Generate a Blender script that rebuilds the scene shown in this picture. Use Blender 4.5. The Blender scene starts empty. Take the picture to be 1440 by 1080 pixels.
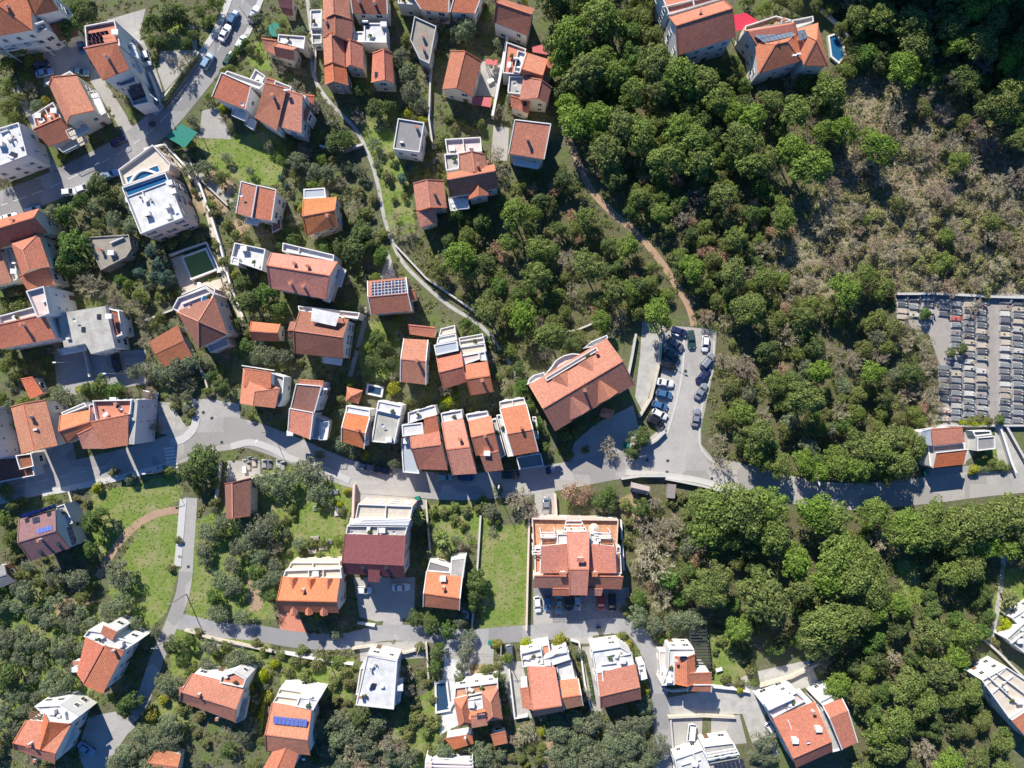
import bpy, bmesh, math, random
import numpy as np
from mathutils import Vector, Matrix
PI = math.pi; R = math.radians
random.seed(7); rng = np.random.default_rng(7)
S = 0.175            # metres on the ground per photo pixel
CAM_H = 170.0        # the drone's height
sc = bpy.context.scene
col = sc.collection

def P(px, py, z=0.0):
    k = (CAM_H - z) / CAM_H
    return Vector(((px-720)*S*k, (540-py)*S*k, z))
def quad(q, z=0.0):
    return [P(q[i], q[i+1], z) for i in range(0, len(q), 2)]

# ------------------------------------------------------------------ objects
def link(o, parent=None):
    col.objects.link(o)
    if parent is not None: o.parent = parent
    return o
def tag(o, label=None, cat=None, group=None, kind=None):
    if label: o['label'] = label
    if cat: o['category'] = cat
    if group: o['group'] = group
    if kind: o['kind'] = kind
    return o
def empty(name, loc, rz=0.0):
    o = bpy.data.objects.new(name, None); o.empty_display_size = .5
    o.location = loc; o.rotation_euler = (0, 0, rz)
    return link(o)

class MB:
    """collects polygons (with uv and material index), builds one mesh"""
    def __init__(s): s.v = []; s.f = []; s.uv = []; s.m = []
    def poly(s, pts, mi=0, uv=None):
        b = len(s.v); s.v += [tuple(p) for p in pts]
        s.f.append(tuple(range(b, b+len(pts)))); s.m.append(mi)
        if uv is None:
            # planar uv in metres: v up the slope, u along the contour
            p = [Vector(q) for q in pts]
            n = Vector((0,0,0))
            for i in range(len(p)):
                a, c = p[i], p[(i+1) % len(p)]
                n += Vector(((a.y-c.y)*(a.z+c.z), (a.z-c.z)*(a.x+c.x), (a.x-c.x)*(a.y+c.y)))
            if n.length < 1e-9: n = Vector((0,0,1))
            n.normalize()
            if abs(n.z) > .995:
                e = (p[1]-p[0]); u = e.normalized() if e.length > 1e-6 else Vector((1,0,0))
            else: u = Vector((0,0,1)).cross(n).normalized()
            w = n.cross(u)
            uv = [(q.dot(u), q.dot(w)) for q in p]
        s.uv.append(uv)
    def prism(s, pts, z0, z1, mi=0, top=True, bot=False, mtop=None):
        n = len(pts)
        a = sum(pts[i][0]*pts[(i+1) % n][1]-pts[(i+1) % n][0]*pts[i][1] for i in range(n))
        if a < 0: pts = pts[::-1]
        lo = [Vector((p[0], p[1], z0)) for p in pts]; hi = [Vector((p[0], p[1], z1)) for p in pts]
        for i in range(n):
            j = (i+1) % n
            s.poly([lo[i], lo[j], hi[j], hi[i]], mi)
        if top: s.poly(hi, mi if mtop is None else mtop)
        if bot: s.poly(lo[::-1], mi)
    def box(s, c, d, rz=0.0, mi=0, bot=True):
        ca, sa = math.cos(rz), math.sin(rz)
        pts = []
        for x, y in ((-1,-1),(1,-1),(1,1),(-1,1)):
            X, Y = x*d[0]/2, y*d[1]/2
            pts.append((c[0]+X*ca-Y*sa, c[1]+X*sa+Y*ca))
        s.prism(pts, c[2]-d[2]/2, c[2]+d[2]/2, mi, True, bot)
    def bar(s, a, b, w, h=None, mi=0):
        """square bar between two points"""
        a = Vector(a); b = Vector(b); h = h or w
        d = (b-a)
        if d.length < 1e-6: return
        d.normalize()
        up = Vector((0,0,1)) if abs(d.z) < .95 else Vector((1,0,0))
        x = d.cross(up).normalized(); y = x.cross(d).normalized()
        o = [x*(i*w/2)+y*(j*h/2) for i, j in ((-1,-1),(1,-1),(1,1),(-1,1))]
        A = [a+q for q in o]; B = [b+q for q in o]
        for i in range(4):
            j = (i+1) % 4
            s.poly([A[i], A[j], B[j], B[i]], mi)
        s.poly(A[::-1], mi); s.poly(B, mi)
    def tube(s, a, b, r0, r1, n=6, mi=0, cap=True):
        a = Vector(a); b = Vector(b); d = b-a
        if d.length < 1e-6: return
        d.normalize(); up = Vector((0,0,1)) if abs(d.z) < .95 else Vector((1,0,0))
        x = d.cross(up).normalized(); y = x.cross(d).normalized()
        A = [a+(x*math.cos(2*PI*i/n)+y*math.sin(2*PI*i/n))*r0 for i in range(n)]
        B = [b+(x*math.cos(2*PI*i/n)+y*math.sin(2*PI*i/n))*r1 for i in range(n)]
        for i in range(n):
            j = (i+1) % n
            s.poly([A[j], A[i], B[i], B[j]], mi)
        if cap: s.poly(B[::-1], mi); s.poly(A, mi)
    def mesh(s, name, mats, smooth=False):
        me = bpy.data.meshes.new(name)
        me.from_pydata(s.v, [], s.f)
        for m in (mats if isinstance(mats, (list, tuple)) else [mats]): me.materials.append(m)
        me.polygons.foreach_set('material_index', s.m)
        ul = me.uv_layers.new(name='UVMap')
        ul.data.foreach_set('uv', [c for f in s.uv for p in f for c in p])
        if smooth: me.polygons.foreach_set('use_smooth', [True]*len(s.f))
        me.update()
        return me
    def build(s, name, mats, parent=None, loc=None, smooth=False):
        o = bpy.data.objects.new(name, s.mesh(name, mats, smooth))
        if loc is not None: o.location = loc
        return link(o, parent)

def inst(name, me, parent=None, loc=(0,0,0), rz=0.0, scale=None):
    o = bpy.data.objects.new(name, me); o.location = loc; o.rotation_euler = (0,0,rz)
    if scale is not None: o.scale = scale
    return link(o, parent)
def copy_tree(o, parent=None):
    c = o.copy(); col.objects.link(c)
    if parent is not None: c.parent = parent
    for ch in list(o.children): copy_tree(ch, c)
    return c

def inside(x, y, pts):
    c = False; n = len(pts); j = n-1
    for i in range(n):
        xi, yi = pts[i][0], pts[i][1]; xj, yj = pts[j][0], pts[j][1]
        if (yi > y) != (yj > y) and x < (xj-xi)*(y-yi)/(yj-yi)+xi: c = not c
        j = i
    return c
def shrink(pts, d):
    """inset a polygon by d metres (xy)"""
    n = len(pts); a = sum(pts[i].x*pts[(i+1) % n].y-pts[(i+1) % n].x*pts[i].y for i in range(n))
    sg = 1 if a > 0 else -1; out = []
    for i in range(n):
        p0, p1, p2 = pts[i-1], pts[i], pts[(i+1) % n]
        e1 = (p1-p0).xy.normalized(); e2 = (p2-p1).xy.normalized()
        n1 = Vector((-e1.y, e1.x))*sg; n2 = Vector((-e2.y, e2.x))*sg
        b = n1+n2; k = b.dot(n1)
        b = b*(d/k) if abs(k) > .2 else n1*d
        out.append(Vector((p1.x+b.x, p1.y+b.y, p1.z)))
    return out

# ------------------------------------------------------------------ materials
class NT:
    def __init__(s, name):
        s.m = bpy.data.materials.new(name); s.m.use_nodes = True
        s.t = s.m.node_tree; s.n = s.t.nodes; s.l = s.t.links
        s.b = s.n['Principled BSDF']
        s.b.inputs['Specular IOR Level'].default_value = .25
    def node(s, typ, **kw):
        n = s.n.new(typ)
        for k, v in kw.items():
            if k in n.inputs: n.inputs[k].default_value = v
            else: setattr(n, k, v)
        return n
    def link(s, a, b): s.l.new(a, b)
    def coord(s, kind='Object'): return s.node('ShaderNodeTexCoord').outputs[kind]
    def pos(s): return s.node('ShaderNodeNewGeometry').outputs['Position']
    def noise(s, vec, scale, detail=3.0, rough=.55):
        n = s.node('ShaderNodeTexNoise'); n.inputs['Scale'].default_value = scale
        n.inputs['Detail'].default_value = detail; n.inputs['Roughness'].default_value = rough
        s.link(vec, n.inputs['Vector']); return n.outputs['Fac']
    def ramp(s, fac, stops):
        n = s.node('ShaderNodeValToRGB'); e = n.color_ramp.elements
        while len(e) < len(stops): e.new(.5)
        for i, (p, c) in enumerate(stops):
            e[i].position = p; e[i].color = (c, c, c, 1) if isinstance(c, (int, float)) else (*c, 1)
        s.link(fac, n.inputs['Fac']); return n.outputs['Color']
    def mix(s, fac, a, b, typ='MIX'):
        n = s.node('ShaderNodeMix'); n.data_type = 'RGBA'; n.blend_type = typ
        def put(x, sock):
            if hasattr(x, 'is_output'): s.link(x, sock)
            elif isinstance(x, (int, float)): sock.default_value = x
            else: sock.default_value = (*x, 1)
        put(fac, n.inputs[0]); put(a, n.inputs[6]); put(b, n.inputs[7]); return n.outputs[2]
    def math(s, op, a, b=0.0):
        n = s.node('ShaderNodeMath'); n.operation = op
        for x, i in ((a, 0), (b, 1)):
            if hasattr(x, 'is_output'): s.link(x, n.inputs[i])
            else: n.inputs[i].default_value = x
        return n.outputs[0]
    def hsv(s, c, h=.5, sat=1.0, v=1.0):
        n = s.node('ShaderNodeHueSaturation')
        for x, k in ((h, 'Hue'), (sat, 'Saturation'), (v, 'Value')):
            if hasattr(x, 'is_output'): s.link(x, n.inputs[k])
            else: n.inputs[k].default_value = x
        s.link(c, n.inputs['Color']); return n.outputs['Color']
    def bump(s, h, strength=.3, dist=.05):
        n = s.node('ShaderNodeBump'); n.inputs['Strength'].default_value = strength
        n.inputs['Distance'].default_value = dist
        s.link(h, n.inputs['Height']); s.link(n.outputs[0], s.b.inputs['Normal'])
    def out(s, c, rough=.85, metal=0.0):
        if hasattr(c, 'is_output'): s.link(c, s.b.inputs['Base Color'])
        else: s.b.inputs['Base Color'].default_value = (*c, 1)
        s.b.inputs['Roughness'].default_value = rough; s.b.inputs['Metallic'].default_value = metal
        return s.m

def sc3(c, k): return tuple(x*k for x in c)
def m_tile(name, c, stain=.35, moss=(.16,.13,.10)):
    t = NT(name); uv = t.coord('UV')
    rnd = t.node('ShaderNodeObjectInfo').outputs['Random']
    mp = t.node('ShaderNodeMapping'); t.link(uv, mp.inputs['Vector'])
    br = t.node('ShaderNodeTexBrick', offset=.5, squash=1.0)
    t.link(uv, br.inputs['Vector'])
    for k, v in (('Scale', 1.0), ('Mortar Size', .035), ('Mortar Smooth', .4), ('Bias', 0.0), ('Brick Width', .34), ('Row Height', .44)): br.inputs[k].default_value = v
    br.inputs['Color1'].default_value = (*sc3(c, 1.16), 1); br.inputs['Color2'].default_value = (*sc3(c, .84), 1)
    br.inputs['Mortar'].default_value = (*sc3(c, .5), 1)
    p = t.pos()
    big = t.noise(p, .35, 4, .6); fine = t.noise(p, 2.2, 4, .65)
    c1 = t.mix(t.math('MULTIPLY', t.ramp(fine, [(.42, 0.0), (.72, 1.0)]), stain), br.outputs['Color'], moss)
    c2 = t.mix(t.math('MULTIPLY', t.ramp(big, [(.45, 0.0), (.75, 1.0)]), stain*.8), c1, sc3(c, .62))
    lich = t.ramp(t.noise(p, 5.5, 3, .7), [(.60, 0.0), (.72, 1.0)])
    c2 = t.mix(t.math('MULTIPLY', lich, stain*.55), c2, (.50, .38, .28))
    v = t.math('MULTIPLY_ADD', rnd, .18); 
    c3 = t.hsv(c2, t.math('ADD', t.math('MULTIPLY', rnd, .009), .4915), t.math('ADD', t.math('MULTIPLY', t.math('FRACT', t.math('MULTIPLY', rnd, 7.3)), .2), .90), t.math('ADD', t.math('MULTIPLY', t.math('FRACT', t.math('MULTIPLY', rnd, 3.7)), .28), .88))
    wv = t.node('ShaderNodeTexWave', wave_type='BANDS', bands_direction='X'); wv.inputs['Scale'].default_value = 1.0/.28*.159*2
    t.link(uv, wv.inputs['Vector'])
    t.bump(t.math('ADD', wv.outputs['Fac'], br.outputs['Fac']), .35, .05)
    return t.out(c3, .8)
def m_plain(name, c, stain=.25, scale=.8, dark=.6, rough=.85, bump=.15, fine=6.0, sat=.9):
    t = NT(name); p = t.pos()
    a = t.noise(p, scale, 5, .62); b = t.noise(p, fine, 3, .6)
    base = t.hsv(t.mix(0.0, c, c), .5, 1.0, t.math('ADD', t.math('MULTIPLY', t.node('ShaderNodeObjectInfo').outputs['Random'], .12), .94))
    c1 = t.mix(t.math('MULTIPLY', t.ramp(a, [(.40, 0.0), (.70, 1.0)]), stain), base, sc3(c, dark))
    c2 = t.mix(t.math('MULTIPLY', t.ramp(b, [(.35, 0.0), (.75, 1.0)]), stain*.7), c1, sc3(c, (1+dark)/2))
    if bump: t.bump(b, bump, .04)
    return t.out(c2, rough)
def m_wall(name, c, stain=.3):
    t = NT(name); p = t.pos()
    mp = t.node('ShaderNodeMapping'); mp.inputs['Scale'].default_value = (1.6, 1.6, .16); t.link(p, mp.inputs['Vector'])
    streak = t.noise(mp.outputs[0], 1.0, 4, .6); b = t.noise(p, 4.0, 3, .6)
    c1 = t.mix(t.math('MULTIPLY', t.ramp(streak, [(.48, 0.0), (.75, 1.0)]), stain), c, sc3(c, .62))
    c2 = t.mix(t.math('MULTIPLY', b, .12), c1, sc3(c, .7))
    t.bump(b, .1, .02)
    return t.out(c2, .85)
def m_paved(name, c, w, h, mortar=.55, stain=.3, var=.12):
    t = NT(name); p = t.pos()
    br = t.node('ShaderNodeTexBrick', offset=.5)
    t.link(p, br.inputs['Vector'])
    for k, v in (('Scale', 1.0), ('Mortar Size', .03), ('Brick Width', w), ('Row Height', h)): br.inputs[k].default_value = v
    br.inputs['Color1'].default_value = (*sc3(c, 1+var), 1); br.inputs['Color2'].default_value = (*sc3(c, 1-var), 1)
    br.inputs['Mortar'].default_value = (*sc3(c, mortar), 1)
    a = t.noise(p, .7, 5, .65)
    c1 = t.mix(t.math('MULTIPLY', t.ramp(a, [(.4, 0.0), (.7, 1.0)]), stain), br.outputs['Color'], sc3(c, .6))
    t.bump(t.noise(p, 9, 2), .12, .03)
    return t.out(c1, .85)
def m_leaf(name, c, c2, trans=.25, hue=.02, big=.35):
    t = NT(name)
    isl = t.node('ShaderNodeNewGeometry').outputs['Random Per Island']
    rnd = t.node('ShaderNodeObjectInfo').outputs['Random']
    n = t.noise(t.pos(), big, 2, .5)
    a = t.mix(t.ramp(t.math('ADD', t.math('MULTIPLY', isl, .55), t.math('MULTIPLY', n, .45)), [(.2, 0.0), (.75, 1.0)]), c, c2)
    a = t.hsv(a, t.math('ADD', t.math('MULTIPLY', rnd, hue*2), .5-hue), t.math('ADD', t.math('MULTIPLY', rnd, .22), .90), t.math('ADD', t.math('MULTIPLY', isl, .5), .72))
    a = t.hsv(a, .5, 1.0, t.math('ADD', t.math('MULTIPLY', rnd, .30), .86))
    d = t.b; t.link(a, d.inputs['Base Color']); d.inputs['Roughness'].default_value = .6
    d.inputs['Specular IOR Level'].default_value = .2
    tr = t.node('ShaderNodeBsdfTranslucent'); t.link(t.hsv(a, .49, 1.1, 1.1), tr.inputs['Color'])
    mx = t.node('ShaderNodeMixShader'); mx.inputs[0].default_value = trans
    t.link(d.outputs[0], mx.inputs[1]); t.link(tr.outputs[0], mx.inputs[2])
    t.link(mx.outputs[0], t.n['Material Output'].inputs['Surface'])
    return t.m
def m_simple(name, c, rough=.5, metal=0.0, spec=.4, coat=0.0):
    t = NT(name); t.b.inputs['Specular IOR Level'].default_value = spec
    if coat: t.b.inputs['Coat Weight'].default_value = coat; t.b.inputs['Coat Roughness'].default_value = .08
    n = t.noise(t.pos(), 3.0, 2)
    return t.out(t.mix(t.math('MULTIPLY', n, .25), c, sc3(c, .75)), rough, metal)

M = {}
M['pinktile'] = m_tile('weathered pink roof tiles', (.57,.24,.145), .5, (.25,.14,.09))
M['salmon'] = m_tile('salmon roof tiles', (.61,.24,.145), .25, (.40,.17,.11))
M['orange'] = m_tile('orange roof tiles', (.60,.225,.12), .4, (.34,.15,.08))
M['terra'] = m_tile('terracotta roof tiles', (.50,.20,.12), .45, (.25,.14,.09))
M['brown'] = m_tile('weathered brown roof tiles', (.36,.15,.10), .55, (.17,.115,.085))
M['tan'] = m_tile('faded tan roof tiles', (.56,.235,.12), .5, (.30,.16,.09))
M['rust'] = m_tile('rust brown roof', (.30,.125,.075), .4, (.20,.10,.07))
M['maroon'] = m_tile('maroon metal roof', (.20,.074,.080), .3, (.13,.07,.06))
M['plum'] = m_tile('plum brown roof', (.27,.155,.15), .2, (.2,.13,.12))
M['white'] = m_wall('white stucco', (.70,.69,.665)); M['cream'] = m_wall('cream stucco', (.68,.60,.48))
M['pink'] = m_wall('pinkish stucco', (.66,.52,.45)); M['grey'] = m_wall('grey render', (.46,.46,.47), .4)
M['lilac'] = m_wall('pale lilac render', (.60,.58,.63)); M['blue'] = m_wall('pale blue grey render', (.50,.55,.60))
M['stone'] = m_paved('rubble stone wall', (.34,.31,.27), .5, .28, .6, .4, .25)
M['wroof'] = m_plain('white roof coating', (.63,.63,.62), .75, .6, .62, .7, .05, 2.2)
M['croof'] = m_plain('stained concrete roof', (.47,.455,.41), .8, .5, .5, .9, .1, 2.0)
M['groof'] = m_plain('grey gravel roof', (.24,.235,.235), .4, 1.0, .65)
M['droof'] = m_plain('mossy tan screed roof', (.29,.265,.22), .55, .6, .55)
M['bgroof'] = m_plain('blue grey sheet roof', (.38,.42,.47), .25, .5, .75, .5)
M['pinkfloor'] = m_paved('pale pink terrace tiles', (.62,.50,.47), .5, .5, .8, .2, .05)
M['salfloor'] = m_paved('salmon terrace tiles', (.58,.235,.155), .4, .4, .8, .25, .06)
M['oraf'] = m_paved('mottled orange paving', (.55,.29,.17), .7, .5, .7, .5, .25)
M['beige'] = m_paved('beige terrace tiles', (.58,.52,.43), .6, .6, .8, .3, .06)
M['trim'] = m_plain('white painted masonry', (.69,.68,.66), .4, .8, .66)
def m_road(name, c, patch=.6):
    t = NT(name); p = t.pos(); a = t.noise(p, .12, 5, .65); b = t.noise(p, 1.3, 4, .7); f = t.noise(p, 7, 2, .6)
    c1 = t.mix(t.math('MULTIPLY', t.ramp(a, [(.40, 0.0), (.66, 1.0)]), .55), c, sc3(c, .68))
    c1 = t.mix(t.math('MULTIPLY', t.ramp(b, [(.48, 0.0), (.70, 1.0)]), .4), c1, sc3(c, 1.22))
    v = t.node('ShaderNodeTexVoronoi', feature='F1', distance='CHEBYCHEV'); v.inputs['Scale'].default_value = .11; v.inputs['Randomness'].default_value = .9; t.link(p, v.inputs['Vector'])
    sp = t.node('ShaderNodeSeparateColor'); t.link(v.outputs['Color'], sp.inputs[0])
    c1 = t.mix(t.math('MULTIPLY', t.ramp(sp.outputs[0], [(.70, 0.0), (.72, 1.0)]), patch), c1, sc3(c, .66))
    c1 = t.mix(t.math('MULTIPLY', t.ramp(sp.outputs[1], [(.80, 0.0), (.82, 1.0)]), patch*.6), c1, sc3(c, 1.25))
    d = t.node('ShaderNodeVectorMath', operation='ADD'); t.link(p, d.inputs[0]); nn = t.node('ShaderNodeTexNoise'); nn.inputs['Scale'].default_value = .8; t.link(p, nn.inputs['Vector']); t.link(nn.outputs['Color'], d.inputs[1])
    e = t.node('ShaderNodeTexVoronoi', feature='DISTANCE_TO_EDGE'); e.inputs['Scale'].default_value = .22; t.link(d.outputs[0], e.inputs['Vector'])
    c1 = t.mix(t.math('MULTIPLY', t.ramp(e.outputs['Distance'], [(.003, 1.0), (.018, 0.0)]), .22), c1, sc3(c, .5))
    st = t.noise(p, .55, 3, .8); c1 = t.mix(t.math('MULTIPLY', t.ramp(st, [(.66, 0.0), (.74, 1.0)]), .35), c1, sc3(c, .45))
    t.bump(f, .12, .03); return t.out(c1, .9)
M['asphalt'] = m_road('sun bleached asphalt', (.30,.295,.29))
M['lane'] = m_road('grey lane asphalt', (.33,.325,.325))
M['midroad'] = m_road('pale worn asphalt', (.37,.355,.335))
M['concrete'] = m_road('pale concrete paving', (.39,.375,.35), .25)
M['conc2'] = m_plain('mottled light concrete', (.45,.44,.41), .75, .5, .55, .9, .1, 2.5)
M['pavers'] = m_paved('grey block pavers', (.27,.265,.27), .5, .5, .6, .35, .2)
M['gravel'] = m_plain('pale cemetery gravel', (.34,.31,.285), .6, .6, .7, .95, .3, 5.0)
M['dirt'] = m_plain('orange brown dirt', (.40,.27,.18), .5, .4, .62, .95, .4, 2.5)
M['paint'] = m_plain('white road paint', (.66,.66,.65), .5, 1.2, .62, .8, 0)
M['kerb'] = m_plain('concrete kerb', (.50,.49,.47), .3, 1.0, .7)
M['glass'] = m_simple('dark window glass', (.03,.04,.05), .08, 0, .6)
M['frame'] = m_simple('white window frame', (.75,.75,.73), .5)
M['wood'] = m_plain('weathered brown wood', (.20,.12,.075), .5, 3.0, .6)
M['greywood'] = m_plain('grey weathered planks', (.36,.31,.28), .5, 3.0, .6)
M['steel'] = m_simple('galvanised steel', (.45,.46,.47), .4, .8)
M['dark'] = m_simple('dark grey metal', (.05,.055,.06), .5)
M['rail'] = m_simple('white railing', (.72,.73,.74), .45)
M['water'] = m_simple('green pool water', (.12,.19,.03), .06, 0, .5)
M['bluewater'] = m_simple('blue pool water', (.02,.11,.24), .06, 0, .5)
M['navywater'] = m_simple('navy pool cover', (.03,.07,.13), .15, 0, .5)
M['bluetile'] = m_paved('blue pool tiles', (.10,.30,.46), .4, .4, .7, .1, .1)
M['redtarp'] = m_plain('crimson canvas', (.52,.035,.07), .2, .8, .75, .6, .05)
M['redtin'] = m_plain('faded red sheet metal', (.52,.13,.13), .3, 1.0, .7, .5)
M['greentarp'] = m_plain('green tarpaulin', (.015,.19,.14), .3, 1.2, .7, .6, .1)
M['red'] = m_simple('red plastic', (.5,.03,.03), .4)
def m_solar(name, c, line, mo=.012, cell=.33):
    t = NT(name); uv = t.coord('UV')
    br = t.node('ShaderNodeTexBrick', offset=0.0); t.link(uv, br.inputs['Vector'])
    for k, v in (('Scale', 1.0), ('Mortar Size', mo), ('Brick Width', cell), ('Row Height', cell)): br.inputs[k].default_value = v
    br.inputs['Color1'].default_value = (*c, 1); br.inputs['Color2'].default_value = (*sc3(c, .8), 1); br.inputs['Mortar'].default_value = (*line, 1)
    t.b.inputs['Specular IOR Level'].default_value = .0
    return t.out(br.outputs['Color'], .5)
M['solar'] = m_solar('dark solar cells', (.025,.033,.06), (.13,.14,.17))
M['solargrid'] = m_solar('navy solar cells in white frames', (.035,.042,.085), (.50,.52,.56), .055, .80)
M['solarblue'] = m_solar('blue solar cells', (.09,.13,.42), (.3,.33,.5))
M['solargrey'] = m_solar('grey blue solar cells', (.12,.16,.22), (.3,.33,.36))
M['trunk'] = m_plain('brown bark', (.12,.09,.07), .5, 3.0, .6)
M['twig'] = m_leaf('grey brown twigs', (.52,.465,.345), (.35,.31,.215), .0, .015)
M['twig2'] = m_leaf('warm brown twigs', (.46,.36,.27), (.32,.25,.19), .0, .01)
M['pine'] = m_leaf('pine needles', (.085,.15,.032), (.235,.30,.075), .3, .014)
M['dense'] = m_leaf('dense green leaves', (.05,.10,.03), (.15,.21,.062), .26, .015)
M['broad'] = m_leaf('mid green broad leaves', (.09,.135,.036), (.23,.265,.078), .3, .02)
M['olive'] = m_leaf('olive leaves', (.12,.15,.085), (.225,.26,.155), .25, .015)
M['scrub'] = m_leaf('scrub leaves', (.095,.125,.038), (.22,.23,.085), .15, .03)
M['dryleaf'] = m_leaf('dry hillside leaves', (.15,.155,.065), (.29,.275,.13), .15, .03)
M['yel'] = m_leaf('yellow green leaves', (.21,.24,.03), (.36,.36,.05), .25, .02)
M['rustleaf'] = m_leaf('dry rust leaves', (.38,.22,.13), (.52,.33,.21), .15, .015)
M['teal'] = m_leaf('blue green conifer needles', (.035,.075,.055), (.09,.15,.115), .12, .01)
M['palm'] = m_leaf('palm fronds', (.12,.16,.045), (.25,.28,.10), .2, .02)
M['pinkleaf'] = m_leaf('magenta blossom', (.25,.05,.14), (.4,.12,.22), .2, .02)
# ------------------------------------------------------------------ houses
HOUSES = []          # (nick, centre px) for describing what stands beside what
FOOT = []            # footprints, to keep plants out of the houses
def frame_mesh(w, h, name):
    b = MB(); t = .09; d = .10                       # local: x along the wall, y outwards, z up from the sill
    for x, z, sx, sz in ((-w/2, h/2, t, h+t), (w/2, h/2, t, h+t), (0, h, w-t, t)):
        b.box((x, d/2, z), (sx, d, sz))
    b.box((0, d/2, 0), (w-t, d, t)); b.box((0, d/2, h/2), (t*.7, d*.8, h-t))
    return b.mesh(name, M['frame'])
def pane_mesh(w, h):
    b = MB(); b.box((0, .028, h/2), (w-.1, .05, h-.1)); return b.mesh('pane', M['glass'])
def shutter_mesh(w, h, mat):
    b = MB()
    b.box((0, .03, h/2), (w, .05, h))
    for i in range(6): b.box((0, .062, h*(i+.5)/6), (w*.8, .02, h*.09))
    return b.mesh('shutter', mat)
WIN = {k: (frame_mesh(*k, 'window'), pane_mesh(*k)) for k in ((1.0, 1.25), (1.5, 1.3), (.6, .7))}
SILL = MB(); SILL.box((0, .1, -.1), (1.3, .22, .07)); SILL = SILL.mesh('sill', M['trim'])
M['shg'] = m_simple('green shutter paint', (.06,.13,.08)); M['shb'] = m_simple('brown shutter paint', (.13,.07,.045)); M['shw'] = m_simple('pale shutter paint', (.6,.6,.58))
SHUT = {k: shutter_mesh(.5, 1.25, M[k]) for k in ('shg', 'shb', 'shw')}
def door_meshes():
    b = MB()
    for x in (-.5, .5): b.box((x, .05, 1.05), (.1, .1, 2.1))
    b.box((0, .05, 2.15), (1.1, .1, .1)); b.box((0, .03, 1.02), (.9, .05, 2.02)); b.box((0, .06, 1.5), (.6, .02, .7)); b.box((0, .06, .5), (.6, .02, .6))
    d = b.mesh('door', M['wood'])
    h = MB(); h.box((.35, .1, 1.0), (.12, .05, .03)); h.box((.35, .075, 1.0), (.03, .05, .1))
    return d, h.mesh('handle', M['steel'])
DOOR = door_meshes()
def chimney_meshes():
    b = MB(); b.box((0, 0, .35), (.5, .5, 1.5)); b.box((0, 0, 1.14), (.66, .66, .1))
    c = MB()
    for x, y in ((-.2,-.2),(.2,-.2),(.2,.2),(-.2,.2)): c.box((x, y, 1.27), (.09, .09, .2))
    c.box((0, 0, 1.41), (.72, .72, .08))
    return b.mesh('chimney', M['trim']), c.mesh('chimney_cap', M['terra'])
CHIM = chimney_meshes()
def chair_mesh():
    b = MB(); b.box((0, 0, .42), (.5, .5, .06)); b.box((0, .24, .7), (.5, .05, .5))
    for x, y in ((-.2,-.2),(.2,-.2),(.2,.2),(-.2,.2)): b.box((x, y, .2), (.05, .05, .4))
    return b.mesh('air', M['frame'])
def ac_mesh():
    b = MB(); b.box((0, 0, .35), (.85, .4, .6)); b.tube((-.12, -.2, .35), (-.12, -.23, .35), .22, .22, 12, 1); b.box((-.3, 0, .03), (.08, .4, .06)); b.box((.3, 0, .03), (.08, .4, .06))
    return b.mesh('air_conditioner', [M['frame'], M['dark']])
AC = ac_mesh()
def dish_mesh():
    b = MB(); n = 14; pr = None
    for k in range(4):
        r = .45*k/3; z = .9+.16*(k/3)**2
        ring = [(r*math.cos(2*PI*i/n), r*math.sin(2*PI*i/n)*.9-.0, z+.4*r*math.sin(2*PI*i/n)) for i in range(n)]
        if pr:
            for i in range(n):
                j = (i+1) % n; b.poly([pr[i], pr[j], ring[j], ring[i]] if k > 1 else [pr[0], ring[j], ring[i]])
        pr = ring
    b.tube((0,0,0), (0,0,.92), .03, .03, 6, 1); b.tube((0,0,.9), (0,-.35,1.35), .015, .015, 5, 1)
    return b.mesh('satellite_dish', [M['frame'], M['steel']])
DISH = dish_mesh()
def tank_mesh():
    b = MB(); b.tube((-.65,0,.55), (.65,0,.55), .3, .3, 14)
    for x in (-.45,.45): b.box((x, 0, .14), (.06,.5,.28))
    b.poly([(-.8,-.35,.5),(.8,-.35,.5),(.8,-1.5,.05),(-.8,-1.5,.05)], 1); b.poly([(.8,-.35,.44),(-.8,-.35,.44),(-.8,-1.5,0),(.8,-1.5,0)], 1)
    return b.mesh('water_heater', [M['rail'], M['solar']])
TANK = tank_mesh()
def hatch_mesh():
    b = MB(); b.box((0,0,.5), (1.3,1.0,1.2)); b.box((0,0,1.14), (1.5,1.2,.1)); return b.mesh('roof_hatch', M['trim'])
HATCH = hatch_mesh()
def skylight_mesh():
    b = MB(); b.box((0,0,.08), (.9,1.2,.16)); b.box((0,0,.17), (.7,1.0,.04), 0, 1); return b.mesh('skylight', [M['dark'], M['glass']])
SKY = skylight_mesh()
def parasol_mesh():
    b = MB(); n = 10
    for i in range(n):
        a0, a1 = 2*PI*i/n, 2*PI*(i+1)/n
        b.poly([(0,0,2.5), (1.3*math.cos(a0), 1.3*math.sin(a0), 2.05), (1.3*math.cos(a1), 1.3*math.sin(a1), 2.05)])
        b.poly([(0,0,2.47), (1.3*math.cos(a1), 1.3*math.sin(a1), 2.0), (1.3*math.cos(a0), 1.3*math.sin(a0), 2.0)])
    b.tube((0,0,0), (0,0,2.55), .03, .03, 6, 1); b.box((0,0,.05), (.5,.5,.1), 0, 1)
    return b

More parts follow.
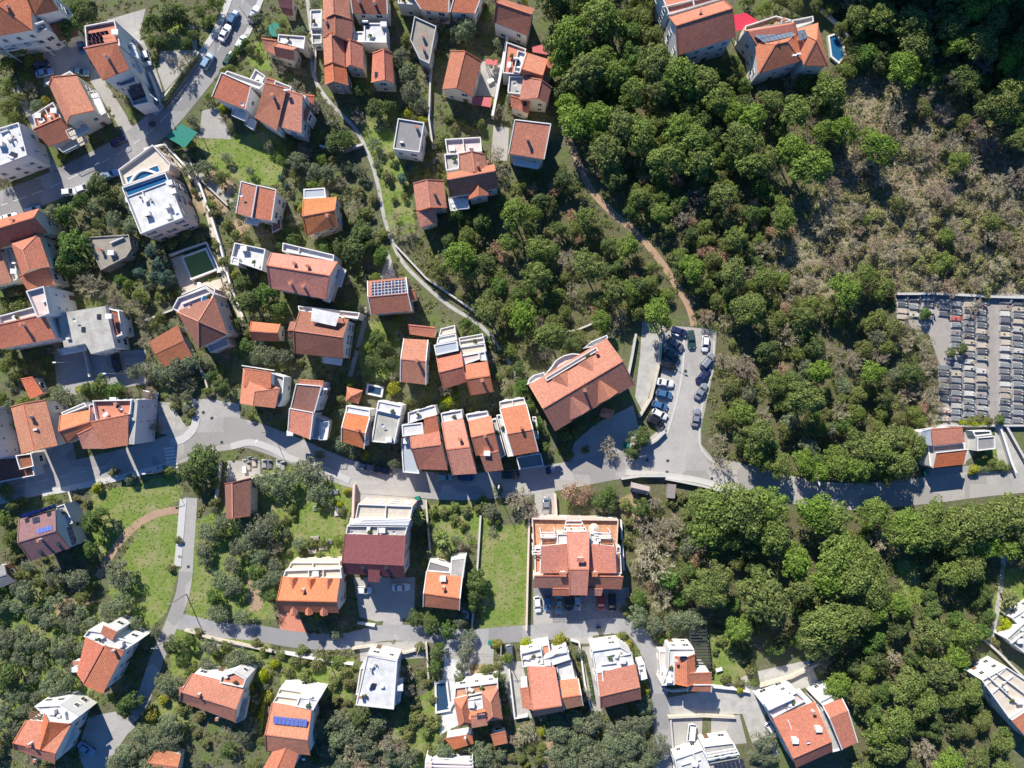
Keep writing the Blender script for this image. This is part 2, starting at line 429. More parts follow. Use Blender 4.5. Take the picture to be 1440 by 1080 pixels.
def block_geo(bl):
    """returns (type, eave points, h, rise, mat, t)"""
    typ, q, h = bl[0], bl[1], bl[2]
    return quad(q, h)
def roof_z(blocks, x, y):
    best = 0.0
    for bl in blocks:
        typ = bl[0]
        if typ not in 'gshfp': continue
        pts = quad(bl[1], bl[2])
        if not inside(x, y, [(p.x, p.y) for p in pts]): continue
        z = bl[2]
        if typ in 'gs':
            A, B, C, D = pts[:4]
            def dist(p, q):
                e = (q-p).xy; return abs(e.x*(y-p.y)-e.y*(x-p.x))/max(e.length, 1e-6)
            v = dist(A, B)/max(dist(A, B)+dist(C, D), 1e-6); rise = bl[3]*(1.4 if not (len(bl) > 6 and 'x' in bl[6]) else 1.0)
            if typ == 's': z += rise*(1-v)
            else:
                t = bl[5] if len(bl) > 5 else .5
                z += rise*(v/t if v < t else (1-v)/(1-t))
        elif typ == 'h': z += bl[3]*.7
        best = max(best, z)
    return best
def slab(b, pts, th, mi=0):
    """a roof plane with thickness (pts wound so that the normal is up)"""
    p = [Vector(q) for q in pts]
    a = sum(p[i].x*p[(i+1) % len(p)].y-p[(i+1) % len(p)].x*p[i].y for i in range(len(p)))
    if a < 0: p = p[::-1]
    b.poly(p, mi); lo = [q-Vector((0,0,th)) for q in p]
    b.poly(lo[::-1], mi)
    for i in range(len(p)):
        j = (i+1) % len(p); b.poly([lo[i], lo[j], p[j], p[i]], mi)

def house(label, nick, wall, blocks, extra=(), cat='house', name='house', win='plain', group=None, noside=False):
    allp = [p for bl in blocks for p in quad(bl[1], 0 if bl[2] == 0 else bl[2])]
    cx = sum(p.x for p in allp)/len(allp); cy = sum(p.y for p in allp)/len(allp)
    O = Vector((cx, cy, 0)); root = empty(name, O)
    tag(root, label, cat, group)
    HOUSES.append((nick, 720+cx/S, 540-cy/S))
    L = lambda p: Vector(p)-O
    W = MB(); polys = []
    for bl in blocks:
        typ, h = bl[0], bl[2]; pts = quad(bl[1], h)
        if typ in 'gsh':
            A, B, C, D = pts[:4]; rise = bl[3]; mat = bl[4]; t = bl[5] if len(bl) > 5 else .5
            if typ != 'h' or True: rise = rise*(1.4 if not (len(bl) > 6 and 'x' in bl[6]) else 1.0)
            opt = bl[6] if len(bl) > 6 else ''
            up = Vector((0,0,rise)); rb = MB(); caps = []
            if typ == 's':
                A2, B2 = A+up, B+up
                slab(rb, [L(A2), L(B2), L(C), L(D)], .2)
                ipts = shrink([A, B, C, D], .28); i0, i1, i2, i3 = ipts
                zt = lambda p: p
                lo = [Vector((p.x, p.y, -.3)) for p in ipts]
                hi = [i0+up*.9, i1+up*.9, i2+up*.06, i3+up*.06]; hi = [p-Vector((0,0,.19)) for p in hi]
                order = range(4)
                for k in order:
                    j = (k+1) % 4; W.poly([L(lo[k]), L(lo[j]), L(hi[j]), L(hi[k])])
                caps.append((A2, B2))
            elif typ == 'g':
                R1 = A.lerp(D, t)+up; R2 = B.lerp(C, t)+up
                slab(rb, [L(A), L(B), L(R2), L(R1)], .18); slab(rb, [L(R1), L(R2), L(C), L(D)], .18)
                ipts = shrink([A, B, C, D], .28); i0, i1, i2, i3 = ipts; sh = .05*rise-.18
                lo = [Vector((p.x, p.y, -.3)) for p in ipts]; hi = [p+Vector((0,0,sh)) for p in ipts]
                r1 = i0.lerp(i3, t)+Vector((0,0,rise-.2)); r2 = i1.lerp(i2, t)+Vector((0,0,rise-.2))
                W.poly([L(lo[0]), L(lo[1]), L(hi[1]), L(hi[0])]); W.poly([L(lo[2]), L(lo[3]), L(hi[3]), L(hi[2])])
                W.poly([L(lo[1]), L(lo[2]), L(hi[2]), L(r2), L(hi[1])]); W.poly([L(lo[3]), L(lo[0]), L(hi[0]), L(r1), L(hi[3])])
                caps.append((R1, R2))
            else:
                # hip: ridge parallel to AB, drawn in from both ends ('a' or 'b' = only that end hipped)
                mAD = A.lerp(D, t); mBC = B.lerp(C, t); ln = (mBC-mAD).length; wd = (D-A).length
                k = min(.5, wd*.5/ln)
                R1 = mAD.lerp(mBC, 0 if opt == 'b' else k)+up; R2 = mAD.lerp(mBC, 1 if opt == 'a' else 1-k)+up
                if (R1-R2).length < .05: R2 = R2+(R1-R2)*.0
                slab(rb, [L(A), L(B), L(R2), L(R1)], .15); slab(rb, [L(R1), L(R2), L(C), L(D)], .15)
                if opt != 'a': slab(rb, [L(B), L(C), L(R2)], .15)
                if opt != 'b': slab(rb, [L(D), L(A), L(R1)], .15)
                ipts = shrink([A, B, C, D], .35)
                W.prism([L(p) for p in ipts], -.3, h-.12, 0, False)
                if opt == 'a':
                    m = ipts[1].lerp(ipts[2], t)+up*.9; W.poly([L(ipts[1]+Vector((0,0,-.3))), L(ipts[2]+Vector((0,0,-.3))), L(m)])
                if opt == 'b':
                    m = ipts[3].lerp(ipts[0], t)+up*.9; W.poly([L(ipts[3]+Vector((0,0,-.3))), L(ipts[0]+Vector((0,0,-.3))), L(m)])
                caps += [(R1, R2)] if (R1-R2).length > .3 else []
                if opt != 'a': caps += [(R2, B), (R2, C)]
                if opt != 'b': caps += [(R1, A), (R1, D)]
            ro = rb.build('roof', M[mat], root)
            cb = MB()
            for a, c in caps: cb.bar(L(a)+Vector((0,0,.01)), L(c)+Vector((0,0,.01)), .26, .08)
            if 'n' not in opt: cb.build('ridge_cap', M['salmon' if mat in ('orange','terra','brown','tan','salmon') else mat], ro)
            if 't' in opt or (typ == 'g' and 'x' not in opt):
                zz = Vector((0,0,.03))
                segs = [(A, D), (B, C)] if typ == 's' else [(A, R1), (R1, D), (B, R2), (R2, C)] if typ == 'g' else [(A, B), (B, C), (C, D), (D, A)]
                if typ == 's': segs = [(A+up, D), (B+up, C), (A+up, B+up)]
                runs = [segs[:2], segs[2:]] if typ == 'g' else [segs] if typ == 'h' else [[s_] for s_ in segs]
                for run in runs:
                    tb = MB()
                    for a, c in run: tb.bar(L(a)+zz, L(c)+zz, .22, .26)
                    tb.build('roof_edge', M['trim'] if 't' in opt else M[mat], ro)
            polys.append((ipts, h, typ))
        elif typ == 'f':
            # flat roof or terrace: (f, pts, h, parapet height, floor, parapet material, railing?)
            par, fl = bl[3], bl[4]; pm = bl[5] if len(bl) > 5 else 'trim'
            W.prism([L(p) for p in pts], -.3, h-.12, 0, False)
            fb = MB(); fb.prism([L(p) for p in shrink(pts, .02)], h-.12, h, 0, True, False)
            fo = fb.build('flat_roof' if fl in ('wroof','croof','groof','droof','bgroof') else 'terrace', M[fl], root)
            if par > 0:
                pb = MB(); ins = shrink(pts, .22 if par > .3 else .3); n = len(pts)
                area = sum(pts[i].x*pts[(i+1) % n].y-pts[(i+1) % n].x*pts[i].y for i in range(n))
                for i in range(n):
                    j = (i+1) % n
                    o0, o1, n0, n1 = L(pts[i]), L(pts[j]), L(ins[i]), L(ins[j])
                    if area < 0: o0, o1, n0, n1 = o1, o0, n1, n0
                    up = Vector((0,0,par))
                    pb.poly([o0, o1, o1+up, o0+up]); pb.poly([n1, n0, n0+up, n1+up]); pb.poly([o0+up, o1+up, n1+up, n0+up])
                pb.build('parapet', M[pm], root)
            polys.append((pts, h, typ))
        elif typ == 'p':
            # pergola or slatted canopy: (p, quad, h, n slats, material)
            A, B, C, D = pts; b = MB(); n = bl[3]
            for i in range(n):
                t = (i+.5)/n; b.bar(L(A.lerp(D, t)), L(B.lerp(C, t)), .22, .2)
            for a, c in ((A, D), (B, C)): b.bar(L(a)-Vector((0,0,.2)), L(c)-Vector((0,0,.2)), .2, .2)
            zb = bl[5] if len(bl) > 5 else 0.0
            for p in (A, B, C, D): b.bar(L(p)-Vector((0,0,.2)), L(Vector((p.x, p.y, zb))), .2)
            b.build('pergola', M[bl[4]], root)
        elif typ == 'b':
            # balcony: (b, quad, h, floor) slab with a railing all round
            b = MB(); b.prism([L(p) for p in pts], h-.2, h, 0, True, True)
            bo = b.build('balcony', M[bl[3]], root); r = MB()
            for i in range(4):
                a, c = L(pts[i]), L(pts[(i+1) % 4]); up = Vector((0,0,.95)); n = max(2, int((c-a).length/.5))
                r.bar(a+up, c+up, .1, .08)
                for k in range(n): q = a.lerp(c, k/n); r.bar(q, q+up, .05)
            r.build('railing', M['rail'], bo)
        elif typ == 'c':
            # canopy sheet on posts: (c, quad, h, material)
            b = MB(); b.prism([L(p) for p in pts], h-.1, h, 0, True, True)
            co = b.build('canopy', M[bl[3]], root); r = MB()
            for p in shrink(pts, .2): r.bar(L(p)-Vector((0,0,.12)), L(Vector((p.x, p.y, -.2))), .14)
            r.build('post', M['steel'], co)
    if W.f: W.build('walls', M[wall], root)
    # windows and a door on the walls
    cnt = 0; doorput = False
    hr = random.Random(len(HOUSES)*13+5)
    sty = win
    for bi, (pts, h, typ) in enumerate(polys):
        if h < 2.6 or noside: continue
        FOOT.append([(p.x, p.y) for p in pts])
        n = len(pts); area = sum(pts[i].x*pts[(i+1) % n].y-pts[(i+1) % n].x*pts[i].y for i in range(n))
        for i in range(n):
            a, c = pts[i], pts[(i+1) % n]
            if area < 0: a, c = c, a
            e = (c-a).xy; ln = e.length
            if ln < 2.2: continue
            e.normalize(); nr = Vector((e.y, -e.x)); mid = (a.xy+c.xy)/2
            if -(mid.dot(nr)) < -18: continue
            rz = math.atan2(-nr.x, nr.y)       # local +y = outwards
            nst = max(1, int((h+.2)/2.85)); nc = max(1, int(ln/2.9))
            for st in range(nst):
                zs = st*2.85+.95
                for k in range(nc):
                    q = a.xy+e*(ln*(k+.5)/nc); o = q+nr*.5
                    if any(h2 > zs and inside(o.x, o.y, p2) for b2, (p2, h2, _) in enumerate(polys) if b2 != bi): continue
                    if any(h2 > zs and inside(o.x, o.y, f2) for f2, h2 in OTHER): continue
                    if cnt >= 40: continue
                    if st == 0 and not doorput and nc > 1 and k == nc//2:
                        d = inst('door', DOOR[0], root, (q.x-cx, q.y-cy, 0), rz); inst('handle', DOOR[1], d); doorput = True; continue
                    if hr.random() < .12: continue
                    kk = hr.choice(((1.0,1.25),(1.0,1.25),(1.5,1.3))) if sty != 'small' else (.6,.7)
                    w = inst('window', WIN[kk][0], root, (q.x-cx, q.y-cy, zs), rz); cnt += 1
                    inst('pane', WIN[kk][1], w)
                    if kk == (1.0,1.25): inst('sill', SILL, w)
                    if sty in SHUT and kk == (1.0,1.25):
                        inst('shutter', SHUT[sty], w, (-.8,0,0)); inst('shutter', SHUT[sty], w, (.8,0,0))
        OTHER.append(([(p.x, p.y) for p in pts], h))
    # things on the roof: (kind, px, py, ...)
    for ex in extra:
        k = ex[0]
        if k == 's':       # solar panels: quad, nx, ny, material, lift
            q = ex[1]; nx, ny, mat = ex[2], ex[3], ex[4]; lift = ex[5] if len(ex) > 5 else .15
            p0 = quad(q, 7)
            cs = []
            for i in range(4):
                z = roof_z(blocks, (q[2*i]-720)*S*.955, (540-q[2*i+1])*S*.955); z = z if z > .5 else ex[6] if len(ex) > 6 else 7
                p = P(q[2*i], q[2*i+1], z); z = roof_z(blocks, p.x, p.y) or z
                cs.append(P(q[2*i], q[2*i+1], z+lift))
            A, B, C, D = cs
            if lift > .3: A = A+Vector((0,0,.5)); B = B+Vector((0,0,.5))
            for i in range(nx):
                for j in range(ny):
                    f = lambda u, v: A.lerp(B, u).lerp(D.lerp(C, u), v)
                    g = .04/max(nx, 1); g2 = .04/max(ny, 1)
                    u0, u1, v0, v1 = i/nx+g, (i+1)/nx-g, j/ny+g2, (j+1)/ny-g2
                    b = MB(); slab(b, [L(f(u0, v0)), L(f(u1, v0)), L(f(u1, v1)), L(f(u0, v1))], .06)
                    b.build('solar_panel', M[mat], root)
            continue
        px, py = ex[1], ex[2]; p = P(px, py, 7); z = roof_z(blocks, p.x, p.y) or 5
        p = P(px, py, z+.4); z = roof_z(blocks, p.x, p.y) or z; p = P(px, py, z+.4)
        lo = (p.x-cx, p.y-cy, z); rz = R(ex[3]) if len(ex) > 3 else 0
        if k == 'c':
            c = inst('chimney', CHIM[0], root, lo, rz); inst('chimney_cap', CHIM[1], c)
        elif k == 'C':
            c = inst('chimney', CHIM[0], root, lo, rz, (2.4, 1.5, 1)); inst('chimney_cap', CHIM[1], c)
        elif k == 'a': inst('air_conditioner', AC, root, lo, rz)
        elif k == 'd': inst('satellite_dish', DISH, root, lo, rz)
        elif k == 't': inst('water_heater', TANK, root, lo, rz)
        elif k == 'h': inst('roof_hatch', HATCH, root, lo, rz)
        elif k == 'k': inst('skylight', SKY, root, (lo[0], lo[1], z+.02), rz)
        elif k == 'w':     # a low cross wall on a terrace, px,py -> px2,py2, height
            q = P(ex[3], ex[4], z+.4); b = MB(); hh = ex[5]
            b.bar((p.x-cx, p.y-cy, z+hh/2), (q.x-cx, q.y-cy, z+hh/2), .2, hh); b.build('partition_wall', M['trim'], root)
    for bl in blocks:
        if bl[0] == 'f' and bl[4] in ('pinkfloor','beige','salfloor','oraf','wroof','conc2') and bl[2] < 9.6 and not noside: TERR.append((nick, quad(bl[1], bl[2]), bl[2]))
    return root
OTHER = []; TERR = []

# ------------------------------------------------------------------ ground sheets, roads, walls
ZL = [0.0]
SHEETS = []
def sheet(name, px, mat, z, label=None):
    SHEETS.append([(px[i], px[i+1]) for i in range(0, len(px), 2)])
    pts = quad(px); b = MB()
    a = sum(pts[i].x*pts[(i+1) % len(pts)].y-pts[(i+1) % len(pts)].x*pts[i].y for i in range(len(pts)))
    if a < 0: pts = pts[::-1]
    # triangulate (may be concave)
    from mathutils.geometry import tessellate_polygon
    for tri in tessellate_polygon([[Vector((p.x, p.y, 0)) for p in pts]]):
        t = [Vector((pts[i].x, pts[i].y, z)) for i in tri]
        if (t[1]-t[0]).cross(t[2]-t[0]).z < 0: t = t[::-1]
        b.poly(t)
    return tag(b.build(name, M[mat]), kind='structure')
def smooth_line(px, step=4.0):
    """catmull-rom through pixel points -> world points"""
    q = [P(px[i], px[i+1]) for i in range(0, len(px), 2)]
    if len(q) < 3: return q
    out = []; e = [q[0]*2-q[1]]+q+[q[-1]*2-q[-2]]
    for i in range(1, len(e)-2):
        p0, p1, p2, p3 = e[i-1:i+3]; n = max(2, int((p2-p1).length/1.5))
        for k in range(n):
            t = k/n
            out.append(.5*((2*p1)+(p2-p0)*t+(2*p0-5*p1+4*p2-p3)*t*t+(3*p1-p0-3*p2+p3)*t**3))
    out.append(q[-1]); return out
def offset_line(pts, d):
    out = []
    for i, p in enumerate(pts):
        a = pts[max(0, i-1)]; b = pts[min(len(pts)-1, i+1)]; e = (b-a).xy.normalized()
        out.append(p+Vector((-e.y, e.x, 0))*d)
    return out
def ribbon_mb(b, pts, w, z, mi=0):
    Lp, Rp = offset_line(pts, w/2), offset_line(pts, -w/2)
    for i in range(len(pts)-1):
        b.poly([(*Rp[i].xy, z), (*Rp[i+1].xy, z), (*Lp[i+1].xy, z), (*Lp[i].xy, z)], mi)
def ribbon(name, px, w, mat, z):
    b = MB(); ribbon_mb(b, smooth_line(px), w, z)
    return tag(b.build(name, M[mat]), kind='structure')
def raised(name, px, w, mat, z0, z1, kind='structure', label=None, cat=None, parent=None):
    """a solid strip along a line: pavement, kerb, wall"""
    b = MB(); pts = smooth_line(px); A, B = offset_line(pts, w/2), offset_line(pts, -w/2)
    up0, up1 = Vector((0,0,z0)), Vector((0,0,z1))
    for i in range(len(pts)-1):
        b.poly([B[i]+up1, B[i+1]+up1, A[i+1]+up1, A[i]+up1])
        b.poly([A[i]+up1, A[i+1]+up1, A[i+1]+up0, A[i]+up0]); b.poly([B[i+1]+up1, B[i]+up1, B[i]+up0, B[i+1]+up0])
    b.poly([A[0]+up1, A[0]+up0, B[0]+up0, B[0]+up1]); b.poly([A[-1]+up0, A[-1]+up1, B[-1]+up1, B[-1]+up0])
    o = b.build(name, M[mat], parent)
    if kind: o['kind'] = kind
    return tag(o, label, cat)
def straight(px):
    """polyline without smoothing, corners kept"""
    return [P(px[i], px[i+1]) for i in range(0, len(px), 2)]
def wall(label, px, h=1.2, w=.3, mat='trim', cope=None, nopost=True):
    pts = straight(px); O = pts[0].copy(); root = empty('garden_wall', O); tag(root, label, 'wall', 'garden and retaining walls')
    b = MB(); c = MB()
    A, B = offset_line(pts, w/2), offset_line(pts, -w/2); A2, B2 = offset_line(pts, w/2+.06), offset_line(pts, -w/2-.06)
    for X, Y, z0, z1, m in ((A, B, -.2, h, b), (A2, B2, h, h+.09, c)):
        X = [p-O for p in X]; Y = [p-O for p in Y]; u0, u1 = Vector((0,0,z0)), Vector((0,0,z1))
        for i in range(len(pts)-1):
            m.poly([Y[i]+u1, Y[i+1]+u1, X[i+1]+u1, X[i]+u1]); m.poly([X[i]+u1, X[i+1]+u1, X[i+1]+u0, X[i]+u0]); m.poly([Y[i+1]+u1, Y[i]+u1, Y[i]+u0, Y[i+1]+u0])
        m.poly([X[0]+u1, X[0]+u0, Y[0]+u0, Y[0]+u1]); m.poly([X[-1]+u0, X[-1]+u1, Y[-1]+u1, Y[-1]+u0])
    b.build('wall_body', M[mat], root); c.build('coping', M[cope or ('kerb' if mat == 'stone' else mat)], root)
    return root
def pool(label, px, h, water, rim='trim', deep=.25, rw=.45):
    pts = quad(px, h); SHEETS.append([(px[i], px[i+1]) for i in range(0, len(px), 2)]); cx = sum(p.x for p in pts)/len(pts); cy = sum(p.y for p in pts)/len(pts); O = Vector((cx, cy, 0))
    root = empty('swimming_pool', O); tag(root, label, 'pool')
    p = [q-O for q in pts]; b = MB(); ins = shrink(p, rw); n = len(p)
    area = sum(p[i].x*p[(i+1) % n].y-p[(i+1) % n].x*p[i].y for i in range(n))
    for i in range(n):
        j = (i+1) % n; a, c, d, e = p[i], p[j], ins[j], ins[i]
        if area < 0: a, c, d, e = c, a, e, d
        lo = Vector((0,0,-h-.2)); b.poly([a, c, d, e]); b.poly([a+lo, c+lo, c, a]); dn = Vector((0,0,-min(deep+.5, h))); b.poly([e, d, d+dn, e+dn])
    b.build('pool_rim', M[rim], root)
    w = MB(); w.prism(shrink(p, rw-.01), h-deep-.05, h-deep, 0, True, False); w.build('water', M[water], root)
    return root
H = house
# ---- top left
H('terracotta hipped villa in the top left corner with a white plant filled balcony', 'the corner villa', 'white',
  [('h', (-45,-14, 40,-22, 46,42, -35,56), 10, 2.2, 'salmon', .5), ('g', (42,-16, 70,-14, 82,14, 48,22), 9.5, 1.5, 'tan', .4),
   ('f', (45,29, 59,21, 69,42, 53,51), 7, .7, 'beige'), ('p', (4,56, 44,48, 58,64, 10,74), 5, 5, 'rail')],
  [('w', 50,34, 62,30, .6), ('c', 12,10), ('a', 58,38)])
H('small brown roofed annex right of the corner villa', 'the brown annex', 'cream',
  [('s', (76,40, 102,33, 111,50, 84,58), 4, 1.0, 'rust')])
H('tall white apartment block with black solar tubes on its salmon roof terrace', 'the tall apartment block', 'white',
  [('f', (121,38, 163,30, 171,65, 124,74), 11, .6, 'salfloor'), ('s', (126,74, 171,65, 182,97, 144,113), 11, 1.6, 'orange'),
   ('f', (160,103, 186,95, 194,117, 172,124), 6.5, .8, 'conc2'), ('f', (177,119, 198,112, 212,146, 190,151), 4.5, .9, 'beige'),
   ('b', (171,60, 190,64, 196,82, 175,78), 7, 'white'), ('b', (176,82, 196,86, 203,102, 183,99), 5, 'white')],
  [('s', (124,49, 153,44, 154,48, 125,53), 5, 1, 'solar', .5, 11), ('s', (124,54, 145,51, 146,55, 125,58), 4, 1, 'solar', .5, 11),
   ('s', (125,60, 146,56, 147,60, 126,64), 4, 1, 'solar', .5, 11), ('s', (126,66, 155,61, 156,65, 127,69), 5, 1, 'solar', .5, 11),
   ('c', 150,80), ('w', 121,47, 165,39, .5), ('a', 136,43), ('h', 164,47), ('k', 180,108), ('s', (181,121, 198,116, 206,136, 187,142), 5, 3, 'solar', .3, 4.5)])
H('orange gabled house with a pale ridge line below the tall apartment block', 'the orange gabled house', 'cream',
  [('g', (69,120, 94,175, 133,155, 107,105), 8, 1.7, 'orange', .36), ('f', (66,118, 100,101, 106,106, 71,122), 7, .5, 'trim'),
   ('f', (48,163, 77,145, 88,166, 54,183), 5, .7, 'salfloor'), ('s', (53,185, 90,169, 104,193, 68,206), 4.6, 1.2, 'brown'),
   ('b', (96,186, 122,174, 130,184, 102,197), 5.4, 'beige'), ('b', (127,132, 138,130, 150,158, 140,163), 5.2, 'white'), ('b', (84,208, 118,190, 124,200, 92,216), 3, 'beige')],
  [('w', 64,154, 72,170, .6), ('h', 56,164), ('h', 78,157), ('a', 70,164)])
H('white flat roofed block on the left edge above the main road', 'the white block on the left edge', 'white',
  [('f', (-30,190, 28,173, 40,219, -20,242), 8, .5, 'wroof'), ('f', (28,190, 38,187, 52,218, 42,222), 5, .7, 'conc2'), ('b', (32,224, 42,221, 47,231, 37,235), 4, 'white')],
  [('w', 0,187, 12,183, .6), ('h', 2,203), ('d', 24,181), ('t', 16,222, 160), ('a', 30,206)])
H('low open shelter with a green tarpaulin roof beside the main road', 'the green tarpaulin shelter', 'white',
  [('c', (234,193, 254,174, 278,186, 260,208), 3.4, 'greentarp')], cat='shelter', name='shelter')
H('white flat roofed villa with an arched blue wading pool on its upper terrace', 'the villa with the arched pool', 'pink',
  [('f', (174,265, 235,244, 260,307, 200,330), 8.5, .9, 'wroof'), ('f', (169,240, 217,205, 242,232, 240,241, 176,263), 4.5, .9, 'beige')],
  [('h', 183,281, 15), ('h', 189,293, 15), ('h', 240,258, 15), ('h', 245,270, 15), ('h', 208,301, 15), ('h', 236,290, 15), ('h', 238,306, 15), ('w', 200,268, 203,278, .5), ('d', 252,303)], win='shb')
H('long hipped terracotta roof of a house on the left edge below the main road', 'the long hipped house', 'cream',
  [('h', (-50,322, 55,293, 67,327, -40,362), 7, 2.3, 'terra', .5, 'a'), ('s', (5,352, -25,358, -22,405, 17,396), 5, 1.0, 'terra')], [('c', 20,310)])
H('terracotta house with a hipped top end and a lower tiled extension', 'the hipped and gabled house', 'cream',
  [('h', (15,341, 31,388, 70,375, 54,328), 7.5, 1.6, 'terra', .5, 'a'), ('s', (31,389, 70,376, 78,399, 39,409), 6, .8, 'terra'),
   ('f', (8,352, 17,350, 30,392, 20,396), 4, .7, 'beige')], [('a', 20,370), ('h', 22,382)])
H('white building with rows of tiny square windows and a pinkish terrace roof', 'the building with tiny windows', 'white',
  [('f', (40,410, 65,403, 73,441, 56,447), 10, .9, 'pinkfloor'), ('f', (1,445, 56,430, 70,441, 2,458), 8.5, .8, 'pinkfloor'),
   ('s', (-12,462, 69,443, 79,476, -8,492), 8, 1.4, 'salmon')],
  [('c', 32,457), ('w', 25,439, 27,448, .7), ('d', 54,424), ('a', 62,424), ('w', 55,432, 57,442, .7)], win='small')
H('house with a pale bare concrete flat roof and a brown slatted side terrace', 'the bare concrete roof house', 'white',
  [('f', (80,441, 148,430, 162,489, 128,498, 120,483, 90,489), 6.5, .0, 'croof'), ('f', (149,432, 168,437, 173,471, 159,476), 5, .3, 'rust'),
   ('b', (84,492, 120,484, 122,493, 90,499), 4, 'white')], [('d', 107,450), ('h', 155,445), ('k', 116,463), ('k', 138,445), ('a', 96,476)])
H('brown corrugated shed roof beside the octagonal villa', 'the brown corrugated shed', 'grey',
  [('g', (210,480, 250,457, 271,501, 231,516), 3.4, .5, 'rust', .5)], cat='shed', name='shed')
H('dark red tiled octagonal villa with a white curved terrace and a round blue tub', 'the octagonal villa', 'pink',
  [('h', (248,438, 301,415, 320,470, 279,490), 8, 2.2, 'brown', .5, ''),
   ('f', (244,434, 252,419, 291,405, 303,414, 290,436, 265,447), 7.6, .7, 'pinkfloor'), ('f', (254,420, 258,413, 291,400, 304,407, 303,413, 291,404), 5, .6, 'beige'),
   ('f', (291,486, 320,476, 323,485, 297,496), 4, .5, 'pinkfloor')], [('w', 256,428, 296,412, .5)])
H('tan orange tiled house on the left edge of the lower main road', 'the tan tiled house', 'cream',
  [('g', (15,572, 30,638, 81,626, 64,562), 8, 1.3, 'tan', .5), ('f', (24,640, 46,637, 50,655, 30,660), 4, .6, 'rust')], [('c', 44,586), ('a', 50,604)])
H('pale lilac rendered building with small windows cut off by the left edge', 'the lilac building', 'lilac',
  [('f', (-95,575, -34,574, -20,647, -85,655), 11, .8, 'wroof'), ('f', (-20,646, 44,640, 52,668, -20,682), 3, .8, 'rust')], win='small')
H('house with a bright orange roof piece and a grey side wall at the road bend', 'the house at the road bend', 'lilac',
  [('g', (85,584, 127,576, 137,606, 94,623), 7, 1.3, 'orange', .55), ('f', (133,563, 188,562, 186,582, 138,592), 9, .9, 'salfloor'),
   ('s', (133,593, 186,582, 180,626, 146,631), 9, 1.2, 'salmon'), ('s', (113,610, 134,600, 146,631, 116,631), 8.4, .8, 'salmon'), ('f', (184,562, 194,562, 189,625, 181,625), 9.2, .0, 'conc2'),
   ('f', (126,569, 135,567, 138,592, 128,594), 6, .4, 'salfloor'), ('f', (88,580, 120,566, 124,571, 90,584), 4, .6, 'trim')],
  [('c', 165,568), ('w', 158,562, 162,571, .7), ('h', 161,562), ('d', 172,574)], win='small')
H('small faded salmon shed above the tan tiled house', 'the salmon shed', 'cream', [('s', (33,533, 50,530, 61,553, 42,561), 3, .7, 'salmon')], cat='shed', name='shed')
# ---- top centre
H('salmon roofed house with white balconies between the main road and a lawn', 'the salmon house by the lawn', 'white',
  [('s', (316,107, 357,125, 345,154, 298,136), 7, 1.2, 'salmon', .5, 't'), ('f', (316,106, 321,101, 373,119, 366,127), 5.6, .7, 'trim'),
   ('f', (350,117, 360,98, 374,108, 366,124), 4.6, .5, 'wroof'), ('b', (330,152, 350,160, 346,172, 328,164), 4, 'white'), ('b', (350,165, 361,171, 357,184, 346,177), 3, 'white')],
  [('d', 342,148)])
H('rambling terracotta house with stepped roofs and white dividing walls', 'the stepped terracotta house', 'white',
  [('s', (378,122, 408,130, 389,184, 358,165), 7.5, 1.7, 'terra', .5), ('s', (408,132, 429,138, 424,187, 392,178), 7.2, 1.4, 'salmon', .5),
   ('s', (377,112, 391,116, 386,127, 374,123), 7, .7, 'salmon'), ('f', (388,114, 411,123, 408,131, 385,123), 8.4, .5, 'wroof'),
   ('f', (411,128, 431,136, 429,141, 408,134), 8.2, .4, 'trim'), ('s', (432,151, 438,154, 430,172, 424,165), 6, .5, 'salmon'), ('s', (430,135, 444,137, 441,148, 429,145), 5, .6, 'salmon')],
  [('c', 384,135), ('a', 402,127)])
H('small cottage with three orange roof pieces and a white flat terrace', 'the three piece cottage', 'cream',
  [('f', (392,49, 430,52, 428,70, 391,60), 4.6, .4, 'wroof'), ('s', (370,57, 391,60, 388,77, 372,71), 4, .8, 'orange'), ('g', (389,61, 418,67, 413,85, 389,80), 5, 1.2, 'terra', .45)])
H('dark red roofed hut at the top edge beside the footpath', 'the dark red hut', 'cream', [('s', (392,-6, 413,-4, 410,13, 393,10), 4, .8, 'maroon'), ('s', (395,12, 412,13, 412,22, 400,21), 3, .5, 'salmon')], cat='hut', name='hut')
H('white flat roofed annex left of the orange terrace row', 'the white annex', 'white', [('f', (437,15, 453,14, 453,40, 437,40), 4, .4, 'wroof'), ('f', (438,41, 453,41, 453,62, 440,63), 3, .5, 'conc2')], [('w', 439,49, 452,49, .6)])
H('topmost orange house of the terrace row cut off by the top edge', 'the topmost terrace row house', 'cream', [('g', (454,-30, 454,27, 493,26, 488,-28), 6.5, 1.6, 'salmon', .48)])
H('brown tiled house second from the top in the terrace row', 'the brown terrace row house', 'cream', [('g', (454,28, 455,52, 495,60, 496,28), 6.3, 1.5, 'brown', .48)], [('c', 459,31)])
H('bright orange gabled house third from the top in the terrace row', 'the bright gabled row house', 'cream', [('g', (454,52, 456,92, 485,94, 484,52), 6, 1.5, 'orange', .5)])
H('orange wing on the right side of the terrace row above a shady yard', 'the right wing of the row', 'cream', [('g', (485,60, 486,95, 511,97, 510,62), 5.6, 1.3, 'salmon', .38)])
H('vivid orange tiled house at the bottom end of the terrace row', 'the vivid orange row end', 'stone', [('g', (456,92, 457,119, 490,120, 487,95), 5.8, 1.5, 'orange', .47)])
H('dark red tiled house with two roof vents at the top edge', 'the dark red top house', 'white', [('s', (493,-22, 545,-24, 545,20, 496,19), 6, 1.6, 'rust', .5, 't')], [('c', 505,2), ('c', 527,4)])
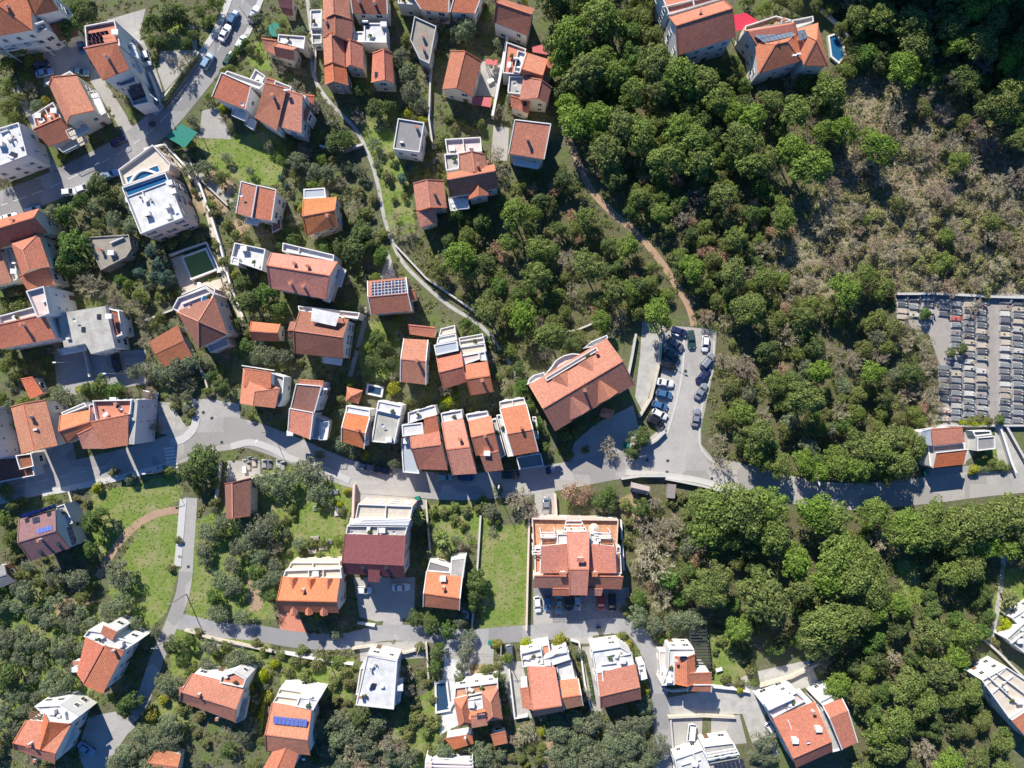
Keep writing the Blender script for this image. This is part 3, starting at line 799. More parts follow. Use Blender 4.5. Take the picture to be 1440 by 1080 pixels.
H('small house with an L shaped white flat roof', 'the L shaped white roof', 'white', [('f', (512,33, 543,33, 544,61, 512,60), 5, .3, 'wroof'), ('f', (497,45, 512,45, 512,60, 497,59), 4.6, .3, 'wroof')], [('t', 514,31), ('h', 540,36)])
H('isolated salmon gabled cottage with a dark skylight', 'the skylight cottage', 'cream', [('g', (524,75, 522,116, 554,117, 551,74), 5.6, 1.3, 'salmon', .64)], [('k', 529,104, 0)])
H('house with a grey gravel flat roof ringed by a white parapet', 'the grey flat roof', 'white', [('f', (560,167, 597,173, 590,215, 553,210), 6.5, .4, 'groof')], [('c', 586,180), ('a', 565,200)])
H('wide terracotta house at the top edge with a white front edge', 'the wide top edge house', 'cream', [('s', (560,-30, 633,-26, 631,18, 592,13), 6, 1.6, 'orange', .5, 't'), ('f', (560,-10, 592,-10, 590,8, 560,6), 5, .4, 'beige')])
H('salmon roofed house with white edges at the top edge', 'the white edged top house', 'white', [('s', (646,-20, 684,-18, 668,19, 633,17), 6, 1.3, 'salmon', .5, 't')])
H('dark brown gabled house at the top edge beside the big wood', 'the dark brown gabled house', 'white', [('g', (702,-3, 752,12, 742,50, 694,31), 6.5, 1.8, 'brown', .42)], [('k', 730,4, 20)])
H('derelict building with a mossy tan flat roof and a low parapet', 'the derelict flat roof', 'grey', [('f', (583,24, 614,38, 604,91, 590,84, 577,57), 4.2, .5, 'droof', 'grey')], [('c', 595,52), ('c', 596,70)])
H('terracotta gabled cottage beside a bare concrete yard', 'the cottage by the concrete yard', 'cream', [('g', (634,72, 622,125, 664,135, 677,86), 5.6, 1.7, 'terra', .48)])
H('red sheet metal lean to at the bottom of the concrete yard', 'the red lean to', 'cream', [('c', (664,136, 692,137, 690,151, 664,146), 2.8, 'redtin'), ('c', (683,83, 700,84, 698,92, 682,90), 2.8, 'redtin')], cat='shelter', name='shelter')
H('jumbled villa of several orange roofs and white terraces at the edge of the wood', 'the jumbled villa', 'cream',
  [('f', (712,60, 740,70, 730,106, 707,104), 6, .5, 'salfloor'), ('f', (728,72, 740,76, 731,104, 722,102), 6.6, .6, 'wroof'), ('g', (741,74, 770,83, 762,113, 733,104), 7, 1.2, 'orange', .9),
   ('g', (736,108, 730,140, 770,144, 776,123), 6.8, 1.4, 'terra', .62), ('s', (770,83, 779,91, 774,107, 762,103), 5, .8, 'salmon'),
   ('f', (716,108, 738,108, 733,134, 714,132), 5.5, .6, 'conc2'), ('s', (718,137, 745,144, 744,160, 718,150), 5, .7, 'salmon'), ('c', (748,63, 762,63, 770,77, 749,73), 5, 'redtin')],
  [('k', 738,145, 10), ('t', 726,83), ('d', 724,120), ('a', 729,95), ('c', 736,92)])
H('square salmon roofed house with white trim and a single chimney', 'the square salmon house', 'cream', [('s', (724,173, 774,179, 765,224, 715,216), 8, 1.4, 'salmon', .5, 't'), ('b', (722,222, 760,230, 757,238, 722,232), 5, 'white')], [('c', 742,196)])
H('house with crossing terracotta gables and a white balcony at its foot', 'the crossing gables house', 'white',
  [('g', (629,243, 694,231, 701,264, 633,277), 7, 1.9, 'terra', .42), ('g', (646,217, 648,247, 688,244, 682,217), 7, 1.5, 'terra', .5),
   ('g', (661,262, 659,280, 687,274, 684,258), 6.8, .9, 'terra', .5), ('f', (626,197, 676,194, 678,214, 629,218), 5, .8, 'pinkfloor'), ('f', (625,218, 645,217, 646,238, 628,241), 5.5, .7, 'conc2'),
   ('b', (631,280, 658,280, 660,294, 634,297), 4.4, 'white')], [('c', 672,233), ('w', 651,196, 653,214, .8), ('h', 636,210), ('a', 662,207), ('c', 685,229)])
H('narrow long terracotta house stepping down beside the lane', 'the narrow stepped house', 'cream', [('g', (581,258, 586,297, 628,292, 624,254), 5.6, 1.4, 'terra', .48), ('s', (586,297, 613,294, 614,313, 591,320), 4.8, .9, 'salmon')], [('c', 611,272)])
# ---- upper middle left
H('pink tiled house with a white centre line down its roof', 'the two strip pink roof', 'white',
  [('s', (342,257, 364,263, 354,306, 332,300), 7.6, .8, 'salmon', .5, 't'), ('s', (365,263, 391,269, 382,310, 355,306), 7.2, .9, 'salmon', .5, 't'), ('b', (348,306, 366,310, 362,318, 346,314), 4, 'white'), ('b', (384,312, 396,308, 397,322, 385,328), 2.8, 'rust')], [('d', 340,275)])
H('cottage with a grey flat strip above its mottled orange gable', 'the grey strip cottage', 'cream', [('g', (427,280, 473,277, 475,318, 431,332), 6, 1.5, 'tan', .52), ('f', (427,266, 457,264, 459,278, 427,280), 4.6, .2, 'bgroof')], [('c', 461,304)])
H('roofless white walled terrace building below the pink tiled house', 'the white walled terrace', 'white', [('f', (332,342, 375,351, 370,381, 326,366), 4, .9, 'wroof'), ('f', (327,360, 337,363, 336,374, 324,371), 4.8, .2, 'trim')], [('h', 344,350)])
H('large salmon house with four chimneys and a white rear terrace', 'the four chimney house', 'white',
  [('g', (382,355, 475,368, 458,421, 380,405), 8, 2.0, 'salmon', .42), ('f', (399,342, 471,359, 470,368, 398,354), 7, .8, 'wroof'), ('b', (458,404, 470,406, 464,426, 455,423), 5, 'trim'), ('b', (478,378, 487,380, 480,404, 471,402), 3.4, 'trim')],
  [('c', 415,371), ('c', 434,375), ('c', 409,399), ('c', 427,403), ('w', 421,349, 420,357, .6)], win='shg')
H('red roofed house with a dark solar array across its upper slope', 'the solar array house', 'pink',
  [('g', (517,395, 571,390, 579,437, 522,442), 7, 1.2, 'terra', .5, 't'), ('s', (572,411, 583,408, 586,420, 575,424), 5, .6, 'salmon')],
  [('s', (521,397, 570,392, 573,412, 523,417), 6, 2, 'solargrid')])
H('large brown roofed house with a white rectangular canopy on top', 'the white canopy house', 'white',
  [('g', (422,437, 490,449, 482,504, 414,497), 8, 1.9, 'brown', .48), ('h', (408,452, 426,452, 432,473, 406,478), 7.4, .9, 'brown', .5, 'b'), ('c', (439,433, 478,441, 472,459, 437,451), 10.6, 'wroof'),
   ('f', (420,430, 507,440, 504,449, 421,437), 5, .6, 'pinkfloor'), ('b', (454,502, 482,505, 480,514, 455,510), 5, 'white')], [('a', 483,446)], win='shb')
H('small orange gabled cottage among dark garden shrubs', 'the small orange cottage', 'cream', [('g', (354,452, 394,456, 393,480, 356,479), 4.4, 1.2, 'orange', .52)])
H('bright orange hipped house with a white terrace corner beside the plaza', 'the bright orange plaza house', 'white',
  [('h', (342,518, 337,567, 387,574, 393,546), 7, 1.4, 'orange', .45, 'a'), ('s', (346,518, 383,524, 381,546, 342,543), 7.9, .5, 'orange'), ('f', (383,524, 401,530, 398,562, 392,572, 393,546, 382,544), 5, .7, 'conc2')], [('w', 340,514, 386,521, .6)])
H('tall narrow house with a brown upper and an orange lower roof slope', 'the two tone narrow house', 'blue',
  [('s', (420,540, 455,543, 442,580, 409,574), 8.6, 1.2, 'brown', .5, 't'), ('s', (409,574, 442,580, 436,618, 405,606), 8, .6, 'salmon', .5, 't'), ('s', (421,534, 456,536, 454,550, 419,546), 7, .4, 'salmon'),
   ('f', (444,584, 461,592, 456,618, 438,617), 4.4, .5, 'bgroof'), ('b', (452,594, 464,592, 460,618, 450,618), 5.5, 'white')], [('a', 458,547), ('h', 409,609)])
H('orange roofed row house with a broad white top edge', 'the white topped row house', 'white', [('g', (486,580, 520,586, 512,631, 480,621), 7, 1.2, 'orange', .5, 't'), ('f', (487,570, 521,576, 520,586, 486,580), 6.8, .3, 'wroof')], [('c', 504,605)])
H('row house with a pale grey flat roof next to a tiny pool', 'the pale flat roof house', 'white', [('f', (532,563, 566,570, 563,585, 529,577), 7, .3, 'wroof'), ('f', (529,578, 563,586, 555,624, 522,621), 6.4, .3, 'croof')], [('d', 539,598), ('h', 547,618)])
H('tiny brown pyramid roofed garden pavilion beside a small pool', 'the brown garden pavilion', 'wood', [('h', (488,544, 510,549, 504,568, 486,564), 2.9, 1.1, 'terra', .5)], cat='pavilion', name='pavilion', noside=True)
H('long terracotta house with a red lower slope and a loose orange annex above', 'the long red slope house', 'white', [('g', (568,476, 602,478, 599,541, 563,537), 7, 1.5, 'terra', .48, 't'), ('s', (575,457, 613,461, 611,475, 576,470), 5, .6, 'salmon')], [('c', 587,507)])
H('bright orange house with a blue grey flat box and white steps above it', 'the blue grey box house', 'white', [('g', (614,502, 648,495, 656,537, 624,547), 7, 1.3, 'orange', .48), ('f', (610,485, 643,479, 645,493, 613,500), 7.6, .2, 'bgroof'), ('f', (616,474, 641,469, 643,478, 614,484), 5, .4, 'wroof'), ('f', (620,462, 640,457, 641,468, 617,473), 3.6, .4, 'beige')])
H('orange house with cream slatted terraces and a pink strip above its roof', 'the cream terrace house', 'white', [('g', (652,513, 685,508, 694,551, 662,556), 7, 1.3, 'terra', .47), ('f', (648,500, 674,495, 675,505, 652,513), 6.4, .3, 'pinkfloor'), ('f', (674,495, 682,494, 685,507, 675,507), 6, .4, 'trim'),
  ('f', (645,475, 679,469, 682,482, 647,488), 4.6, .4, 'beige'), ('f', (647,488, 682,483, 684,494, 649,500), 5.4, .4, 'beige')], [('c', 678,535), ('w', 646,480, 680,475, .5)])
# ---- the row on the middle road
H('first house of the road front row with several white roof terraces', 'the first front row house', 'white',
  [('g', (577,614, 617,606, 629,661, 588,660), 8, 1.5, 'terra', .33), ('s', (597,588, 614,584, 618,607, 597,612), 8, .7, 'salmon'), ('f', (574,580, 612,569, 615,583, 592,590, 574,596), 7, .4, 'wroof'), ('f', (565,597, 594,594, 596,610, 566,614), 7, .3, 'wroof'), ('f', (564,616, 577,614, 590,666, 567,664), 4, .4, 'bgroof')], [('c', 622,619), ('h', 572,620)])
H('second house of the road front row with one long salmon roof', 'the second front row house', 'white', [('g', (621,594, 651,589, 670,666, 637,668), 8, 1.4, 'salmon', .5), ('f', (620,581, 649,576, 651,588, 622,595), 7, .4, 'wroof')], [('c', 647,617), ('w', 621,588, 650,582, .4)])
H('third house of the road front row with a darker stepped roof', 'the third front row house', 'white', [('g', (659,592, 690,585, 701,634, 670,641), 8, 1.4, 'orange', .45), ('s', (675,640, 701,633, 708,661, 683,664), 7.6, .8, 'brown'), ('f', (655,583, 685,578, 688,585, 658,592), 7, .5, 'wroof'), ('f', (691,590, 698,588, 711,640, 704,644), 5, .5, 'conc2')], [('c', 682,613), ('h', 685,637)])
H('fourth house of the road front row with a cream roof terrace at its top', 'the fourth front row house', 'white', [('g', (703,575, 740,568, 757,635, 722,641), 8, 1.5, 'orange', .52, 't'), ('f', (702,565, 737,559, 740,568, 703,575), 7, .4, 'beige'), ('f', (698,584, 704,583, 722,641, 714,642), 5.5, .5, 'wroof'), ('f', (748,586, 754,586, 758,617, 754,617), 4, .4, 'beige'), ('f', (726,643, 760,637, 765,655, 730,660), 4, .5, 'groof')], [('c', 733,601), ('w', 720,562, 722,571, .5)])
H('big pink tiled apartment villa with four cross gables beside the car park', 'the four gable villa', 'white',
  [('g', (744,541, 852,476, 892,541, 781,606), 8.5, 2.4, 'pinktile', .5), ('g', (787,567, 801,591, 832,574, 818,550), 8.6, 2.9, 'pinktile', .5, 'nx'), ('g', (826,545, 840,569, 870,551, 856,527), 8.6, 2.9, 'pinktile', .5, 'nx'), ('g', (769,537, 782,556, 816,537, 803,518), 8.7, 2.5, 'pinktile', .5, 'nx'), ('g', (806,516, 819,535, 851,517, 838,497), 8.7, 2.5, 'pinktile', .5, 'nx'),
   ('f', (766,531, 838,488, 841,493, 769,536), 9.4, .5, 'pinkfloor'), ('f', (766,530, 773,519, 782,506, 792,500, 804,497, 816,498, 829,491, 838,488), 7.6, .8, 'pinkfloor'), ('f', (741,541, 744,533, 751,527, 765,523, 767,530), 6.8, .6, 'trim'), ('f', (822,489, 836,478, 853,471, 855,475, 838,488), 6.8, .6, 'trim')],
  [('c', 839,496), ('c', 822,549)], win='shb')
H('tiny pyramid roofed entrance porch in the shade of the four gable villa', 'the pyramid porch', 'cream', [('h', (847,573, 864,577, 860,590, 843,585), 3.4, .9, 'salmon', .5)], cat='porch', name='porch', noside=True)
H('orange roofed chapel with two slopes split by a dark strip below the cemetery', 'the cemetery chapel', 'white',
  [('s', (1307,603, 1350,600, 1357,622, 1312,627), 6.6, .6, 'orange'), ('s', (1312,636, 1357,631, 1356,653, 1311,658), 5.6, .7, 'orange', .5, 't'), ('s', (1294,606, 1306,603, 1312,627, 1294,625), 6, .6, 'bgroof'),
   ('f', (1311,627, 1357,622, 1357,632, 1312,636), 5, .1, 'groof'), ('f', (1304,627, 1312,627, 1311,658, 1307,655), 4.4, .2, 'croof')], cat='chapel', name='chapel')
H('low white walled ossuary with a grey flat top right of the chapel', 'the white ossuary', 'white', [('f', (1373,615, 1398,613, 1399,631, 1373,634), 3, .35, 'groof'), ('f', (1366,606, 1392,605, 1394,611, 1370,614), 2.6, .3, 'dark')], cat='building', name='building', noside=True)
# ---- lower left
H('plum roofed house with a row of blue solar panels along its top edge', 'the plum roofed house', 'blue',
  [('g', (27,730, 78,716, 98,771, 44,789), 7.5, 1.7, 'plum', .5), ('f', (80,712, 92,708, 104,735, 90,740), 4.6, .4, 'conc2')],
  [('s', (31,723, 79,708, 81,714, 33,729), 8, 1, 'solarblue', .35, 8), ('s', (45,728, 55,726, 56,734, 46,737), 2, 1, 'solar'), ('c', 57,759), ('k', 68,724, 15), ('k', 37,733, 15), ('k', 80,765, 15), ('k', 55,776, 15), ('s', (51,744, 73,738, 74,745, 53,751), 5, 1, 'solarblue'), ('s', (93,742, 101,739, 108,764, 101,768), 1, 4, 'solar', .2, 3.5)])
H('dark wooden shed cut off by the left edge among the olives', 'the dark wooden shed', 'wood', [('g', (-14,798, 6,794, 22,818, -8,830), 3, .8, 'groof', .5)], cat='shed', name='shed')
H('old brown tiled church with a plain gable among tall trees', 'the old brown church', 'cream', [('g', (316,680, 318,727, 352,725, 353,672), 5.5, 1.6, 'brown', .42)], cat='church', name='church', win='small')
H('large building with a maroon metal roof and cream terraces above it', 'the maroon roofed building', 'pink',
  [('g', (485,751, 570,753, 569,812, 484,807), 10, 1.6, 'maroon', .66, 'n'), ('f', (489,738, 574,739, 570,754, 487,751), 9, .8, 'conc2'), ('p', (493,729, 577,731, 574,739, 491,738), 10, 4, 'rail', 8.5), ('f', (504,708, 581,711, 577,730, 500,729), 8.5, .6, 'beige'), ('s', (518,795, 535,796, 534,819, 518,818), 10.6, .5, 'maroon')],
  [('w', 543,711, 542,729, .6), ('w', 532,739, 531,752, .7), ('d', 555,748), ('d', 496,748), ('k', 510,797), ('k', 543,797), ('h', 538,745), ('c', 518,804)])
H('orange house with six little dormers and cream partitioned terraces', 'the six dormer house', 'cream',
  [('g', (397,811, 478,813, 476,862, 393,860), 8, 1.8, 'orange', .58), ('f', (402,801, 480,798, 482,812, 399,811), 6.4, .7, 'beige'), ('f', (410,790, 478,790, 480,797, 405,801), 5, .5, 'beige')]
  + [('g', (x-7,y, x-7,y+14, x+4,y+14, x+4,y), 8.5, .9, 'orange', .55, 'nx') for x, y in ((414,812), (439,813), (463,813))] + [('g', (x-6,y, x-6,y+19, x+5,y+19, x+5,y), 8.4, .8, 'orange', .5, 'nx') for x, y in ((414,844), (435,845), (456,846))],
  [('c', 427,829), ('w', 434,800, 435,812, .8), ('w', 455,799, 455,812, .8), ('w', 440,791, 441,800, .7), ('h', 445,806)])
H('small orange house with a bare curved concrete roof at its back', 'the curved concrete roof house', 'white',
  [('g', (600,803, 650,812, 646,858, 595,853), 5.6, 1.5, 'orange', .55, 't'), ('f', (634,786, 655,784, 650,822, 641,822, 633,818), 5.4, .1, 'croof'), ('f', (604,788, 634,797, 633,806, 600,803), 4.4, .2, 'groof')], [('c', 624,826), ('h', 623,813)])
H('big salmon apartment house with arched and slatted white pergolas', 'the big salmon apartment house', 'pink',
  [('g', (797,749, 828,749, 825,837, 801,837), 10, 1.4, 'salmon', .55), ('s', (761,768, 797,764, 799,806, 760,806), 9, .3, 'salmon', .5, 'n'), ('s', (828,764, 865,768, 867,806, 826,806), 9, .3, 'salmon', .5, 'n'),
   ('s', (751,807, 801,807, 800,827, 750,827), 8, 1.2, 'terra'), ('s', (777,826, 801,826, 800,838, 777,838), 7.6, .5, 'terra'), ('s', (825,807, 875,808, 874,829, 824,827), 8, 1.2, 'terra'), ('s', (824,826, 847,827, 846,838, 824,837), 7.6, .5, 'terra'),
   ('f', (748,728, 869,730, 867,768, 750,768), 4, 1.0, 'oraf', 'pink'), ('f', (752,770, 761,769, 760,806, 752,806), 6.5, .5, 'salfloor'), ('f', (866,768, 872,768, 874,806, 867,806), 6.5, .5, 'salfloor'), ('f', (783,750, 798,750, 798,764, 783,766), 8, .4, 'wroof'), ('f', (829,749, 840,750, 842,765, 829,764), 8, .4, 'wroof'),
   ('f', (761,756, 783,755, 783,768, 761,769), 7, .5, 'oraf'), ('f', (842,756, 861,757, 864,768, 844,768), 7, .5, 'oraf'),
   ('p', (760,747, 780,747, 781,757, 761,757), 8.6, 3, 'rail', 4), ('p', (834,747, 858,748, 860,758, 838,758), 8.6, 3, 'rail', 4), ('p', (749,769, 760,769, 760,781, 749,781), 8, 3, 'rail', 4), ('p', (797,730, 816,730, 826,749, 792,749), 8.6, 4, 'rail', 4)],
  [('C', 791,806), ('C', 835,806), ('C', 816,786), ('a', 842,760), ('d', 869,775)])
H('small weathered plank shed roof below the middle road', 'the plank shed', 'greywood', [('g', (888,678, 913,684, 910,696, 886,691), 2.6, .7, 'greywood', .5, 'n')], cat='shed', name='shed', noside=True)
H('ruined hut with a tilted plank roof beside the middle road', 'the ruined hut', 'stone', [('s', (939,680, 950,681, 949,701, 937,700), 2.4, .5, 'greywood', .5, 'n')], cat='hut', name='hut', noside=True)
# ---- bottom row
H('white terraced house with two orange slopes and an orange lookout roof', 'the orange lookout house', 'white',
  [('g', (148,907, 119,960, 145,975, 175,915), 8, .4, 'terra', .1, 'n'), ('s', (147,908, 119,959, 108,948, 120,896), 8, .4, 'salmon'), ('f', (119,894, 126,885, 146,888, 191,904, 175,914, 147,907), 7.4, .5, 'wroof'), ('s', (148,878, 167,887, 158,901, 141,891), 8.2, .6, 'orange')],
  [('c', 160,915), ('a', 138,896), ('h', 170,905), ('a', 132,898), ('C', 111,930), ('h', 108,940)])
H('orange house with a kinked cross ridge and a white terrace near the bottom left corner', 'the bottom left corner house', 'white',
  [('g', (37,1013, 100,1018, 77,1074, 21,1054), 8, 1.4, 'orange', .62), ('g', (62,1003, 54,1046, 80,1052, 98,1018), 8.2, 2.1, 'orange', .4, 'nx'), ('f', (50,992, 85,990, 112,1007, 98,1018, 64,1004), 7, .5, 'wroof'), ('p', (44,998, 60,1004, 54,1016, 40,1010), 7, 4, 'wood', 4), ('b', (95,1030, 108,1022, 112,1030, 92,1058), 5, 'trim')], [('c', 43,1046), ('c', 52,1067), ('h', 75,1000), ('a', 90,1002), ('a', 83,1007)])
H('brown orange house with an arched white terrace and railed balconies on its right', 'the glass balcony house', 'white',
  [('g', (270,947, 344,965, 331,1016, 253,986), 7, 1.7, 'terra', .5), ('f', (312,950, 330,944, 347,954, 343,966, 310,959), 7.4, .5, 'salfloor'), ('b', (338,985, 352,978, 346,1008, 334,1014), 4.6, 'conc2'), ('s', (253,966, 270,964, 268,985, 253,985), 6.6, .4, 'salmon')], [('c', 281,976), ('c', 307,1009), ('a', 318,952)])
H('orange house with eight bright blue solar panels and a hipped lower wing', 'the blue panel house', 'white',
  [('g', (383,988, 438,997, 436,1062, 374,1056), 8, 1.8, 'orange', .55), ('g', (393,1040, 370,1080, 412,1086, 424,1046), 8, .9, 'salmon', .45, 'x'), ('f', (394,967, 450,975, 446,985, 390,977), 5.4, .5, 'beige'), ('f', (390,977, 421,981, 418,993, 384,987), 6.4, .5, 'beige'), ('f', (421,979, 449,983, 441,998, 416,993), 8, .3, 'wroof')],
  [('s', (385,1005, 433,1010, 431,1023, 384,1018), 8, 1, 'solarblue', .5), ('a', 437,980), ('a', 432,988), ('d', 428,1066)])
H('white flat roofed house with a blue fronted terrace beside a stepped yard', 'the plain white cube house', 'white', [('f', (516,920, 559,928, 554,997, 500,991), 6.6, .25, 'wroof'), ('b', (556,955, 567,953, 563,985, 555,990), 3.6, 'white'), ('f', (507,938, 514,938, 508,976, 501,976), 4, .5, 'beige')], [('t', 520,964, 70), ('c', 508,978), ('a', 537,966), ('h', 563,966)])
H('orange house with two hipped wings beside a narrow navy pool', 'the two winged pool house', 'white',
  [('h', (638,983, 645,1022, 665,1018, 658,978), 6.6, 1.4, 'orange', .5, ''), ('h', (677,972, 683,1016, 707,1011, 700,968), 6.6, 1.4, 'orange', .5, ''), ('g', (658,1000, 684,996, 688,1017, 662,1022), 6.6, .9, 'orange', .4, 'x'), ('s', (662,1004, 682,1002, 686,1020, 664,1024), 7, .5, 'terra'),
   ('f', (640,966, 700,958, 701,969, 639,982), 6, .5, 'oraf'), ('f', (657,983, 678,979, 680,995, 660,1000), 6.4, .4, 'wroof'), ('s', (625,1036, 664,1030, 666,1046, 639,1054), 3.4, .6, 'orange'), ('s', (690,1031, 711,1026, 714,1045, 695,1049), 3.4, .6, 'orange')],
  [('h', 663,990), ('s', (670,1003, 684,1000, 685,1009, 671,1012), 2, 1, 'solar'), ('w', 655,966, 657,982, .5), ('w', 676,963, 678,974, .5), ('c', 654,1038)])
H('large salmon house with white terraces above and a lower right wing', 'the salmon house with white terraces', 'white',
  [('g', (742,937, 780,938, 791,1000, 750,1008), 8, 1.5, 'salmon', .78), ('s', (731,966, 743,964, 748,998, 735,996), 6, .6, 'salmon'),
   ('g', (785,957, 813,954, 820,992, 793,998), 7, 1.1, 'tan', .5, 't'), ('f', (732,917, 761,910, 764,932, 735,937), 6, .7, 'wroof'), ('f', (764,925, 797,913, 802,926, 766,938), 6.4, .6, 'wroof'), ('f', (782,936, 803,928, 809,954, 786,957), 5.6, .6, 'wroof'), ('f', (761,907, 772,905, 775,922, 764,925), 4.5, .3, 'salfloor')],
  [('w', 735,927, 762,921, .6), ('w', 778,921, 800,916, .6), ('c', 747,985), ('h', 770,931), ('a', 742,926)])
H('terracotta house with stepped white terraces beside a narrow lane bend', 'the house at the lane bend', 'white',
  [('g', (840,947, 893,934, 901,983, 845,996), 7.6, 1.4, 'terra', .55), ('f', (832,914, 872,908, 888,918, 892,934, 866,942, 836,942), 7, .5, 'wroof'), ('f', (838,945, 848,943, 850,978, 842,978), 8.2, .2, 'salfloor'), ('f', (897,934, 906,932, 910,953, 900,956), 4, .5, 'trim')],
  [('w', 853,922, 870,918, .6), ('w', 868,923, 889,919, .5), ('h', 875,928), ('a', 900,940), ('w', 845,935, 866,932, .5)])
H('orange L shaped house with a white terrace and a dark pergola on its right', 'the orange L shaped house', 'white',
  [('g', (949,923, 949,961, 979,961, 977,920), 7.2, 1.0, 'orange', .5), ('s', (968,944, 999,943, 1000,962, 968,962), 7.4, .8, 'orange'), ('s', (967,961, 1000,961, 1000,973, 967,972), 7, .5, 'terra', .5, 't'), ('f', (940,911, 975,911, 977,920, 948,923, 948,962, 930,963, 938,940), 6, .5, 'wroof'),
   ('p', (969,885, 993,885, 1000,941, 979,941), 3.6, 13, 'dark'), ('f', (926,915, 938,915, 937,960, 929,963), 3, .3, 'pinkfloor')], [('c', 951,930), ('t', 961,921), ('h', 940,955)])
H('terracotta house with a white trellised roof terrace and a detached right wing', 'the trellis terrace house', 'white',
  [('g', (1087,1010, 1145,987, 1170,1057, 1120,1080), 8, 1.6, 'orange', .7), ('f', (1074,992, 1119,972, 1132,984, 1086,1008), 7.4, .6, 'pinkfloor'), ('p', (1077,992, 1113,976, 1118,982, 1081,999), 9, 6, 'rail', 7.4), ('g', (1157,993, 1184,982, 1206,1044, 1184,1054), 8, .9, 'terra', .22, 't'), ('f', (1151,986, 1174,974, 1178,982, 1157,993), 7, .4, 'wroof'), ('f', (1146,988, 1156,995, 1182,1054, 1170,1057), 6, .3, 'conc2')],
  [('h', 1117,1040), ('c', 1143,1000), ('w', 1108,1013, 1126,1057, .6), ('h', 1150,1024), ('d', 1135,1042)])
H('bright orange roofed building with a partitioned cream terrace in the bottom right corner', 'the bottom right corner building', 'white',
  [('f', (1378,955, 1413,936, 1455,964, 1455,985, 1417,1009), 6, .6, 'beige'), ('s', (1417,1010, 1470,975, 1500,1020, 1450,1045), 6, 1.0, 'orange')],
  [('w', 1388,950, 1428,987, .8), ('w', 1400,945, 1440,975, .8), ('w', 1385,965, 1415,940, .4), ('h', 1432,985), ('w', 1395,975, 1425,950, .5)])
H('white terraced building cut off by the right edge above a stone ramp', 'the white right edge building', 'white', [('f', (1413,897, 1448,866, 1482,896, 1445,922), 4, .5, 'conc2'), ('f', (1421,868, 1455,846, 1462,858, 1432,880), 3, .5, 'wroof')], [('h', 1432,900), ('a', 1438,886), ('w', 1422,905, 1440,890, .5)])
H('white building with a slatted terrace and dark solar panels on the bottom edge', 'the bottom edge solar building', 'white',
  [('f', (988,1048, 1030,1043, 1046,1085, 1000,1092), 5, .5, 'conc2'), ('f', (948,1066, 988,1052, 1000,1092, 955,1100), 4.4, .5, 'wroof'), ('p', (990,1058, 1034,1050, 1040,1062, 996,1070), 7, 3, 'rail', 5)],
  [('s', (1002,1072, 1044,1065, 1052,1092, 1008,1098), 7, 3, 'solar', .4, 5), ('w', 975,1060, 980,1085, .6), ('h', 976,1072), ('w', 958,1076, 985,1068, .5)])
H('low salmon tiled patio roof at the bottom edge among shrubs', 'the bottom edge patio roof', 'cream', [('g', (221,1052, 254,1062, 250,1090, 198,1088), 3, .5, 'tan', .5)], cat='house', noside=True)
H('white slatted pergola terrace cut off by the bottom edge', 'the white slatted pergola', 'white', [('f', (598,1068, 664,1070, 666,1095, 597,1095), 3, .4, 'pinkfloor'), ('p', (600,1063, 664,1066, 666,1090, 598,1090), 5.4, 5, 'rail', 3)], cat='pergola', name='building', noside=True)
# ---- top right
H('long terracotta villa with parallel white terrace walls at the edge of the wood', 'the long villa in the wood', 'white',
  [('g', (941,24, 1017,1, 1034,52, 953,78), 9.5, 2.2, 'terra', .4), ('f', (921,-22, 1003,-40, 1017,0, 940,23), 8.6, .8, 'salfloor')], [('w', 931,11, 1010,-8, .8), ('w', 938,21, 1016,-2, .8), ('w', 970,-10, 976,8, .8), ('c', 984,19)])
H('crimson canvas awning stretched between the two villas at the top', 'the crimson awning', 'white', [('c', (1031,21, 1049,18, 1069,31, 1058,38, 1034,44), 4, 'redtarp')], cat='awning', name='awning')
H('hipped terracotta villa with grey blue solar panels and a curved blue pool behind', 'the solar villa in the wood', 'white',
  [('h', (1062,60, 1120,46, 1128,85, 1066,104), 8, 1.8, 'terra', .35, ''), ('g', (1046,43, 1112,32, 1124,54, 1066,66), 8, .8, 'salmon', .2, 'n'), ('h', (1118,42, 1150,32, 1165,93, 1130,92), 8, 2.0, 'orange', .5, ''), ('f', (1047,38, 1090,24, 1112,30, 1046,46), 6.6, .7, 'oraf'), ('f', (1112,30, 1142,24, 1143,32, 1116,42), 6, .6, 'beige')],
  [('s', (1060,50, 1113,36, 1117,51, 1075,60), 8, 2, 'solargrey', .2), ('s', (1121,43, 1132,41, 1137,53, 1124,58), 2, 2, 'solargrey', .2), ('a', 1117,78), ('a', 1123,76), ('c', 1093,62), ('c', 1100,30)])
H('small flat roofed stone ruin among trees below the villa with the arched pool', 'the flat stone ruin', 'stone', [('f', (120,334, 182,330, 186,350, 178,362, 143,380), 3.4, .35, 'droof', 'stone')], [('h', 158,356), ('w', 155,342, 174,334, .7), ('c', 143,352)], cat='ruin', name='ruin')
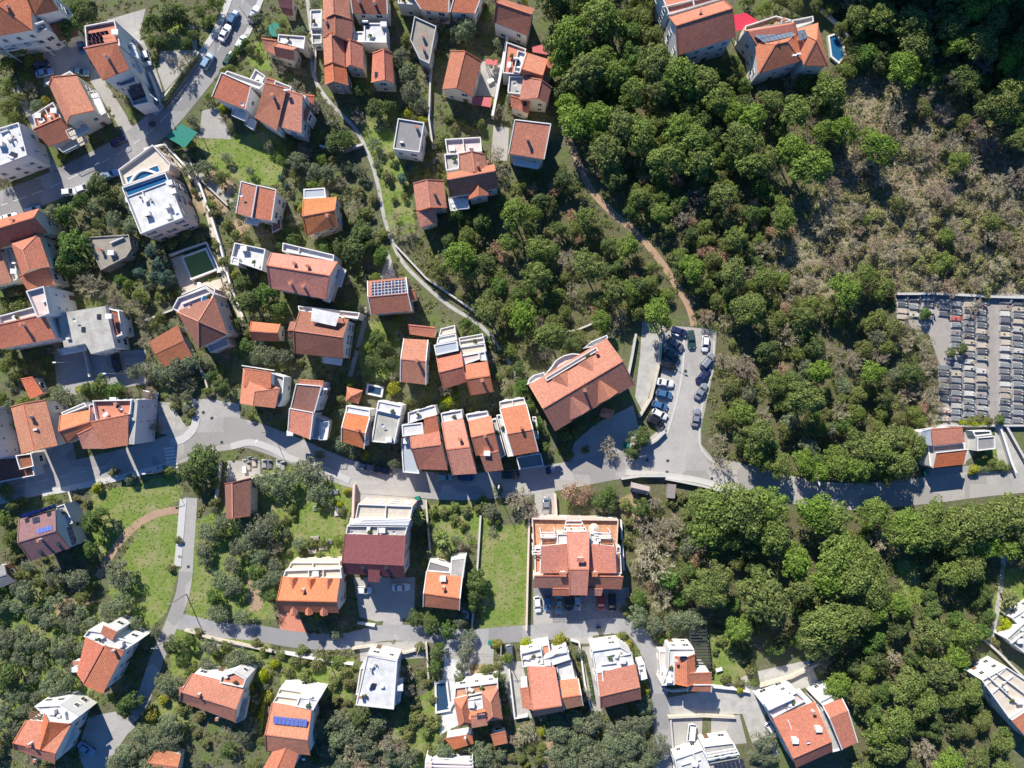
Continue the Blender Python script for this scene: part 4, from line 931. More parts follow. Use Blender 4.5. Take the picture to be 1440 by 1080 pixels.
# ------------------------------------------------------------------ terrain
def seg_dist(X, Y, px):
    d = np.full(X.shape, 1e9)
    for i in range(0, len(px)-2, 2):
        ax, ay, bx, by = px[i:i+4]; vx, vy = bx-ax, by-ay; L2 = vx*vx+vy*vy+1e-9
        t = np.clip(((X-ax)*vx+(Y-ay)*vy)/L2, 0, 1)
        d = np.minimum(d, np.hypot(X-ax-t*vx, Y-ay-t*vy))
    return d
def poly_mask(X, Y, px, soft=10.0):
    pts = [(px[i], px[i+1]) for i in range(0, len(px), 2)]; n = len(pts)
    ins = np.zeros(X.shape, bool); j = n-1
    for i in range(n):
        xi, yi = pts[i]; xj, yj = pts[j]
        c = ((yi > Y) != (yj > Y)) & (X < (xj-xi)*(Y-yi)/((yj-yi) if yj != yi else 1e-9)+xi)
        ins ^= c; j = i
    d = seg_dist(X, Y, list(px)+list(px[:2]))
    return np.clip(.5+np.where(ins, d, -d)/soft, 0, 1)
WOOD = [(750,-60, 920,-60, 945,90, 1050,110, 1160,110, 1200,160, 1160,290, 1040,440, 1000,470, 960,440, 930,370, 860,300, 815,215, 770,160, 785,80),
        (1130,-60, 1520,-60, 1520,210, 1420,180, 1330,115, 1240,105, 1190,60),
        (580,350, 640,290, 700,270, 790,230, 850,300, 930,370, 965,440, 900,450, 860,465, 750,520, 690,460, 600,390),
        (985,450, 1040,420, 1300,420, 1320,520, 1310,610, 1300,690, 1100,690, 1000,630),
        (880,700, 960,690, 1100,720, 1200,720, 1440,705, 1520,705, 1520,800, 1400,830, 1370,930, 1400,1000, 1450,1140, 1190,1140, 1210,1000, 1140,920, 1040,880, 930,880, 885,830)]
SCRUB = [(1150,105, 1330,120, 1420,190, 1520,220, 1520,415, 1260,415, 1100,440, 1060,400, 1130,290, 1190,190)]
GRASS = [(-40,800, 130,850, 200,860, 200,900, 120,980, 20,1010, -40,1090), (262,740, 340,700, 385,790, 385,870, 262,872), (272,198, 330,190, 385,185, 405,215, 395,260, 350,262, 300,235), (345,60, 372,58, 382,104, 350,92), (130,692, 190,680, 252,664, 256,700, 200,740, 165,770, 145,790, 118,745),
         (205,735, 255,712, 252,800, 235,860, 195,900, 150,830, 180,770), (683,740, 741,738, 741,882, 676,888, 672,800), (600,712, 690,700, 690,760, 610,780), (395,922, 500,925, 495,985, 395,965),
         (380,650, 480,670, 497,690, 480,795, 400,790, 362,700), (1258,785, 1290,790, 1300,850, 1270,850), (1000,890, 1050,890, 1062,965, 1000,972), (886,835, 905,840, 905,880, 888,872), (505,165, 565,190, 585,330, 548,330),
         (1385,880, 1410,800, 1440,800, 1440,860), (225,40, 270,30, 268,75, 235,80), (500,455, 560,450, 565,530, 510,540), (560,1000, 620,960, 620,1090, 540,1090), (215,985, 270,985, 260,1030, 200,1020), (1370,632, 1420,632, 1422,662, 1372,662), (240,880, 380,900, 380,960, 240,950)]
DIRT = [(262,262, 300,240, 335,262, 318,300, 280,300), (68,845, 110,836, 130,850, 85,872), (330,300, 350,318, 345,345, 325,335), (1255,290, 1275,300, 1270,420, 1252,420), (1370,200, 1440,210, 1440,260, 1380,250), (765,1040, 800,1040, 795,1085, 760,1085), 
        (345,800, 365,800, 370,860, 350,860), (1260,225, 1340,225, 1320,280, 1250,270), (870,700, 900,690, 900,740, 880,740), (640,930, 690,930, 700,970, 650,975), (700,960, 720,1000, 712,1050, 700,1040), (880,1020, 905,1015, 905,1085, 885,1085), (1215,165, 1260,170, 1250,230, 1200,220)]
def terrain():
    step = 1.25; x0, x1, y0, y1 = -165, 165, -130, 130
    nx, ny = int((x1-x0)/step)+1, int((y1-y0)/step)+1
    xs = np.linspace(x0, x1, nx); ys = np.linspace(y0, y1, ny); X, Y = np.meshgrid(xs, ys)
    PX, PY = 720+X/S, 540-Y/S
    w = np.zeros((ny, nx, 4))
    for p in WOOD: w[..., 2] = np.maximum(w[..., 2], poly_mask(PX, PY, p, 26))
    for p in SCRUB: w[..., 3] = np.maximum(w[..., 3], poly_mask(PX, PY, p, 30))
    for p in GRASS: w[..., 0] = np.maximum(w[..., 0], poly_mask(PX, PY, p, 9))
    for p in DIRT: w[..., 1] = np.maximum(w[..., 1], poly_mask(PX, PY, p, 14))
    Z = np.zeros_like(X)
    # the coarse apron that carries the ground to the horizon
    V = np.stack([X, Y, Z], -1).reshape(-1, 3)
    idx = np.arange(nx*ny).reshape(ny, nx)
    F = np.stack([idx[:-1,:-1], idx[:-1,1:], idx[1:,1:], idx[1:,:-1]], -1).reshape(-1, 4)
    big = 2500.0; B = len(V)
    ring = np.array([(-big,-big,0),(big,-big,0),(big,big,0),(-big,big,0)], float); V = np.vstack([V, ring])
    faces = [tuple(f) for f in F.tolist()]
    faces += [(B, B+1, int(idx[0,-1]), int(idx[0,0])), (B+1, B+2, int(idx[-1,-1]), int(idx[0,-1])), (B+2, B+3, int(idx[-1,0]), int(idx[-1,-1])), (B+3, B, int(idx[0,0]), int(idx[-1,0]))]
    # the apron edges are straight, so the border rows keep to one line
    me = bpy.data.meshes.new('ground'); me.from_pydata(V.tolist(), [], faces)
    a = me.color_attributes.new('cover', 'FLOAT_COLOR', 'POINT')
    c = np.vstack([w.reshape(-1, 4), np.tile([[0, 0, .6, .3]], (4, 1))]); a.data.foreach_set('color', c.ravel())
    t = NT('garden and woodland ground'); p = t.pos()
    at = t.node('ShaderNodeVertexColor', layer_name='cover'); sp = t.node('ShaderNodeSeparateColor'); t.link(at.outputs['Color'], sp.inputs[0])
    n1 = t.noise(p, .22, 6, .65); n2 = t.noise(p, 1.1, 5, .7); n3 = t.noise(p, 4.0, 3, .7)
    soil = t.mix(t.ramp(n2, [(.35, 0.0), (.62, 1.0)]), (.17,.15,.11), (.085,.10,.04))
    soil = t.mix(t.ramp(n1, [(.45, 0.0), (.62, 1.0)]), soil, (.11,.15,.042))
    soil = t.mix(t.ramp(n3, [(.56, 0.0), (.72, .6)]), soil, (.36,.32,.26))
    grass = t.mix(t.ramp(n2, [(.35, 0.0), (.65, 1.0)]), (.125,.215,.035), (.225,.275,.065))
    grass = t.mix(t.ramp(n1, [(.45, 0.0), (.62, 1.0)]), grass, (.31,.285,.14)); grass = t.mix(t.math('MULTIPLY', n3, .4), grass, (.10,.16,.03))
    dirt = t.mix(t.ramp(n2, [(.35, 0.0), (.65, 1.0)]), (.40,.27,.17), (.30,.22,.13)); dirt = t.mix(t.math('MULTIPLY', n3, .4), dirt, (.46,.36,.26))
    wood = t.mix(t.ramp(n2, [(.35, 0.0), (.65, 1.0)]), (.13,.115,.065), (.09,.11,.04)); wood = t.mix(t.math('MULTIPLY', n3, .4), wood, (.17,.135,.09))
    scr = t.mix(t.ramp(n2, [(.35, 0.0), (.65, 1.0)]), (.33,.27,.165), (.19,.20,.08)); scr = t.mix(t.math('MULTIPLY', n3, .5), scr, (.40,.33,.25))
    jit = t.math('MULTIPLY', t.math('SUBTRACT', n2, .5), 1.3)
    def fac(s): return t.ramp(t.math('ADD', s, jit), [(.38, 0.0), (.62, 1.0)])
    c = t.mix(fac(sp.outputs[2]), soil, wood)
    c = t.mix(fac(at.outputs['Alpha']), c, scr); c = t.mix(fac(sp.outputs[0]), c, grass); c = t.mix(fac(sp.outputs[1]), c, dirt)
    t.bump(t.math('ADD', n2, t.math('MULTIPLY', n3, .6)), .8, .25)
    t.out(c, .95); me.materials.append(t.m)
    o = bpy.data.objects.new('ground', me); link(o); tag(o, kind='structure')
terrain()
def shade_hill():
    """added slope, unseen beyond the upper edge, there to cast shade over the wood"""
    nx, ny = 70, 40; xs = np.linspace(52, 330, nx); v = []; 
    for j in range(ny):
        for i in range(nx):
            x = xs[i]; u = j/(ny-1); y = 96.5+(j/(ny-1))**1.8*170; u = (y-96.5)/170
            # foot line follows the top edge
            hx = np.interp(x, [52, 66, 84, 107, 126, 150, 400], [0, 14, 36, 52, 70, 92, 110]); h = hx*(1-math.exp(-((u*170)/5)**1.3))+u*60*min(1, (x-62)/30)
            h *= .86+.14*math.sin(x*.11+1.0)+.07*math.sin(x*.29+j*.3)
            v.append((x, y+.8*math.sin(x*.2), h-.3))
    f = [(j*nx+i, j*nx+i+1, (j+1)*nx+i+1, (j+1)*nx+i) for j in range(ny-1) for i in range(nx-1)]
    me = bpy.data.meshes.new('shade_hill'); me.from_pydata(v, [], f); me.materials.append(M['shade_hill']); me.polygons.foreach_set('use_smooth', [True]*len(f))
    tag(link(bpy.data.objects.new('shade_hill', me)), kind='structure')
t = NT('added shade slope'); n = t.noise(t.pos(), .5, 6, .7)
t.bump(n, 1.0, 1.5); M['shade_hill'] = t.out(t.ramp(n, [(.35, (.03,.045,.015)), (.65, (.10,.12,.045))]), .95)  # cover of the added slope that throws the shade

# ------------------------------------------------------------------ roads and paths
z = .010
MAIN = (360,-40, 340,5, 325,40, 300,80, 262,130, 225,172, 180,208, 120,240, 60,268, -30,300, -90,322)
MID = (-90,712, 0,690, 60,676, 150,656, 230,634, 285,612, 330,606, 400,628, 455,652, 500,668, 560,678, 640,684, 720,680, 800,668, 880,654, 960,656, 1040,670, 1120,690, 1200,698, 1300,690, 1380,680, 1500,668)
LOW = (268,700, 264,760, 258,830, 238,885, 216,940, 200,985, 176,1020, 140,1075, 120,1120)
LOW2 = (245,872, 300,884, 360,890, 420,900, 480,902, 540,890, 600,892, 660,896, 720,892, 800,886, 860,880, 890,884, 912,915, 925,960, 930,1010, 936,1110)
ribbon('road', MAIN, 7.0, 'asphalt', .050); ribbon('road', MID, 6.6, 'midroad', .050)
ribbon('road', LOW, 3.4, 'midroad', .046); ribbon('road', LOW2, 4.0, 'lane', .042)
ribbon('road', (187,48, 196,62, 214,105, 226,150, 228,165), 2.6, 'conc2', .038); ribbon('road', (100,66, 118,85, 136,112, 160,150, 188,196), 3.0, 'concrete', .038)
ribbon('road', (20,120, 45,165, 60,205, 72,232, 92,262), 2.0, 'concrete', .038)
ribbon('path', (430,-20, 438,50, 441,105, 462,142, 500,182, 520,222, 532,262, 542,312, 562,362, 592,396, 632,430, 672,455, 700,484, 716,510, 727,532), .9, 'conc2', .034)
ribbon('path', (800,196, 812,224, 832,268, 862,300, 895,328, 925,362, 950,400, 968,430, 976,458), 1.6, 'dirt', .034)
ribbon('path', (138,812, 150,790, 168,762, 192,738, 222,722, 256,716), 1.9, 'dirt', .034)
ribbon('path', (280,245, 300,262, 322,282, 335,292), 1.3, 'concrete', .034); ribbon('path', (1412,780, 1408,820, 1402,860, 1394,895), 1.2, 'concrete', .034)
ribbon('path', (235,215, 262,240, 282,270, 292,300, 300,330, 312,372, 320,410, 336,440, 340,470), 1.1, 'beige', .034)
ribbon('path', (512,430, 512,455, 500,500, 492,530), 1.1, 'concrete', .034); ribbon('path', (268,32, 274,70, 262,96), 1.3, 'concrete', .034)
ribbon('path', (604,80, 606,160, 612,250), .6, 'concrete', .034)
raised('pavement', (334,-40, 318,12, 300,50, 276,84, 240,134, 216,160), 1.5, 'kerb', -.1, .13); raised('pavement', (380,-30, 362,12, 350,44, 334,68), 1.3, 'kerb', -.1, .13)
raised('pavement', (60,694, 130,680, 200,664, 246,652), 1.5, 'kerb', -.1, .13); raised('pavement', (325,628, 352,622, 380,630, 412,646, 440,654, 470,666, 492,676), 1.6, 'kerb', -.1, .13)
raised('pavement', (258,572, 270,578, 276,590, 270,606, 256,618, 240,622), 1.9, 'kerb', -.1, .13)
raised('pavement', (880,664, 930,668, 985,676, 1030,690), 1.4, 'kerb', -.1, .13); raised('pavement', (500,690, 560,694, 640,700, 720,695, 750,690), 1.2, 'concrete', -.1, .12)
raised('pavement', (300,905, 345,908, 390,916, 440,922), .9, 'kerb', -.1, .12)
raised('pavement', (258,702, 254,750, 250,796), 1.7, 'kerb', -.1, .14); raised('kerb', (962,470, 960,520, 950,570, 938,610), .5, 'kerb', -.1, .1); raised('kerb', (1004,480, 1002,520, 990,560, 984,600, 984,625, 994,642, 1010,654), .35, 'kerb', -.1, .12)
def markings():
    b = MB()
    def dashes(px, on, off, w, off_d=0.0):
        pts = offset_line(smooth_line(px), off_d); acc = 0.0
        for i in range(len(pts)-1):
            L_ = (pts[i+1]-pts[i]).length
            if (acc % (on+off)) < on: ribbon_mb(b, pts[i:i+2], w, .060)
            acc += L_
    dashes(MAIN, 3, 1.5, .14); dashes(MID[:8], 3, 2, .12)
    A, B = P(238,628), P(243,660); d = (B-A)
    for k in range(7):
        c = A+d*(k+.5)/7; e = Vector((1, .12, 0)).normalized()*1.3; wv = d.normalized()*.24
        b.poly([(*(c-e-wv).xy, .064), (*(c+e-wv).xy, .064), (*(c+e+wv).xy, .064), (*(c-e+wv).xy, .064)])
    for px in ((935,470, 925,540, 905,600), ): pass
    tag(b.build('road_marking', M['paint']), kind='structure')
markings()
def manholes():
    for px, py in ((910,647), (939,648), (1001,673), (938,664), (296,628), (298,588), (312,622), (964,522), (937,607), (265,797), (286,580)):
        b = MB(); p = P(px, py); b.tube((p.x, p.y, .0), (p.x, p.y, .068), .42, .4, 14); b.tube((p.x, p.y, .05), (p.x, p.y, .075), .3, .28, 14)
        tag(b.build('manhole_cover', M['dark']), 'round dark manhole cover set in the pale road surface', 'manhole cover', 'manhole covers in the roads')
manholes()
for i, (nm, px, mt) in enumerate((
  ('courtyard', (268,560, 300,562, 336,568, 338,588, 388,606, 426,622, 424,644, 360,628, 312,634, 282,642, 246,654, 236,628, 262,612, 274,596), 'concrete'),
  ('car_park', (925,456, 1008,464, 1004,520, 986,600, 986,625, 1016,660, 856,658, 882,640, 925,606, 915,590, 935,500), 'concrete'),
  ('courtyard', (903,452, 926,455, 928,500, 905,582, 893,558, 900,500), 'conc2'),
  ('courtyard', (497,812, 584,812, 582,868, 530,874, 506,868), 'concrete'), ('car_park', (750,826, 884,826, 888,884, 750,886), 'pavers'), ('courtyard', (750,838, 772,838, 778,878, 750,882), 'concrete'),
  ('courtyard', (60,66, 122,56, 128,98, 100,112, 62,122), 'concrete'), ('courtyard', (205,12, 196,48, 184,50, 150,28, 178,20), 'concrete'), 
  ('courtyard', (1008,968, 1060,945, 1138,928, 1152,960, 1080,985, 1076,1008, 1096,1062, 1066,1070, 1044,1004, 942,1004, 936,982), 'conc2'),
  ('courtyard', (936,1010, 988,1010, 986,1050, 946,1058), 'concrete'), ('courtyard', (124,1008, 165,1000, 192,1020, 160,1052, 122,1086, 108,1060), 'concrete'),
  ('courtyard', (808,622, 838,596, 890,570, 903,620, 872,650, 800,648), 'concrete'), ('cemetery_ground', (1258,412, 1520,412, 1520,602, 1326,602, 1324,520, 1306,470, 1262,452), 'gravel'),
  ('courtyard', (664,84, 706,90, 695,136, 664,134), 'conc2'), ('courtyard', (694,176, 716,180, 713,226, 690,226), 'concrete'), ('pool_deck', (240,364, 258,358, 276,400, 310,392, 314,404, 258,420), 'beige'),
  ('courtyard', (284,156, 306,150, 326,196, 280,194), 'concrete'), ('courtyard', (225,72, 276,70, 250,108, 232,128, 222,100), 'concrete'), ('courtyard', (534,392, 547,352, 557,390, 571,396, 572,404, 530,402), 'concrete'),
  ('courtyard', (1356,606, 1368,606, 1376,620, 1374,638, 1356,650), 'concrete'), ('courtyard', (1398,598, 1420,600, 1440,650, 1440,690, 1420,690, 1402,640), 'conc2'), ('courtyard', (1300,660, 1360,655, 1420,660, 1440,668, 1440,690, 1300,700), 'asphalt'),
  ('courtyard', (500,690, 580,694, 582,712, 500,706), 'concrete'), ('courtyard', (320,648, 366,648, 366,690, 318,680), 'concrete'), ('courtyard', (75,494, 205,492, 205,540, 100,556, 80,540), 'lane'), ('courtyard', (0,610, 100,610, 112,670, 0,690), 'lane'),
  ('courtyard', (219,565, 240,566, 262,600, 244,612, 226,610), 'croof'), ('courtyard', (540,866, 566,866, 566,895, 536,895), 'concrete'), ('courtyard', (392,860, 420,862, 436,900, 394,890), 'salfloor'), ('courtyard', (622,900, 660,900, 694,905, 694,935, 622,930), 'concrete'),
  ('courtyard', (505,905, 600,900, 596,925, 507,930), 'concrete'), ('courtyard', (625,925, 660,930, 662,1010, 618,1034), 'wroof'), ('courtyard', (700,930, 735,930, 748,1010, 722,1010), 'conc2'), ('courtyard', (812,910, 840,908, 846,1000, 832,1000), 'conc2'),
  ('courtyard', (1000,1010, 1040,1005, 1050,1045, 1000,1050), 'concrete'), ('courtyard', (800,880, 830,882, 836,905, 806,905), 'concrete'), ('courtyard', (556,700, 600,702, 600,716, 556,716), 'concrete'), ('courtyard', (752,690, 780,690, 780,728, 752,728), 'concrete'))):
    sheet(nm, px, mt, .003+.0006*i)
ribbon('path', (1393,416, 1394,500, 1398,600), 1.9, 'gravel', .034)
# strip of lawn graves
# ------------------------------------------------------------------ walls
for a in (
 ('white wall with a rounded end beside the arched pool villa walkway', (206,212, 235,205, 262,234, 284,262, 298,300, 312,345, 326,400, 344,446), 1.2, .35),
 ('low white wall along the pool deck of the green pool', (240,360, 292,342, 312,384), 1.0, .3), ('grey retaining wall between the main road and the dry garden', (212,104, 222,128, 230,150), 1.4, .3, 'kerb'),
 ('dark road wall above the bend of the main road', (232,140, 262,104, 282,76), 1.1, .35, 'stone'), ('stone wall along the footpath below the stepped terracotta house', (452,208, 486,214, 512,206), 1.6, .4, 'stone'),
 ('long thin wall climbing beside the derelict flat roof', (612,44, 606,110, 604,170, 610,212), 1.3, .3, 'kerb'), ('white wall of the jumbled villa facing the concrete yard', (714,56, 704,110, 693,168), 2.4, .5),
 ('mossy wall on the left of the pale strip beside the car park', (893,470, 888,500, 882,530), 1.4, .4, 'kerb'), ('mossy parapet between the pale strip and the car park', (930,462, 926,510, 914,560, 898,586), 1.2, .5, 'beige'),
 ('curved stone wall round the shrub bed at the car park mouth', (884,634, 906,628, 922,618, 934,606), 1.2, .5, 'kerb'), ('stone wall below the middle road at the plank shed', (872,672, 900,668, 934,668), 1.6, .4, 'stone'),
 ('retaining wall under the middle road above the big pines', (934,672, 985,682, 1030,694), 1.4, .4, 'kerb'), ('white wall down the left side of the overgrown meadow garden', (600,704, 602,730, 606,780), 1.3, .3, 'beige'),
 ('pink wall down the left side of the salmon apartment house', (744,728, 742,800, 740,884), 1.5, .35, 'pink'), ('pink wall beside the drive above the salmon apartment house', (780,694, 782,728), 1.3, .5, 'pink'),
 ('white wall on the right side of the salmon apartment house', (872,730, 876,800), 1.4, .3), ('stone wall between the meadow and the dark garden shrubs', (676,724, 672,790, 664,880), .9, .35, 'stone'),
 ('pale wall running along the lower lane above the blue panel house garden', (262,884, 300,896, 340,904, 384,914), 1.0, .35, 'beige'), ('pale wall along the lower lane by the plain white cube house', (400,916, 450,926, 498,932), 1.0, .3), ('white wall round the yard of the plain white cube house', (496,910, 524,906, 570,916, 600,908), 1.1, .35, 'beige'),
 ('low wall across the garden left of the two winged pool house', (600,902, 604,960), 1.0, .3, 'beige'), ('white wall left of the white terraced salmon house', (716,940, 724,1008, 742,1004), 1.1, .3), ('white curved wall right of the white terraced salmon house', (802,898, 814,902, 822,960, 832,1000), .9, .3),
 ('cream wall beside the dark pergola garden', (926,912, 930,966, 944,970, 998,965), .9, .3), ('white wall closing the garden right of the L shaped house', (1000,963, 1030,966, 1052,970), 1.2, .35), ('stone wall above the concrete yard near the trellis house', (1066,962, 1110,950, 1150,930), 1.2, .5, 'beige'), ('long pale wall above the parked white van', (938,1006, 988,1004, 1032,1006), 1.1, .4, 'beige'),
 ('pale wall below the lower lane bend on the right of the lane', (942,1010, 946,1060, 952,1085), .9, .3, 'kerb'), ('stone wall along the upper edge of the cemetery', (1258,414, 1320,414, 1390,418, 1460,420), 1.2, .45, 'stone'), ('pale wall along the lower edge of the cemetery', (1318,598, 1380,598, 1460,598), 1.1, .35, 'kerb'),
 ('stepped ramp wall right of the white ossuary', (1402,600, 1418,650, 1424,664), 1.2, .4), ('dark stepped wall right of the stone ramp', (1412,600, 1440,650), 1.0, .4, 'stone'), ('white rim wall round the curved pool in the wood', (1140,4, 1158,20, 1180,40, 1200,66, 1202,80), 1.0, .4), ('stone ramp wall below the white right edge building', (1372,890, 1400,915, 1440,955), 1.0, .4, 'stone'),
 ('wall dividing the lawn from the olive garden below the green shelter', (262,214, 280,250, 322,290), .8, .25, 'kerb'), ('low wall between two gardens below the bare concrete roof house', (122,494, 130,530), 1.2, .35, 'kerb'), ('pale wall beside the concrete drive of the plum roofed house', (100,690, 112,730), 1.0, .3, 'beige'),
 ('pale wall left of the old brown church', (312,650, 306,700), 1.0, .4, 'kerb'), ('pale wall right of the old brown church', (360,668, 362,722), .9, .25, 'beige'), ('low wall above the burial lawn', (366,668, 400,664), .7, .3, 'beige'),
 ('white wall on the left of the maroon building terraces', (500,680, 498,730), 1.8, .4, 'pink'), ('low wall at the foot of the blue shaded courtyard', (504,874, 528,878), 1.0, .4), ('garden wall below the octagonal villa', (274,500, 290,530, 294,545), 1.0, .3, 'beige'), ('stone wall left of the octagonal villa', (204,452, 246,436), 1.0, .3, 'stone'),
 ('retaining wall right of the footpath below the wood', (556,345, 600,392, 650,426, 690,456), 1.0, .3, 'kerb'), ('thin wall beside the long orange terrace row', (446,64, 444,104), .9, .25, 'stone'), ('wall between the two lanes of the four gable villa garden', (790,468, 812,464, 850,448), .9, .3, 'stone')):
    wall(*a)
# ------------------------------------------------------------------ pools
pool('swimming pool with murky green water and a white rim', (254,361, 290,348, 305,380, 268,394), 1.0, 'water')
pool('tiny rectangular pool with a white rim beside the yellow shrub', (516,539, 540,544, 537,559, 514,554), 1.0, 'navywater')
pool('narrow navy covered pool beside the two winged house', (611,960, 629,957, 634,1000, 612,1004), .8, 'navywater')
pool('curved deep blue pool behind the solar villa in the wood', (1164,50, 1176,46, 1187,62, 1190,78, 1180,90, 1168,80), .8, 'bluewater')
pool('blue strip wading pool with a white arch on the upper terrace', (176,249, 222,231, 226,241, 180,261), 4.8, 'bluewater', 'trim', .12, .2)
pool('blue tiled gutter strip with painted shade along the top edge of the white villa roof', (175,267, 235,246, 238,255, 179,277), 8.8, 'bluewater', 'trim', .1, .2)  # blue gutter and the shade lying on it, both put into this strip's colour
def arch():
    b = MB(); O = P(203, 250); prev = None
    for k in range(15):
        u = k/14; q = P(181+42*u+1.5*math.sin(PI*u)*-3, 262-17*u-13*math.sin(PI*u), 4.9)-O
        if prev is not None: b.bar(prev, q, .55, .5)
        prev = q
    r = empty('garden_arch', O); tag(r, 'white curved arch wall across the wading pool of the villa terrace', 'arch'); b.build('arch_wall', M['trim'], r)
arch()
def hot_tub():
    p = P(290, 421, 7.7); root = empty('hot_tub', (p.x, p.y, 0)); tag(root, 'round blue hot tub on the octagonal villa terrace', 'hot tub')
    b = MB(); b.tube((0,0,7.4), (0,0,8.15), 1.0, 1.0, 20); b.build('tub', M['trim'], root); w = MB(); w.tube((0,0,8.1), (0,0,8.17), .85, .85, 20); w.build('water', M['bluewater'], root)
hot_tub()
# ------------------------------------------------------------------ vegetation
def quads_mesh(name, C, N, size, mat, aspect=1.0, spin=None, extra=None):
    """many small leaf faces: centres C, normals N, size (n,)"""
    n = len(C); N = N/np.maximum(np.linalg.norm(N, axis=1, keepdims=True), 1e-6)
    r = rng.normal(size=(n, 3)); U = np.cross(N, r); U /= np.maximum(np.linalg.norm(U, axis=1, keepdims=True), 1e-6); W = np.cross(N, U)
    s = size[:, None]; a = aspect
    V = np.stack([C-U*s*a-W*s*.35, C-W*s*.9+U*s*.1*a, C+U*s*a+W*s*.2, C+W*s*.9], 1).reshape(-1, 3)
    F = np.arange(4*n, dtype=np.int32)
    me = bpy.data.meshes.new(name)
    me.vertices.add(4*n); me.vertices.foreach_set('co', V.astype(np.float32).ravel())
    me.loops.add(4*n); me.loops.foreach_set('vertex_index', F)
    me.polygons.add(n); me.polygons.foreach_set('loop_start', np.arange(0, 4*n, 4, dtype=np.int32))
    me.update(calc_edges=True); me.materials.append(M[mat]); me.validate(); return me
def crown_pts(nblob, R_, z0, z1, per, shell=.35, dome=.8, br=(.26,.42), up=.5, gap=.12):
    C = []; Nn = []
    for k in range(nblob):
        a = k*2.399963+rng.uniform(-.4,.4); q = math.sqrt((k+.5)/nblob); r = R_*.82*q*rng.uniform(.8,1.12)
        zc = z0+(z1-z0)*(.25+.75*(1-q**2*dome))*rng.uniform(.78,1.0)
        b = R_*rng.uniform(*br); lop = 1+.18*math.cos(a+R_*7+nblob); r *= lop
        c = np.array([r*math.cos(a), r*math.sin(a), zc-b*.4])
        m = int(per*(b/R_/.34)**2)
        d = rng.normal(size=(m, 3)); d[:, 2] = np.abs(d[:, 2])*.9-.25; d /= np.linalg.norm(d, axis=1, keepdims=True)
        rad = b*(1-shell*rng.random(m)**2)[:, None]; w = 1+.22*np.sin(d[:, :1]*7+k)*np.sin(d[:, 1:2]*6-k)
        p = c+d*rad*w*np.array([1, 1, .8])
        C.append(p); n_ = d+rng.normal(size=(m, 3))*.5; n_[:, 2] += up; Nn.append(n_)
    return np.vstack(C), np.vstack(Nn)
def trunk_mesh(h, r, R_, limbs=5, seed=0, mat='trunk'):
    rr = random.Random(seed); b = MB(); p = Vector((0,0,-.2)); n = 4; q = p
    for k in range(n):
        q2 = Vector((rr.uniform(-.15,.15)*k, rr.uniform(-.15,.15)*k, h*.62*(k+1)/n)); b.tube(q, q2, r*(1-.14*k), r*(1-.14*(k+1)), 7, 0, False); q = q2
    for k in range(limbs):
        a = 2*PI*k/limbs+rr.uniform(-.4,.4); s = Vector((0,0,h*rr.uniform(.38,.6))); e = Vector((math.cos(a)*R_*.6, math.sin(a)*R_*.6, h*rr.uniform(.68,.86))); m = s.lerp(e, .5)+Vector((0,0,h*.05))
        b.tube(s, m, r*.5, r*.34, 5, 0, False); b.tube(m, e, r*.34, r*.12, 5, 0, False)
    return b.mesh('trunk', M[mat])
def bare_mesh(R_, h, seed, n1=8, dens=1.0, mat='twig', wl=.05):
    """crown of fine bare twigs"""
    r = np.random.default_rng(seed); A = []; B = []; Wd = []
    def grow(p, d, L_, w, lev):
        e = p+d*L_; A.append(p); B.append(e); Wd.append(w)
        if lev == 0: return
        for k in range(int(r.integers(3, 6)*dens+.5)):
            t = r.uniform(.35, 1.0); nd = d+r.normal(size=3)*.62; nd[2] += .12; nd /= np.linalg.norm(nd)
            grow(p+(e-p)*t, nd, L_*r.uniform(.42,.68), w*.55, lev-1)
    for k in range(n1):
        a = 2*PI*k/n1+r.uniform(-.3,.3); el = r.uniform(.25, 1.1)
        d = np.array([math.cos(a)*math.cos(el), math.sin(a)*math.cos(el), math.sin(el)])
        grow(np.array([0, 0, h*r.uniform(.28,.45)]), d, R_*.62, .1, 4)
    A = np.array(A); B = np.array(B); Wd = np.maximum(np.array(Wd), wl)[:, None]
    d = B-A; U = np.cross(d, r.normal(size=d.shape)); U /= np.maximum(np.linalg.norm(U, axis=1, keepdims=True), 1e-6)
    V = np.stack([A-U*Wd/2, A+U*Wd/2, B+U*Wd*.3, B-U*Wd*.3], 1).reshape(-1, 3); n = len(A)
    me = bpy.data.meshes.new('crown'); me.vertices.add(4*n); me.vertices.foreach_set('co', V.astype(np.float32).ravel())
    me.loops.add(4*n); me.loops.foreach_set('vertex_index', np.arange(4*n, dtype=np.int32)); me.polygons.add(n); me.polygons.foreach_set('loop_start', np.arange(0, 4*n, 4, dtype=np.int32))
    me.update(calc_edges=True); me.materials.append(M[mat]); return me
def palm_mesh():
    C = []; Nn = []; Sz = []
    b = MB()
    for k in range(30):
        a = k*2.4; el = .9-1.3*(k/30); L_ = 2.6; prev = Vector((0,0,0)); d = Vector((math.cos(a), math.sin(a), 0))
        for s in range(8):
            t = (s+1)/8; pz = math.sin(el)*L_*t-1.1*t*t; q = d*(math.cos(el)*L_*t)+Vector((0,0,pz)); side = Vector((-d.y, d.x, 0)); w = .42*math.sin(PI*min(1, .15+t*.85))+.05
            for sg in (-1, 1):
                b.poly([prev, q, q+side*sg*w-d*.15+Vector((0,0,-.16)), prev.lerp(q,.4)+side*sg*w-d*.25+Vector((0,0,-.16))])
            prev = q
    return b
SP = {}    # kind -> (list of (trunk mesh, crown mesh), radius modelled, height)
